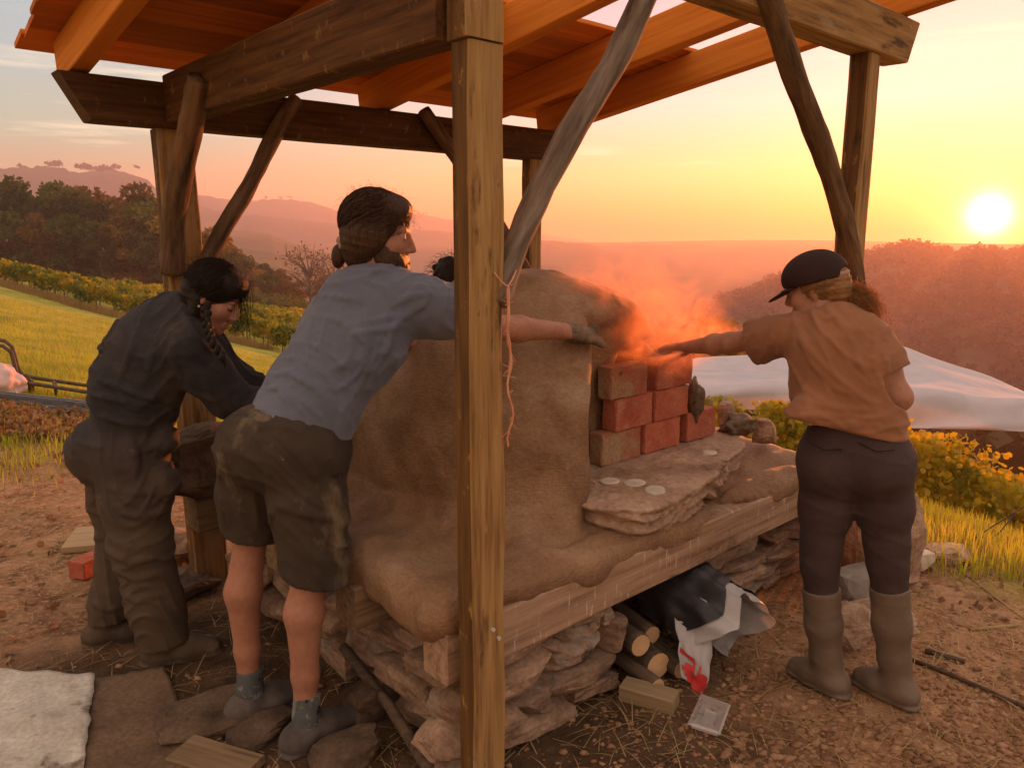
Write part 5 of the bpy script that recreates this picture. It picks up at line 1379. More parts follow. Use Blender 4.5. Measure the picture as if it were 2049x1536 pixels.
    H = Shape(); e = lambda c, r, k=0.02, op='add': H.ell(A(*c), r, A.m, k, op)
    e((0, -0.022, 0.042), (0.086, 0.106, 0.097)); e((0, 0.050, 0.080), (0.066, 0.052, 0.046), 0.03); e((0, -0.065, -0.02), (0.072, 0.052, 0.075), 0.04)
    e((0, 0.118, -0.050), (0.15, 0.078, 0.106), 0.012, 'sub'); e((0.085, 0.005, -0.022), (0.022, 0.024, 0.038), 0.008, 'sub')
    H.chain([A(0.066, -0.030, -0.030), A(0.078, -0.012, -0.085), A(0.070, 0.0, -0.13)], [0.024, 0.020, 0.016], 0.02)
    H.disp(folds([(A.r + A.u * 0.3, 0.018), (A.u, 0.03)], 0.0035, 37, 0.012), 0.02)
    put('hair', H, 0.005, 'hair_dark', P, base)
    cv2 = combed(A, 1000, (0, -0.022, 0.042), (0.086, 0.106, 0.097), (0.062, -0.055, -0.075), lambda p: p[2] > 0.0 + 0.75 * max(p[1], 0) and p[1] < 0.095, 63)
    obj('combed_hair', strands(cv2, 0.0016), MAT['hair_dark'], P, Matrix.Identity(4))
    # plait hanging past the cheek
    q = Shape(); bp = [g(412, 612, 2.80), g(415, 650, 2.71), g(424, 684, 2.63), g(447, 716, 2.57)]; n_k = 16
    for i in range(n_k):
        t = i / (n_k - 1); j = min(int(t * 3), 2); p = lerp(bp[j], bp[j + 1], t * 3 - j); s_ = (-1) ** i * 0.006
        q.ell(p + np.array([s_, 0, 0]), (0.014 - 0.004 * t, 0.012, 0.015), None, 0.006)
    q.cone(bp[3], bp[3] + np.array([0.004, 0, -0.03]), 0.008, 0.004, 0.008)
    put('braid', q, 0.004, 'hair_dark', P, base)
    m = MB(); rs_ = np.random.default_rng(2)
    cv = []
    for i in range(70):
        p0 = A(rs_.uniform(-0.06, 0.06), rs_.uniform(0.02, 0.09), rs_.uniform(0.10, 0.135)); a = rs_.normal(size=3) * 0.006
        p1 = A(rs_.uniform(-0.075, 0.02), rs_.uniform(0.09, 0.125), rs_.uniform(0.0, 0.06)); p2 = p1 + np.array([rs_.uniform(-0.03, 0.01), 0, -rs_.uniform(0.05, 0.11)])
        cv.append([lerp(lerp(p0, p1, t), lerp(p1, p2, t), t) + a * math.sin(t * 3) for t in np.linspace(0, 1, 8)])
    for i in range(120):
        d_ = nrm(rs_.normal(size=3)); d_[2] = abs(d_[2]); r0 = (d_[0] * 0.086, -0.022 + d_[1] * 0.104, 0.042 + d_[2] * 0.096)
        cv += hair_strands(A, [r0], 0.04, 0.15, 0.002, 0.0006, i, lambda p: np.array([p[0] * 3, p[1] * 3 - 0.2, p[2] * 4]))
    obj('loose_hair', strands(cv, 0.0007), MAT['hair_dark'], P, Matrix.Identity(4))
    # lips, lashes, brow, earring
    q = Shape(); q.cone(A(-0.016, 0.0935, -0.0645), A(0.016, 0.0935, -0.0645), 0.0042, None, 0.003); q.cone(A(-0.013, 0.0935, -0.0755), A(0.013, 0.0935, -0.0755), 0.0048, None, 0.003)
    put('lips', q, 0.003, 'lips', P, base)
    m = MB()
    for sx in (-1, 1):
        m.tube([A(sx * (0.017 + 0.028 * t), 0.0905 - 0.010 * t * t, -0.003 - 0.004 * math.sin(math.pi * t)) for t in np.linspace(0, 1, 6)], 0.0018, 5)
        m.tube([A(sx * (0.014 + 0.036 * t), 0.0945 - 0.020 * t * t, 0.030 + 0.006 * math.sin(math.pi * t)) for t in np.linspace(0, 1, 6)], 0.0026, 5)
    obj('brows_and_lashes', m.mesh('brows', True), MAT['hair_dark'], P, Matrix.Identity(4))
    bm = bmesh.new(); bmesh.ops.create_icosphere(bm, subdivisions=2, radius=0.005); me = bpy.data.meshes.new('earring'); bm.to_mesh(me); bm.free()
    obj('earring', smooth(me), MAT['pale_disc'], P, Matrix.Translation(Vector(A(0.083, -0.004, -0.042))))
build_coverall_person()

# ---- person on the far side, nearly hidden by the post: dark curls show
def build_hidden_person():
    hd = at(907, 566, Y=4.15); hx_, hy_ = hd[0], hd[1]
    f0 = np.array([W(1.30, 2.42)[0], W(1.30, 2.42)[1], 0.0]); fw = nrm(np.array([hx_ - f0[0], hy_ - f0[1], 0])); rt = np.array([fw[1], -fw[0], 0])
    P = person((f0[0], f0[1]), 'dark curly-haired person on the far side of the oven, almost hidden behind the near post')
    pel = f0 + np.array([0, 0, 0.90]) - fw * 0.05; nk = hd - np.array([0, 0, 0.13]) - fw * 0.07; ch = lerp(pel, nk, 0.68)
    hL, hR = pel - rt * 0.09, pel + rt * 0.09; aL, aR = f0 - rt * 0.12 + np.array([0, 0, 0.08]), f0 + rt * 0.12 + np.array([0, 0, 0.08]); kL, kR = lerp(hL, aL, 0.48) + fw * 0.04, lerp(hR, aR, 0.48) + fw * 0.04
    sL, sR = nk - rt * 0.17 - np.array([0, 0, 0.05]), nk + rt * 0.17 - np.array([0, 0, 0.05]); eL, eR = sL + fw * 0.17 - np.array([0, 0, 0.18]), sR + fw * 0.17 - np.array([0, 0, 0.18])
    wL, wR = eL + fw * 0.2 - np.array([0, 0, 0.02]), eR + fw * 0.2 - np.array([0, 0, 0.02])
    A = Axes(hd, fw * 0.9 + np.array([0, 0, -0.35]), (0, 0, 1.0), 0.98)
    S = Shape(); head_form(S, A); S.cone(nk, hd - A.u * 0.05, 0.055, 0.05, 0.03); S.chain([pel, ch, nk], [0.11, 0.12, 0.08], 0.05, flat=(fw, 0.75)); S.cone(sL, sR, 0.05, None, 0.04)
    S.chain([sL, eL, wL], [0.048, 0.04, 0.027], 0.03); S.chain([sR, eR, wR], [0.048, 0.04, 0.027], 0.03)
    hand_form(S, wL, fw - np.array([0, 0, 0.4]), (0, 0, -1), 1, 0.3); hand_form(S, wR, fw - np.array([0, 0, 0.4]), (0, 0, -1), -1, 0.3)
    leg_form(S, hL, kL, aL); leg_form(S, hR, kR, aR); foot_form(S, aL, fw); foot_form(S, aR, fw)
    b = np.array([f0[0], f0[1], 0.0]); put('body', S, 0.008, 'skin', P, b)
    T = Shape(); T.chain([pel, ch, lerp(ch, nk, 0.6)], [0.16, 0.18, 0.13], 0.06, flat=(fw, 0.75)); T.chain([sL, lerp(sL, sR, 0.5), sR], [0.07, 0.09, 0.07], 0.05); T.chain([sL, eL, lerp(eL, wL, 0.8)], [0.072, 0.066, 0.05], 0.04); T.chain([sR, eR, lerp(eR, wR, 0.8)], [0.072, 0.066, 0.05], 0.04)
    T.disp(folds([((0.3, 0.2, 1), 0.1)], 0.01, 3), 0.04); put('jacket', T, 0.009, 'coverall_cloth', P, b)
    B = Shape(); B.cone(hL, hR, 0.13, None, 0.05); B.chain([hL, kL, lerp(kL, aL, 0.9)], [0.11, 0.085, 0.07], 0.04); B.chain([hR, kR, lerp(kR, aR, 0.9)], [0.11, 0.085, 0.07], 0.04); put('trousers', B, 0.009, 'jeans', P, b)
    for a_ in (aL, aR): put('work_boot', shoe_form(a_, fw, 0.09, 1.05), 0.008, 'work_boot', P, b)
    H = Shape(); rs_ = np.random.default_rng(6)
    H.ell(A(0, -0.025, 0.03), (0.092, 0.108, 0.10), A.m, 0.02); H.ell(A(0, -0.06, -0.06), (0.085, 0.06, 0.09), A.m, 0.03)
    H.ell(A(0, 0.13, -0.06), (0.075, 0.085, 0.11), A.m, 0.01, 'sub')
    for i in range(90):
        d_ = nrm(rs_.normal(size=3)); d_[1] = -abs(d_[1]) if rs_.random() < 0.6 else d_[1]
        H.ell(A(d_[0] * 0.093, -0.035 + min(d_[1], 0.3) * 0.105, d_[2] * 0.11 + 0.01), [rs_.uniform(0.012, 0.02)] * 3, None, 0.008)
    put('hair', H, 0.006, 'hair_dark', P, b)
    roots = [(d_[0] * 0.098, -0.03 + d_[1] * 0.112, 0.02 + d_[2] * 0.11) for d_ in (nrm(rs_.normal(size=3)) for _ in range(260)) if d_[1] < 0.4]
    obj('loose_curls', strands(hair_strands(A, roots, 0.06, 0.2, 0.006, 0.001, 9, lambda p: np.array([p[0] * 6, p[1] * 6, p[2] * 5])), 0.0012), MAT['hair_dark'], P, Matrix.Identity(4))
build_hidden_person()

# ------------------------------------------------------------------ vineyards, trees, grass
def place(px, py, rmax=400.0):
    """where the sight line of a place in the photograph meets the ground"""
    x, u = (px - 1024.5) / FOC, -(py - 768.0) / FOC
    r = np.array([x, _c + u * _s, -_s + u * _c]); r /= r[1]
    ys = np.geomspace(1.2, rmax, 4000)
    z = CAM_H + r[2] * ys; h = hgt(r[0] * ys, ys)
    i = np.argmax(z < h) if (z < h).any() else len(ys) - 1
    return np.array([r[0] * ys[i], ys[i], h[i]])

LEAF = np.array([(0, -0.5, 0), (0.42, -0.32, 0.05), (0.5, 0.1, -0.04), (0.2, 0.5, 0.0), (0.0, 0.36, 0.07), (-0.22, 0.5, 0.0), (-0.5, 0.12, -0.04), (-0.4, -0.3, 0.05)])
def leaves_at(P, size, rs_, shape='quad', droop=0.5):
    n = len(P)
    nr_ = rs_.normal(size=(n, 3)) * np.array([1, 1, 0.5]) + np.array([0, 0, droop]); nr_ /= np.linalg.norm(nr_, axis=1)[:, None]
    a = np.cross(nr_, rs_.normal(size=(n, 3))); a /= np.linalg.norm(a, axis=1)[:, None]; b = np.cross(nr_, a)
    sz = size * rs_.uniform(0.6, 1.25, n)
    if shape == 'quad':
        v = np.stack([P - a * sz[:, None] * .5, P - b * sz[:, None] * .42, P + a * sz[:, None] * .5, P + b * sz[:, None] * .42], 1)
        return v.reshape(-1, 3), np.arange(4 * n).reshape(-1, 4)
    L_ = LEAF
    v = P[:, None, :] + (a[:, None, :] * L_[None, :, :1] + b[:, None, :] * L_[None, :, 1:2] + nr_[:, None, :] * L_[None, :, 2:]) * sz[:, None, None]
    base = np.arange(n)[:, None] * 8
    f = np.concatenate([base + np.array([[0, 1, 4, 7]]), base + np.array([[1, 2, 3, 4]]), base + np.array([[4, 5, 6, 7]])])
    return v.reshape(-1, 3), f

def vine_row(a, b, dens, size, label, group, seed, hgt_v=1.25, shape='quad', post_every=5.0, wid=0.22, trunks=True, low=0.38, leafmat='vine_leaf'):
    rs_ = np.random.default_rng(seed); a = np.array(a, float); b = np.array(b, float); L_ = np.linalg.norm(b - a); d = (b - a) / L_; nn = np.array([-d[1], d[0]])
    n = int(L_ * dens); t = rs_.random(n) * L_
    hz = low + (hgt_v - low) * rs_.random(n) ** 0.8 + 0.12 * np.sin(t * 2.3 + seed) + 0.08 * np.sin(t * 5.9)
    w = rs_.normal(size=n) * wid * (0.7 + 0.5 * np.sin(t * 1.7 + seed) ** 2)
    x = a[0] + d[0] * t + nn[0] * w; y = a[1] + d[1] * t + nn[1] * w
    P = np.stack([x, y, hgt(x, y) + hz], 1)
    o0 = np.array([(a[0] + b[0]) / 2, (a[1] + b[1]) / 2]); z0 = float(hgt(*o0))
    row = empty('vine_row', (o0[0], o0[1], z0)); tag(row, label, 'vine row', group)
    base = np.array([o0[0], o0[1], z0]); M = Matrix.Translation(Vector(base))
    v, f = leaves_at(P, size, rs_, shape)
    obj('foliage', mesh_np('foliage', v - base, f), MAT[leafmat], row, M)
    if trunks:
        s = 0.3
        while s < L_:
            m = MB()
            p = a + d * s; z = float(hgt(*p)); k = rs_.uniform(-0.06, 0.06)
            m.tube([(p[0] - base[0], p[1] - base[1], z - base[2] - 0.05), (p[0] - base[0] + k, p[1] - base[1], z - base[2] + 0.3), (p[0] - base[0], p[1] - base[1] + k, z - base[2] + 0.62)], [0.028, 0.022, 0.018], 5); s += rs_.uniform(0.9, 1.2)
            obj('trunk', m.mesh('trunk'), MAT['vine_wood'], row, M)
    s = 0.4
    while s < L_ and post_every:
        p = a + d * s; z = float(hgt(*p)); m = MB(); m.tube([(0, 0, -0.1), (0.01, 0, hgt_v + 0.12)], 0.035, 6)
        obj('row_post', m.mesh(), MAT['vine_post'], row, Matrix.Translation(Vector((p[0], p[1], z)))); s += post_every
ORD = ['front', 'second', 'third', 'fourth', 'fifth', 'sixth', 'seventh', 'eighth', 'ninth', 'tenth', 'eleventh', 'twelfth', 'thirteenth', 'fourteenth', 'fifteenth', 'sixteenth']
A0 = place(560, 704)[:2]; A1 = place(0, 566)[:2]
dv = nrm(np.append(A1 - A0, 0))[:2]; nv = np.array([dv[1], -dv[0]]); nv = nv if nv[1] > 0 else -nv
for k in range(16):
    off_ = nv * (2.0 * k + 0.06 * k * k); s0 = A0 - dv * 5.0 + off_; s1 = A1 + dv * (9.0 + 0.8 * k) + off_
    vine_row(s0, s1, (330, 240, 180)[min(k // 2, 2)] if k < 6 else 120, 0.15 if k < 4 else 0.20, 'yellowing vine row on the grassy slope, %s of the rows counted from the grass' % ORD[k],
             'vine rows on the slope beside the wood', 100 + k, 1.05, 'quad', 4.0 if k < 3 else 0, 0.17, k < 3)
for k in range(6):
    y0 = 7.9 + 1.6 * k
    vine_row((3.3 - 0.25 * k, y0 - 0.25), (10.5 + 1.4 * k, y0 + 0.9), (2000, 1700, 1300, 900, 700, 500)[k], 0.068, 'golden vine row below the white canopy, %s of the rows counted from the oven' % ORD[k],
             'vine rows below the canopy', 200 + k, 1.05, 'leaf', 3.2 if k < 2 else 0, 0.27, k < 2, 0.20, 'vine_leaf_gold')

# trees
def tree_meshes(seed, h=11.0, spread=3.6, blobs=16, per=170, leaf=0.33, lean=0.0, bare=False):
    rs_ = np.random.default_rng(seed); m = MB(); tips = []
    th = h * rs_.uniform(0.28, 0.4); m.tube([(0, 0, -0.5), (0.1 * lean, 0, th * 0.5), (0.25 * lean, 0.05, th), (0.4 * lean, 0, h * 0.72)], [h * 0.022, h * 0.018, h * 0.014, h * 0.006], 7)
    nb_ = 26 if bare else 9
    for i in range(nb_):
        a = rs_.uniform(0, 6.28); z0 = rs_.uniform(th * 0.7, h * 0.65); r_ = spread * rs_.uniform(0.45, 0.95); z1 = z0 + rs_.uniform(0.15, 0.42) * h * (1 - 0.3 * r_ / spread)
        e_ = (math.cos(a) * r_, math.sin(a) * r_, min(z1, h * 0.97)); c = (math.cos(a) * r_ * 0.45, math.sin(a) * r_ * 0.45, z0 + (e_[2] - z0) * 0.6)
        m.tube([(0.2 * lean, 0, z0), c, e_], [h * 0.009, h * 0.006, h * 0.002], 5); tips.append(e_)
        if bare:
            for j in range(7):
                q = np.array(c) + (np.array(e_) - np.array(c)) * rs_.uniform(0, 1); t_ = q + rs_.normal(size=3) * h * 0.07 + np.array([0, 0, h * 0.05]); m.tube([q, t_], [h * 0.003, h * 0.0012], 4)
    cs = []; rad = []
    for i in range(blobs):
        if i < len(tips): c = np.array(tips[i])
        else:
            a = rs_.uniform(0, 6.28); z = rs_.uniform(0.12, 0.93) * h; w = spread * (1 - abs(z / h - 0.5) * 1.1) * rs_.uniform(0.3, 1.0); c = np.array([math.cos(a) * w, math.sin(a) * w, z])
        cs.append(c); rad.append(spread * rs_.uniform(0.28, 0.50))
    v, f = leaf_cloud(cs, rad, per, leaf, 0.8, seed, 0.35)
    return m.mesh('trunk'), mesh_np('crown', v, f)
TV = [tree_meshes(300 + i, 11.0, 3.4 + 0.3 * (i % 3), 20, 190, 0.30, (-1) ** i) for i in range(5)]
TB = tree_meshes(330, 9.0, 3.2, 26, 14, 0.16, 0.5, True)
def tree(px, Y, topy, var, mat, label, group, wide=1.0, k=[0]):
    az = (px - 1024.5) / FOC / _c; x = az * Y; z = float(hgt(x, Y)) - 0.3
    top = at(px, topy, Y=Y)[2]; sc = max((top - z) / (9.0 if var is TB else 11.0), 0.15)
    t = empty('tree', (x, Y, z)); tag(t, label, 'tree', group)
    S_ = Matrix.Translation(Vector((x, Y, z))) @ Matrix.Rotation(k[0] * 2.4, 4, 'Z') @ Matrix.Diagonal((sc * wide, sc * wide, sc, 1)); k[0] += 1
    obj('trunk', var[0], MAT['tree_bark'], t, S_); obj('crown', var[1], MAT[mat], t, S_)
WOOD = [(-330, 62, 330, 'leaf_autumn'), (-210, 66, 345, 'leaf_green'), (-90, 60, 322, 'leaf_autumn'), (-10, 64, 328, 'leaf_autumn'), (48, 68, 345, 'leaf_autumn'), (92, 61, 352, 'leaf_green'), (128, 70, 362, 'leaf_green'),
        (160, 63, 372, 'leaf_green'), (198, 66, 366, 'leaf_autumn'), (232, 62, 380, 'leaf_green'), (262, 70, 372, 'leaf_autumn'), (296, 64, 366, 'leaf_autumn'), (330, 62, 392, 'leaf_green'), (352, 72, 400, 'leaf_autumn'),
        (20, 58, 400, 'leaf_green'), (70, 57, 410, 'leaf_green'), (118, 57, 425, 'leaf_autumn'), (172, 57, 430, 'leaf_green'), (226, 57, 440, 'leaf_green'), (282, 57, 445, 'leaf_autumn'), (322, 57, 455, 'leaf_green'),
        (-50, 57, 400, 'leaf_green'), (-140, 57, 410, 'leaf_autumn')]
for i, (px, Y, ty, mt) in enumerate(WOOD):
    kind = {'leaf_autumn': 'russet', 'leaf_green': 'dull green'}[mt]
    low_ = i >= 14; order = sorted(w[0] for w in (WOOD[14:] if low_ else WOOD[:14]) if w[0] >= -20)
    if px >= -20: lab = '%s %s tree in the wood, %s of its rank from the picture edge' % ('low' if low_ else 'tall', kind, 'first' if order.index(px) == 0 else ORD[order.index(px)])
    else: lab = '%s tree of the wood standing beyond the picture edge, %s to its left' % (kind, {-330: 'farthest', -210: 'far', -90: 'just', -50: 'close', -140: 'some way'}[px])
    tree(px, Y + 26, ty, TV[i % 5], mt, lab, 'trees of the wood above the vines', 1.0)
FAR_T = [(405, 66, 428, 'leaf_yellow', 0, 'bright yellow-orange tree between the two log braces'), (448, 82, 452, 'leaf_yellow', 1, 'thin yellowing tree just past the slanting log brace'), (486, 78, 506, 'leaf_green', 2, 'small dark green tree above the braided head'),
         (470, 96, 520, 'leaf_autumn', 3, 'brown bush at the foot of the dark green tree'), (520, 92, 512, 'leaf_autumn', 4, 'hazy brown tree beside the dark green tree'), (548, 98, 520, 'leaf_green', 0, 'hazy greenish tree in front of the far ridge'), (575, 88, 540, 'leaf_autumn', 1, 'low russet tree below the bare tree'),
         (540, 74, 548, 'leaf_green', 2, 'low green shrub tree at the top of the vines'), (505, 72, 552, 'leaf_autumn', 3, 'low brown shrub tree at the top of the vines'), (600, 78, 556, 'leaf_yellow', 4, 'low yellow shrub tree at the shoulder of the leaning person'), (655, 84, 560, 'leaf_autumn', 1, 'reddish tree behind the collar of the leaning person'),
         (700, 90, 545, 'leaf_autumn', 2, 'hazy tree low behind the hair bun'), (455, 68, 540, 'leaf_autumn', 0, 'dull brown tree behind the braided head')]
for px, Y, ty, mt, vi, lab in FAR_T: tree(px, Y * 1.32, ty, TV[vi], mt, lab, 'trees at the end of the vines', 1.2)
tree(630, 104, 490, TB, 'leaf_autumn', 'nearly bare tree with fine branches beside the hair bun', 'bare trees', 1.1)
tree(672, 112, 506, TB, 'leaf_autumn', 'smaller bare tree directly behind the hair bun', 'bare trees', 1.0)
tree(1408, 24, 640, TV[1], 'leaf_yellow', 'golden bush just past the dome below the outstretched arm', 'bushes beyond the oven', 1.3)
tree(1375, 27, 652, TV[3], 'leaf_green', 'greenish bush touching the edge of the dome', 'bushes beyond the oven', 1.2)

# undergrowth of the wood, valley woods, trees on the far skyline
def scatter_wood():
    rs_ = np.random.default_rng(77); cs = []; rad = []
    for _ in range(420):
        px = rs_.uniform(-350, 700); Y = rs_.uniform(81, 104) + max(0, (px - 330) * 0.03); x = (px - 1024.5) / FOC / _c * Y; r_ = rs_.uniform(0.8, 1.7)
        cs.append((x, Y, float(hgt(x, Y)) + r_ * 0.5)); rad.append(r_)
    v, f = leaf_cloud(cs, rad, 60, 0.30, 0.8, 9, 0.4)
    tag(obj('undergrowth', mesh_np('undergrowth', v, f), MAT['leaf_green']), 'dark tangled undergrowth along the foot of the wood', 'undergrowth', kind='stuff')
    cs = []; rad = []
    for _ in range(1500):
        az = R(rs_.uniform(-6, 48)); d = rs_.uniform(45, 260) ** 1.0; x, y = d * math.sin(az), d * math.cos(az); r_ = rs_.uniform(1.6, 3.6)
        if d < 70 and az < R(14): continue
        cs.append((x, y, float(hgt(x, y)) + r_ * rs_.uniform(0.4, 1.2))); rad.append(r_)
    v, f = leaf_cloud(cs, rad, 60, 0.75, 0.95, 19, 0.45)
    tag(obj('valley_woods', mesh_np('valley_woods', v, f), MAT['forest']), 'dark autumn woods filling the valley below the canopy', 'woods', kind='stuff')
    cs = []; rad = []
    for _ in range(46):
        px = rs_.choice([rs_.uniform(95, 135), rs_.uniform(165, 182), rs_.uniform(188, 250), rs_.uniform(20, 330), rs_.uniform(480, 900)]); Y0 = 1020 if px < 400 else 1400
        prof = [(60, 340), (130, 333), (200, 345), (262, 334), (310, 352), (360, 385)] if px < 400 else [(470, 398), (590, 398), (690, 422), (800, 424), (895, 438)]
        yy = np.interp(px, [p[0] for p in prof], [p[1] for p in prof]); az = math.atan((px - 1024.5) / FOC / _c); p = at(px, yy, Y=Y0 * math.cos(az))
        s_ = rs_.uniform(1.8, 3.0) if px < 400 else rs_.uniform(1.6, 2.4)
        for j in range(3): cs.append(p + np.array([rs_.normal() * 2, 0, s_ * (1.0 + 0.5 * j)])); rad.append(s_ * 0.7)
    v, f = leaf_cloud(cs, rad, 20, 1.2, 1.0, 23, 0.3)
    tag(obj('skyline_trees', mesh_np('skyline_trees', v, f), MAT['far_forest']), 'sparse hazy trees along the far skyline', 'trees', kind='stuff')
scatter_wood()

def soil_radius(x, y): return np.hypot(x + 1.2, (y - 2.0) * 0.85)
def blades(n, region, hmin, hmax, w, mat, name, label, cat, seed, flat=0.0, curl=0.5):
    rs_ = np.random.default_rng(seed); x, y = region(rs_, n); n = len(x); z = hgt(x, y)
    a = rs_.uniform(0, 6.28, n); d = np.stack([np.cos(a), np.sin(a), np.zeros(n)], 1); sd = np.stack([-np.sin(a), np.cos(a), np.zeros(n)], 1)
    hh = rs_.uniform(hmin, hmax, n); lean = rs_.uniform(0.1, 0.9, n) * curl + flat
    up = np.stack([np.zeros(n), np.zeros(n), np.ones(n)], 1); P = np.stack([x, y, z - 0.003 + (0.004 if flat else 0)], 1)
    ww = w * rs_.uniform(0.6, 1.3, n)
    p1 = P + up * (hh * 0.6 * (1 - 0.8 * min(flat, 1)))[:, None] + d * (hh * 0.4 * lean)[:, None]
    p2 = P + up * (hh * (1 - 0.85 * min(flat, 1)) * (1 - 0.25 * np.minimum(lean, 1)))[:, None] + d * (hh * lean)[:, None]
    v = np.stack([P - sd * ww[:, None], P + sd * ww[:, None], p1 + sd * ww[:, None] * .8, p1 - sd * ww[:, None] * .8, p2], 1).reshape(-1, 3)
    b = np.arange(n)[:, None] * 5
    q = b + np.array([[0, 1, 2, 3]]); t = b + np.array([[3, 2, 4, 4]])
    me = bpy.data.meshes.new(name); F = np.concatenate([q, b + np.array([[3, 2, 4, 3]])])
    tri = (b + np.array([[3, 2, 4]]))
    n4, n3 = len(q), len(tri)
    me.vertices.add(len(v)); me.vertices.foreach_set('co', v.astype(np.float32).ravel())
    me.loops.add(n4 * 4 + n3 * 3); me.loops.foreach_set('vertex_index', np.concatenate([q.ravel(), tri.ravel()]).astype(np.int32))
    me.polygons.add(n4 + n3); me.polygons.foreach_set('loop_start', np.concatenate([np.arange(n4) * 4, n4 * 4 + np.arange(n3) * 3]).astype(np.int32))
    me.polygons.foreach_set('loop_total', np.concatenate([np.full(n4, 4), np.full(n3, 3)]).astype(np.int32)); me.update(calc_edges=True)
    return tag(obj(name, me, MAT[mat]), label, cat, kind='stuff')
def reg_left(rs_, n):
    Y = 3.3 + 19 * rs_.random(n) ** 2.0; px = rs_.uniform(-160, 640, n); x = (px - 1024.5) / FOC / _c * Y
    k = (soil_radius(x, Y) + rs_.normal(size=n) * 0.4) > 3.9 + 0.35 * np.sin(x * 2.2); return x[k], Y[k]
def reg_right(rs_, n):
    Y = 3.6 + 5.5 * rs_.random(n) ** 1.2; px = rs_.uniform(1430, 2350, n); x = (px - 1024.5) / FOC / _c * Y
    k = (soil_radius(x, Y) + rs_.normal(size=n) * 0.3) > 3.95; return x[k], Y[k]
def reg_both(rs_, n):
    a = reg_left(rs_, n // 2); b = reg_right(rs_, n // 2); return np.concatenate([a[0], b[0]]), np.concatenate([a[1], b[1]])
blades(70000, reg_left, 0.04, 0.13, 0.0035, 'grass_blade', 'grass', 'mown green grass on the slope below the vines', 'grass', 1)
blades(26000, reg_right, 0.05, 0.20, 0.003, 'grass_blade', 'grass', 'longer sunlit grass on the bank above the golden vines', 'grass', 2)
blades(22000, reg_both, 0.05, 0.20, 0.003, 'dry_grass', 'dry_grass', 'dry yellow stalks among the grass round the worksite', 'dry grass', 3, 0.25)
def reg_weeds(rs_, n):
    t = rs_.random(n) * 1.1; w = rs_.uniform(-1.6, 0.1, n); x = A0[0] + (A1[0] - A0[0]) * t + nv[0] * w; y = A0[1] + (A1[1] - A0[1]) * t + nv[1] * w; return x, y
blades(9000, reg_weeds, 0.15, 0.42, 0.006, 'dry_grass', 'weeds', 'strip of brown dried weeds along the front vine row', 'weeds', 4)
def reg_soil(rs_, n):
    x = rs_.uniform(-4.6, 3.6, n); y = rs_.uniform(1.5, 6.2, n); k = (soil_radius(x, y) < 4.6) & (rs_.random(n) < np.clip(0.15 + soil_radius(x, y) / 4.2, 0, 1)); return x[k], y[k]
blades(26000, reg_soil, 0.03, 0.15, 0.0018, 'straw_fibre', 'straw', 'scattered straw and dry stalks lying on the trodden earth', 'straw', 5, 1.0, 0.6)

def pebbles():
    rs_ = np.random.default_rng(12); bm = bmesh.new(); bmesh.ops.create_icosphere(bm, subdivisions=1, radius=1.0); me = bpy.data.meshes.new('p'); bm.to_mesh(me); bm.free()
    iv = np.array([v.co[:] for v in me.vertices]); jf = np.array([p.vertices[:] for p in me.polygons])
    n = 5200; px = np.concatenate([rs_.uniform(1200, 2150, 4200), rs_.uniform(-50, 1200, 1000)]); py = np.concatenate([1180 + 400 * rs_.random(4200) ** 0.8, rs_.uniform(1150, 1560, 1000)])
    Y = 1.67 / np.tan(np.arctan((py - 768) / FOC) + PITCH); x = (px - 1024.5) / FOC * (Y * _c + 1.67 * _s)
    sz = 0.0025 + 0.013 * rs_.random(n) ** 3.6; sz[:4200] *= np.where((px[:4200] > 1450) & (py[:4200] > 1330), 1.25, 0.8)
    R3 = np.linalg.qr(rs_.normal(size=(n, 3, 3)))[0]
    jit = 1 + 0.36 * rs_.normal(size=(n, len(iv), 1)).clip(-1, 1)
    loc = np.einsum('nij,kj->nki', R3, iv) * jit * np.array([1.15, 0.9, 0.62]) * sz[:, None, None]
    loc[..., 0] += x[:, None]; loc[..., 1] += Y[:, None]; loc[..., 2] += (hgt(x, Y) + sz * 0.15)[:, None]
    f = (jf[None] + (np.arange(n) * len(iv))[:, None, None]).reshape(-1, 3)
    tag(obj('pebbles', mesh_np('pebbles', loc.reshape(-1, 3), f), MAT['pebble']), 'brown gravel and clods scattered on the earth floor', 'gravel', kind='stuff')
pebbles()
def fallen_leaves():
    rs_ = np.random.default_rng(15); n1 = 2600; px = rs_.uniform(-60, 175, n1); py = rs_.uniform(812, 885, n1)
    P = np.array([place(a, b, 20) for a, b in zip(px, py)]); P[:, 2] += rs_.uniform(0.0, 0.09, n1)
    x = np.concatenate([rs_.uniform(-3.5, -1.5, 260), rs_.uniform(2.0, 3.8, 160)]); y = np.concatenate([rs_.uniform(2.5, 5.5, 260), rs_.uniform(3.0, 5.0, 160)]); P2 = np.stack([x, y, hgt(x, y) + 0.015], 1)
    v, f = leaves_at(np.concatenate([P, P2]), 0.040, rs_, 'leaf', 0.9)
    tag(obj('fallen_leaves', mesh_np('fallen_leaves', v, f), MAT['dead_leaf']), 'brown fallen leaves heaped beside the metal profiles', 'leaves', kind='stuff')
fallen_leaves()

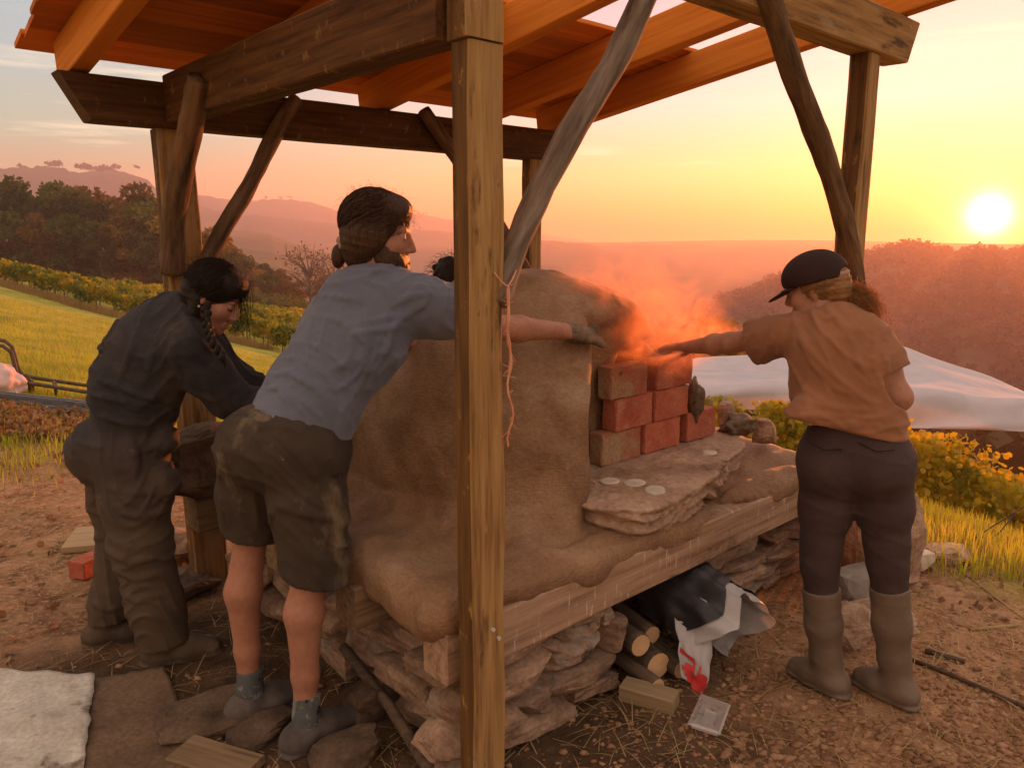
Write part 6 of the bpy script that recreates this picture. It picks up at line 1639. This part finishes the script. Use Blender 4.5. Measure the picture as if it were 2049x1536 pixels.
# ------------------------------------------------------------------ white canopy on the slope below
def build_canopy():
    rows = [[(1270, 742, 8.6), (1390, 716, 8.6), (1560, 706, 8.5), (1700, 690, 8.4), (1790, 690, 8.4), (1920, 735, 8.4), (2060, 786, 8.4), (2200, 830, 8.4)],
            [(1270, 752, 8.0), (1390, 738, 7.9), (1560, 735, 7.8), (1700, 722, 7.7), (1800, 728, 7.65), (1920, 760, 7.6), (2060, 790, 7.6), (2200, 828, 7.6)],
            [(1270, 768, 7.4), (1390, 758, 7.3), (1560, 760, 7.15), (1700, 764, 7.0), (1810, 766, 6.95), (1920, 780, 6.95), (2060, 800, 6.9), (2200, 826, 6.9)],
            [(1270, 776, 6.9), (1390, 772, 6.75), (1560, 778, 6.6), (1700, 782, 6.5), (1820, 782, 6.5), (1920, 792, 6.5), (2060, 806, 6.45), (2200, 828, 6.4)],
            [(1270, 800, 6.85), (1390, 806, 6.68), (1560, 824, 6.5), (1700, 842, 6.4), (1830, 856, 6.35), (1920, 860, 6.35), (2060, 862, 6.3), (2200, 866, 6.3)]]
    K = np.array([[at(p[0], p[1], Y=p[2] * 1.65) for p in r] for r in rows])
    nu, nv_ = 150, 60
    def cr(P, t):
        n = len(P); x = t * (n - 1); i = int(min(x, n - 2)); a = x - i
        p0, p1, p2, p3 = P[max(i - 1, 0)], P[i], P[i + 1], P[min(i + 2, n - 1)]
        return 0.5 * ((2 * p1) + (p2 - p0) * a + (2 * p0 - 5 * p1 + 4 * p2 - p3) * a * a + (3 * p1 - p0 - 3 * p2 + p3) * a ** 3)
    grid = np.zeros((nv_, nu, 3))
    for j in range(nu):
        col_ = [cr(K[r], j / (nu - 1)) for r in range(5)]
        for i in range(nv_): grid[i, j] = cr(np.array(col_), i / (nv_ - 1))
    for i in range(nv_):
        for j in range(nu):
            p = grid[i, j]; f = i / (nv_ - 1)
            w = 0.020 * math.sin(p[0] * 3 + 14 * f + 2 * vn(p, 0.8)) + 0.020 * math.sin(p[0] * 2.5 + f * 24 + 4 * vn(p, 0.7, 3)) + 0.09 * vn(p * np.array([0.4, 1, 2.0]), 0.9, 5) + 0.014 * vn(p, 3.0, 2)
            if i == nv_ - 1: w *= 0.3
            grid[i, j, 2] += w * (0.4 + f); grid[i, j, 1] -= w * 1.0
    me = mesh_np('canopy_sheet', grid.reshape(-1, 3), np.array([(i * nu + j, i * nu + j + 1, (i + 1) * nu + j + 1, (i + 1) * nu + j) for i in range(nv_ - 1) for j in range(nu - 1)]))
    c = at(1830, 856, Y=11.9); g0 = np.array([c[0], c[1], float(hgt(c[0], c[1]))])
    t = empty('canopy', g0); tag(t, 'white fabric canopy stretched low over the slope behind the person in the cap', 'canopy')
    o = obj('fabric', smooth(me), MAT['tarp'], t, Matrix.Identity(4))
    md = o.modifiers.new('thickness', 'SOLIDIFY'); md.thickness = 0.004
    for px, py, Y in ((1556, 826, 6.52), (2180, 866, 6.32), (1300, 745, 8.55), (2180, 826, 8.4), (1790, 700, 8.38)):
        p = at(px, py, Y=Y * 1.65); z = float(hgt(p[0], p[1])); m = MB(); m.tube([(p[0], p[1], z - 0.1), (p[0], p[1], p[2] + 0.01)], 0.025, 8)
        obj('pole', m.mesh('pole', True), MAT['black_metal'], t, Matrix.Identity(4))
    m = MB(); a, b = at(1505, 828, Y=6.53 * 1.65), at(1600, 828, Y=6.48 * 1.65); m.tube([a, (a + b) / 2 + np.array([0, 0, -0.02]), b], 0.012, 6); obj('bracket', m.mesh(), MAT['black_metal'], t, Matrix.Identity(4))
build_canopy()

# ------------------------------------------------------------------ things lying about
def gz(x, y): return float(hgt(x, y))
def ground_at(px, py): p = place(px, py, 30); return p
# bent tube frame, metal profiles and pink cloth out on the grass
def tube_frame():
    b = ground_at(100, 800); Y = b[1]; q = lambda px, py, dy=0.0: at(px, py, Y=Y + dy)
    t = empty('tube_frame', (b[0], b[1], b[2])); tag(t, 'bent brown steel tube frame lying on the grass', 'tube frame')
    m = MB(); pts = [(-60, 672), (10, 682), (24, 694), (30, 712), (36, 736), (46, 750), (70, 756), (180, 772), (330, 794)]
    m.tube([q(*p, 0.35) for p in pts], 0.020, 8); obj('tube', m.mesh('tube', True), MAT['metal_brown'], t, Matrix.Identity(4))
    m = MB(); pts = [(-60, 686), (6, 692), (22, 704), (28, 724), (34, 754), (46, 764), (62, 767), (180, 785), (330, 806)]
    m.tube([q(*p, 0.0) for p in pts], 0.020, 8); obj('tube', m.mesh('tube', True), MAT['metal_brown'], t, Matrix.Identity(4))
    for px, y0, y1 in ((57, 752, 792), (64, 760, 796), (110, 765, 792), (178, 772, 800)):
        m = MB(); a = q(px, y0, 0.17); g_ = gz(a[0], a[1]); m.tube([a, (a[0], a[1], g_ + 0.01)], 0.017, 8); obj('stub_leg', m.mesh('stub', True), MAT['metal_brown'], t, Matrix.Identity(4))
    for px, y0, y1 in ((54, 767, 756), (108, 774, 763), (178, 784, 772)):
        m = MB(); m.tube([q(px, y0, 0.0), q(px, y1, 0.35)], 0.015, 8); obj('cross_tube', m.mesh('cross', True), MAT['metal_brown'], t, Matrix.Identity(4))
tube_frame()
p0, p1_ = ground_at(-80, 802), ground_at(190, 832)
for i, lab in enumerate(('uppermost grey metal profile of the bundle below the tube frame', 'grey metal profile at the back of the bundle below the tube frame', 'dark metal profile at the front of the bundle, against the leaves', 'lowest metal profile of the bundle on the grass')):
    m = MB(); d = nrm(p1_ - p0); n_v = np.array([-d[1], d[0], 0]); L_ = np.linalg.norm(p1_ - p0) + 0.9
    prof = [(-0.04, 0), (0.04, 0), (0.04, 0.035), (0.028, 0.035), (0.028, 0.012), (-0.028, 0.012), (-0.028, 0.035), (-0.04, 0.035)]
    o_, up_ = [(0.0, 0.09), (0.10, 0.045), (-0.10, 0.04), (0.0, 0.03)][i]
    a = p0 + n_v * o_; a[2] = gz(a[0], a[1]) + up_
    v = [a + d * s_ + n_v * y + np.array([0, 0, z]) for s_ in (0.0, L_) for y, z in prof]; n8 = 8
    f = [(k, (k + 1) % n8, n8 + (k + 1) % n8, n8 + k) for k in range(n8)] + [tuple(range(n8 - 1, -1, -1)), tuple(range(n8, 2 * n8))]
    m.add(v, f); tag(obj('metal_profile', m.mesh(), MAT['metal_dark']), lab, 'metal profile', 'metal profiles lying on the grass')
# pink cloth heap
b = ground_at(-10, 792)
bm = bmesh.new(); bmesh.ops.create_icosphere(bm, subdivisions=5, radius=1.0)
for v in bm.verts:
    q = v.co.copy(); w = 1 + 0.25 * vn(q, 1.4, 3) + 0.12 * vn(q, 3.2, 8); v.co = Vector((q.x * 0.30 * w, q.y * 0.22 * w, max(q.z, -0.3) * 0.24 * w))
me = bpy.data.meshes.new('cloth_heap'); bm.to_mesh(me); bm.free()
tag(obj('cloth_heap', smooth(me), MAT['pink_cloth'], None, Matrix.Translation(Vector((b[0] - 0.12, b[1] + 0.15, b[2] + 0.06)))), 'crumpled pale pink cloth beside the tube frame', 'cloth')
# loose brick, thick board and stones on the earth
def lay(name, me, mat, px, py, h, rz, label, cat, group=None, tilt=(0, 0), dz=0.0):
    p = ground_at(px, py); o = obj(name, me, MAT[mat], None, Matrix.Translation(Vector((p[0], p[1], p[2] + h + dz))) @ Matrix.Rotation(rz, 4, 'Z') @ Matrix.Rotation(tilt[0], 4, 'X') @ Matrix.Rotation(tilt[1], 4, 'Y'))
    return tag(o, label, cat, group)
lay('brick', brick_mesh(0.21, 0.10, 0.085, 77), 'brick', 190, 1142, 0.045, R(72), 'single red brick lying on the earth behind the coveralls', 'brick')
lay('board', timber(0.42, 0.30, 0.035, 6, 0.003, 0.004, 81), 'lumber', 140, 1088, 0.022, R(15), 'flat tan board on the earth behind the loose brick', 'board')
lay('stone', rock(0.26, 0.2, 0.16, 14.2, 3), 'stone', 350, 1120, 0.07, 0.4, 'pale stone seen between the two pairs of legs', 'stone')
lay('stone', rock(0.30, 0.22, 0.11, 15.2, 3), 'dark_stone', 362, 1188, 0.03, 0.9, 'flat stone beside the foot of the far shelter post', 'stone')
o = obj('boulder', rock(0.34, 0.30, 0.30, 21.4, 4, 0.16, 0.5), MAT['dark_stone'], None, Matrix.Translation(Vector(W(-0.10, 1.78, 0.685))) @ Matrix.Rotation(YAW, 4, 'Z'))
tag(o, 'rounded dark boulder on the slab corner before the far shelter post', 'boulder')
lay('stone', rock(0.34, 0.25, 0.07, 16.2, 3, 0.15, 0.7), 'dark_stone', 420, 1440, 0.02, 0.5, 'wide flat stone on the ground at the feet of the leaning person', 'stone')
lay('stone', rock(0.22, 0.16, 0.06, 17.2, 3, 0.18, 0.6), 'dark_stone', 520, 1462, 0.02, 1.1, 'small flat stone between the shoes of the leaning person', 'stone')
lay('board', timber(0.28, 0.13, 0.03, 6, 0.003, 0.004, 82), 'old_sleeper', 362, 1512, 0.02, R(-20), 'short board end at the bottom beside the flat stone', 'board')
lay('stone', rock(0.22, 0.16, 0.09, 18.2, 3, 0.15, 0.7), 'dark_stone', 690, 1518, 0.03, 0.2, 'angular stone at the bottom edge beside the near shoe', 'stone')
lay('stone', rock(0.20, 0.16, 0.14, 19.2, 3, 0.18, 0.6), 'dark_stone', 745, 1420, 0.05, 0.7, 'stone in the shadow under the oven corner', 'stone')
m = MB(); a, b_ = ground_at(690, 1372), ground_at(862, 1560); m.tube([a + np.array([0, 0, 0.16]), lerp(a, b_, 0.5) + np.array([0.02, 0, 0.09]), b_ + np.array([0, 0, 0.03])], [0.018, 0.02, 0.022], 8)
tag(obj('stick', m.mesh('stick', True), MAT['firewood']), 'thick stick leaning from the stones down behind the near post', 'stick')
# sheet and mat on the ground
def ground_sheet(name, pts, mat, z, label, cat, amp=0.012, n=26, seed=1):
    Q = np.array([ground_at(*p) for p in pts]); v = []
    for i in range(n + 1):
        for j in range(n + 1):
            a, b = i / n, j / n; p = (Q[0] * (1 - a) + Q[1] * a) * (1 - b) + (Q[3] * (1 - a) + Q[2] * a) * b
            p = p + np.array([0.012 * vn((a * 9, b * 9, seed), 1.0), 0.012 * vn((a * 9, b * 9, seed + 4), 1.0), 0])
            v.append((p[0], p[1], gz(p[0], p[1]) + z + amp * (0.6 + vn((p[0] * 5, p[1] * 5, seed), 1.0) + 0.6 * vn((p[0] * 14, p[1] * 14, seed + 2), 1.0))))
    f = [(i * (n + 1) + j, (i + 1) * (n + 1) + j, (i + 1) * (n + 1) + j + 1, i * (n + 1) + j + 1) for i in range(n) for j in range(n)]
    me = smooth(mesh_np(name, np.array(v), np.array(f))); o = obj(name, me, MAT[mat]); md = o.modifiers.new('thickness', 'SOLIDIFY'); md.thickness = 0.003
    return tag(o, label, cat)
ground_sheet('mat', [(165, 1372), (330, 1340), (420, 1600), (120, 1600)], 'brown_mat', 0.012, 'mud-caked brown mat under the edge of the white sheet', 'mat', 0.008, 26, 5)
ground_sheet('sheet', [(-160, 1350), (192, 1368), (168, 1600), (-200, 1600)], 'white_sheet', 0.028, 'dirty white plastic sheet on the ground at the bottom edge', 'sheet', 0.014, 30, 2)

# firewood, sack, block and tray in front of the hollow under the oven
FW = [(0.92, 0.06, 0.06, 0.055, 0.5, 'thickest split log in the hollow under the oven'), (0.99, 0.00, 0.045, 0.040, 0.35, 'log with a pale cut end in front of the sack'), (0.86, 0.10, 0.15, 0.045, 0.6, 'log lying on top of the others under the beam'),
      (0.98, 0.14, 0.13, 0.040, 0.45, 'upper log nearest the sack'), (0.84, 0.0, 0.035, 0.032, 0.7, 'thin log next to the near stone pier')]
for i, (s, t, z, r_, da, lab) in enumerate(FW):
    th = empty('firewood_log', W(s, t, 0)); tag(th, lab, 'log', 'firewood under the oven')
    d = stv(0.25, 0.97, 0.05 * (i % 2)).normalized(); a = Vector(W(s, t, z)); L_ = 0.5
    F = frame(a, d); obj('bark', log_mesh([(0, 0, 0), (L_ / 2, 0.01, 0), (L_, 0, 0)], r_, r_ * 0.92, 12, i + 50, 0.1, 10), MAT['firewood'], th, F)
    m = MB(); m.tube([(-0.002, 0, 0), (-0.004, 0, 0)], r_ * 0.93, 14); obj('cut_end', m.mesh(), MAT['cut_wood'], th, F)
lay('wood_block', timber(0.20, 0.085, 0.06, 4, 0.004, 0.003, 91), 'lumber', 1246, 1392, 0.032, R(-28), 'squared wooden block lying in front of the near stone pier', 'wood block')
def sack():
    c = np.array([*W(1.20, 0.02)[:2], 0.0]); t = empty('sack', c); tag(t, 'torn black and white sack with red print, gaping open under the oven', 'sack')
    axv = nrm(np.append(W(1.0, 0.9)[:2] - W(0.95, 0.0)[:2], 0.25)); sx = nrm(np.cross(axv, (0, 0, 1))); uz = np.cross(sx, axv)
    def shell(r0, inn, name, mat, a0, a1, seed, l0=0.0, l1=0.42):
        n, k = 60, 26; v = []
        for i in range(k + 1):
            f = i / k; l = l0 + (l1 - l0) * f
            for j in range(n + 1):
                a = a0 + (a1 - a0) * j / n
                rx, rz = r0 * (1.12 - 0.10 * f), r0 * (1.0 - 0.25 * f * f)
                crum = 0.020 * vn((a * 2.2, l * 9, seed), 1.0) + 0.014 * abs(vn((a * 5.5, l * 18, seed), 1.0)) + (0.045 * vn((a * 2.6, 0, seed + 2), 1.0) * (1 - f) ** 2)
                ee = -0.05 * (1 - f) ** 3 * math.sin(a * 3 + 1)
                p = c + axv * (l + ee - 0.10) + sx * math.cos(a) * (rx + crum) + uz * (math.sin(a) * (rz + crum) + 0.165)
                p[2] = max(p[2], 0.012 + inn * 0.4); v.append(p)
        f = [(i * (n + 1) + j, i * (n + 1) + j + 1, (i + 1) * (n + 1) + j + 1, (i + 1) * (n + 1) + j) for i in range(k) for j in range(n)]
        return obj(name, smooth(mesh_np(name, np.array(v), np.array(f))), MAT[mat], t, Matrix.Identity(4))
    shell(0.165, 0.0, 'outer_skin', 'sack_black', -1.5, 3.4, 3.0, 0.10, 0.46)
    inner = shell(0.158, 0.006, 'white_lining', 'sack_white', -1.3, 3.5, 3.0, 0.03, 0.42)
    # folded-back flap with the red print
    fl = MB(); n = 14; pts = [(1345, 1205), (1422, 1212), (1404, 1392), (1362, 1350)]; Q = [at(x_, y_, Y=Yv) for (x_, y_), Yv in zip(pts, (2.78, 2.76, 2.58, 2.60))]
    v = []
    for i in range(n + 1):
        for j in range(n + 1):
            a, b = i / n, j / n; p = (Q[0] * (1 - a) + Q[1] * a) * (1 - b) + (Q[3] * (1 - a) + Q[2] * a) * b
            v.append(p + np.array([0.014 * vn((a * 4, b * 5, 1), 1.0), -0.05 * math.sin(math.pi * b) * (0.5 + a) + 0.02 * vn((a * 6, b * 6, 4), 1.0), 0.0]))
    f = [(i * (n + 1) + j, i * (n + 1) + j + 1, (i + 1) * (n + 1) + j + 1, (i + 1) * (n + 1) + j) for i in range(n) for j in range(n)]
    flap = obj('flap', smooth(mesh_np('flap', np.array(v), np.array(f))), MAT['sack_white'], t, Matrix.Identity(4))
    for name, cells in (('red_print', [(i, j) for i in range(n) for j in range(n) if ((i / n - 0.55) / 0.42) ** 2 + ((j / n - 0.80) / 0.17) ** 2 < 1 and not (0.45 < i / n < 0.62 and j / n < 0.76)]), ('red_mark', [(i, j) for i in range(n) for j in range(n) if 0.05 < i / n < 0.5 and 0.50 < j / n < 0.60])):
        vv_ = np.array(v) + np.array([0, -0.004, 0.001]); obj(name, smooth(mesh_np(name, vv_, np.array([f[i * n + j] for i, j in cells]))), MAT['sack_red'], flap, Matrix.Identity(4))
sack()
def tray():
    m = bpy.data.materials.new('clear_plastic'); m.use_nodes = True; bs = m.node_tree.nodes['Principled BSDF']
    bs.inputs['Base Color'].default_value = (0.75, 0.70, 0.68, 1); bs.inputs['Roughness'].default_value = 0.25; bs.inputs['Alpha'].default_value = 0.38; MAT['clear_plastic'] = m
    Q = [ground_at(*p) for p in ((1402, 1402), (1462, 1424), (1440, 1486), (1374, 1464))]; o = sum(Q) / 4; v = []; f = []
    lev = [(1.0, 0.030), (0.86, 0.032), (0.80, 0.008), (0.42, 0.006), (0.36, 0.020), (0.0, 0.020)]
    for k_, z in lev:
        for q in Q: v.append(o + (q - o) * k_ + np.array([0, 0, z]))
    for i in range(len(lev) - 1):
        for k in range(4): f.append((i * 4 + k, i * 4 + (k + 1) % 4, (i + 1) * 4 + (k + 1) % 4, (i + 1) * 4 + k))
    mb = MB(); mb.add(v, f); tag(obj('plastic_tray', mb.mesh(), MAT['clear_plastic']), 'crushed clear plastic tray lying on the earth in front of the sack', 'tray')
tray()
# rubble beyond the boots
lay('concrete_block', rock(0.30, 0.16, 0.17, 31.0, 2, 0.05, 0.93), 'concrete', 1725, 1205, 0.075, R(25), 'dark concrete block seen between the rubber boots', 'block')
lay('stone', rock(0.36, 0.24, 0.10, 32.0, 3, 0.14, 0.7), 'hearth_rock', 1735, 1250, 0.04, 0.2, 'flat pale stone between the rubber boots below the concrete block', 'stone')
lay('stone', rock(0.16, 0.14, 0.20, 33.0, 3, 0.14, 0.7), 'hearth_rock', 1690, 1290, 0.08, 0.3, 'narrow upright stone right behind one rubber boot', 'stone')
lay('boulder', rock(0.34, 0.26, 0.52, 34.0, 4, 0.13, 0.55), 'hearth_rock', 1758, 1165, 0.25, 0.4, 'tall tan boulder behind the legs of the person in the cap', 'boulder')
lay('white_block', rock(0.12, 0.10, 0.11, 35.0, 2, 0.06, 0.85), 'pale_disc', 1835, 1140, 0.05, 0.3, 'chalky white block at the foot of the tall tan boulder', 'block')
lay('stone', rock(0.24, 0.16, 0.10, 36.0, 3, 0.18, 0.5), 'stone', 1895, 1122, 0.03, 0.1, 'brown stone at the edge of the bank beside the white block', 'stone')
for pts, r_, lab in ((((1820, 1322), (1900, 1352), (1990, 1392), (2100, 1442)), 0.009, 'long thin dark stick trailing from the boot to the picture edge'), (((1850, 1306), (1930, 1328)), 0.011, 'short dark twig beside the long stick'), (((1940, 1262), (2035, 1254)), 0.008, 'pale straight twig on the sunlit earth'),
                     (((1905, 1130), (1990, 1196), (2080, 1262)), 0.005, 'thin bent stalk across the straw near the bank')):
    m = MB(); m.tube([ground_at(*p) + np.array([0, 0, r_]) for p in pts], r_, 6); tag(obj('stick', m.mesh('stick', True), MAT['firewood'] if 'dark' in lab else MAT['straw_fibre']), lab, 'stick')
m = MB(); a = ground_at(1930, 1090)
m.tube([a, at(1990, 1050, Y=a[1] + 0.1), at(2035, 1022, Y=a[1] + 0.15), at(2090, 985, Y=a[1] + 0.2)], 0.004, 5); m.tube([ground_at(1955, 1100), at(2000, 1065, Y=a[1] + 0.05), at(2030, 1028, Y=a[1] + 0.15)], 0.004, 5)
tag(obj('wire', m.mesh(), MAT['black_metal']), 'thin dark wire rising from the grass bank towards the picture edge', 'wire')

# ------------------------------------------------------------------ smoke curling from the oven mouth
def build_smoke():
    m = bpy.data.materials.new('smoke_air'); m.use_nodes = True; nt = m.node_tree; nt.nodes.clear(); L = nt.links.new
    out = nt.nodes.new('ShaderNodeOutputMaterial'); pv = nt.nodes.new('ShaderNodeVolumePrincipled'); tc = nt.nodes.new('ShaderNodeTexCoord')
    nz = N(nt, 'ShaderNodeTexNoise', Scale=6.5, Detail=8.0, Roughness=0.62, Distortion=2.0); L(tc.outputs['Object'], nz.inputs['Vector'])
    r_ = ramp(nt, [(0.42, (0, 0, 0)), (0.68, (1, 1, 1))], nz.outputs['Fac']).outputs[0]
    def blob(c, r, p):
        v = N(nt, 'ShaderNodeVectorMath', operation='SUBTRACT'); L(tc.outputs['Object'], v.inputs[0]); v.inputs[1].default_value = c
        s = N(nt, 'ShaderNodeVectorMath', operation='DIVIDE'); L(v.outputs[0], s.inputs[0]); s.inputs[1].default_value = r
        l = N(nt, 'ShaderNodeVectorMath', operation='LENGTH'); L(s.outputs[0], l.inputs[0])
        return mth(nt, 'MULTIPLY', mth(nt, 'POWER', mth(nt, 'SUBTRACT', 1.0, l.outputs['Value'], True), 1.2), p)
    d = mth(nt, 'ADD', blob((0.02, 0.0, -0.02), (0.30, 0.26, 0.22), 1.0), blob((-0.20, 0.0, 0.06), (0.36, 0.26, 0.26), 0.9))
    d = mth(nt, 'ADD', d, blob((0.20, -0.06, -0.04), (0.20, 0.2, 0.08), 0.4)); d = mth(nt, 'ADD', d, blob((0.10, 0.05, 0.22), (0.5, 0.3, 0.22), 0.10))
    L(mth(nt, 'MULTIPLY', mth(nt, 'MULTIPLY', d, r_), 14.0), pv.inputs['Density'])
    pv.inputs['Color'].default_value = (0.97, 0.58, 0.42, 1); pv.inputs['Anisotropy'].default_value = 0.66
    L(pv.outputs[0], out.inputs['Volume'])
    try: m.cycles.volume_step_rate = 0.35
    except Exception: pass
    c = W(1.36, 0.44, 1.29); bm = bmesh.new(); bmesh.ops.create_icosphere(bm, subdivisions=3, radius=1.0)
    for v in bm.verts: v.co = Vector((v.co.x * 0.60, v.co.y * 0.34, v.co.z * 0.48))
    me = bpy.data.meshes.new('smoke'); bm.to_mesh(me); bm.free()
    o = obj('smoke', me, m, None, Matrix.Translation(Vector(c))); tag(o, 'sunlit smoke curling out above the bricks of the oven mouth', 'smoke', kind='stuff')
build_smoke()
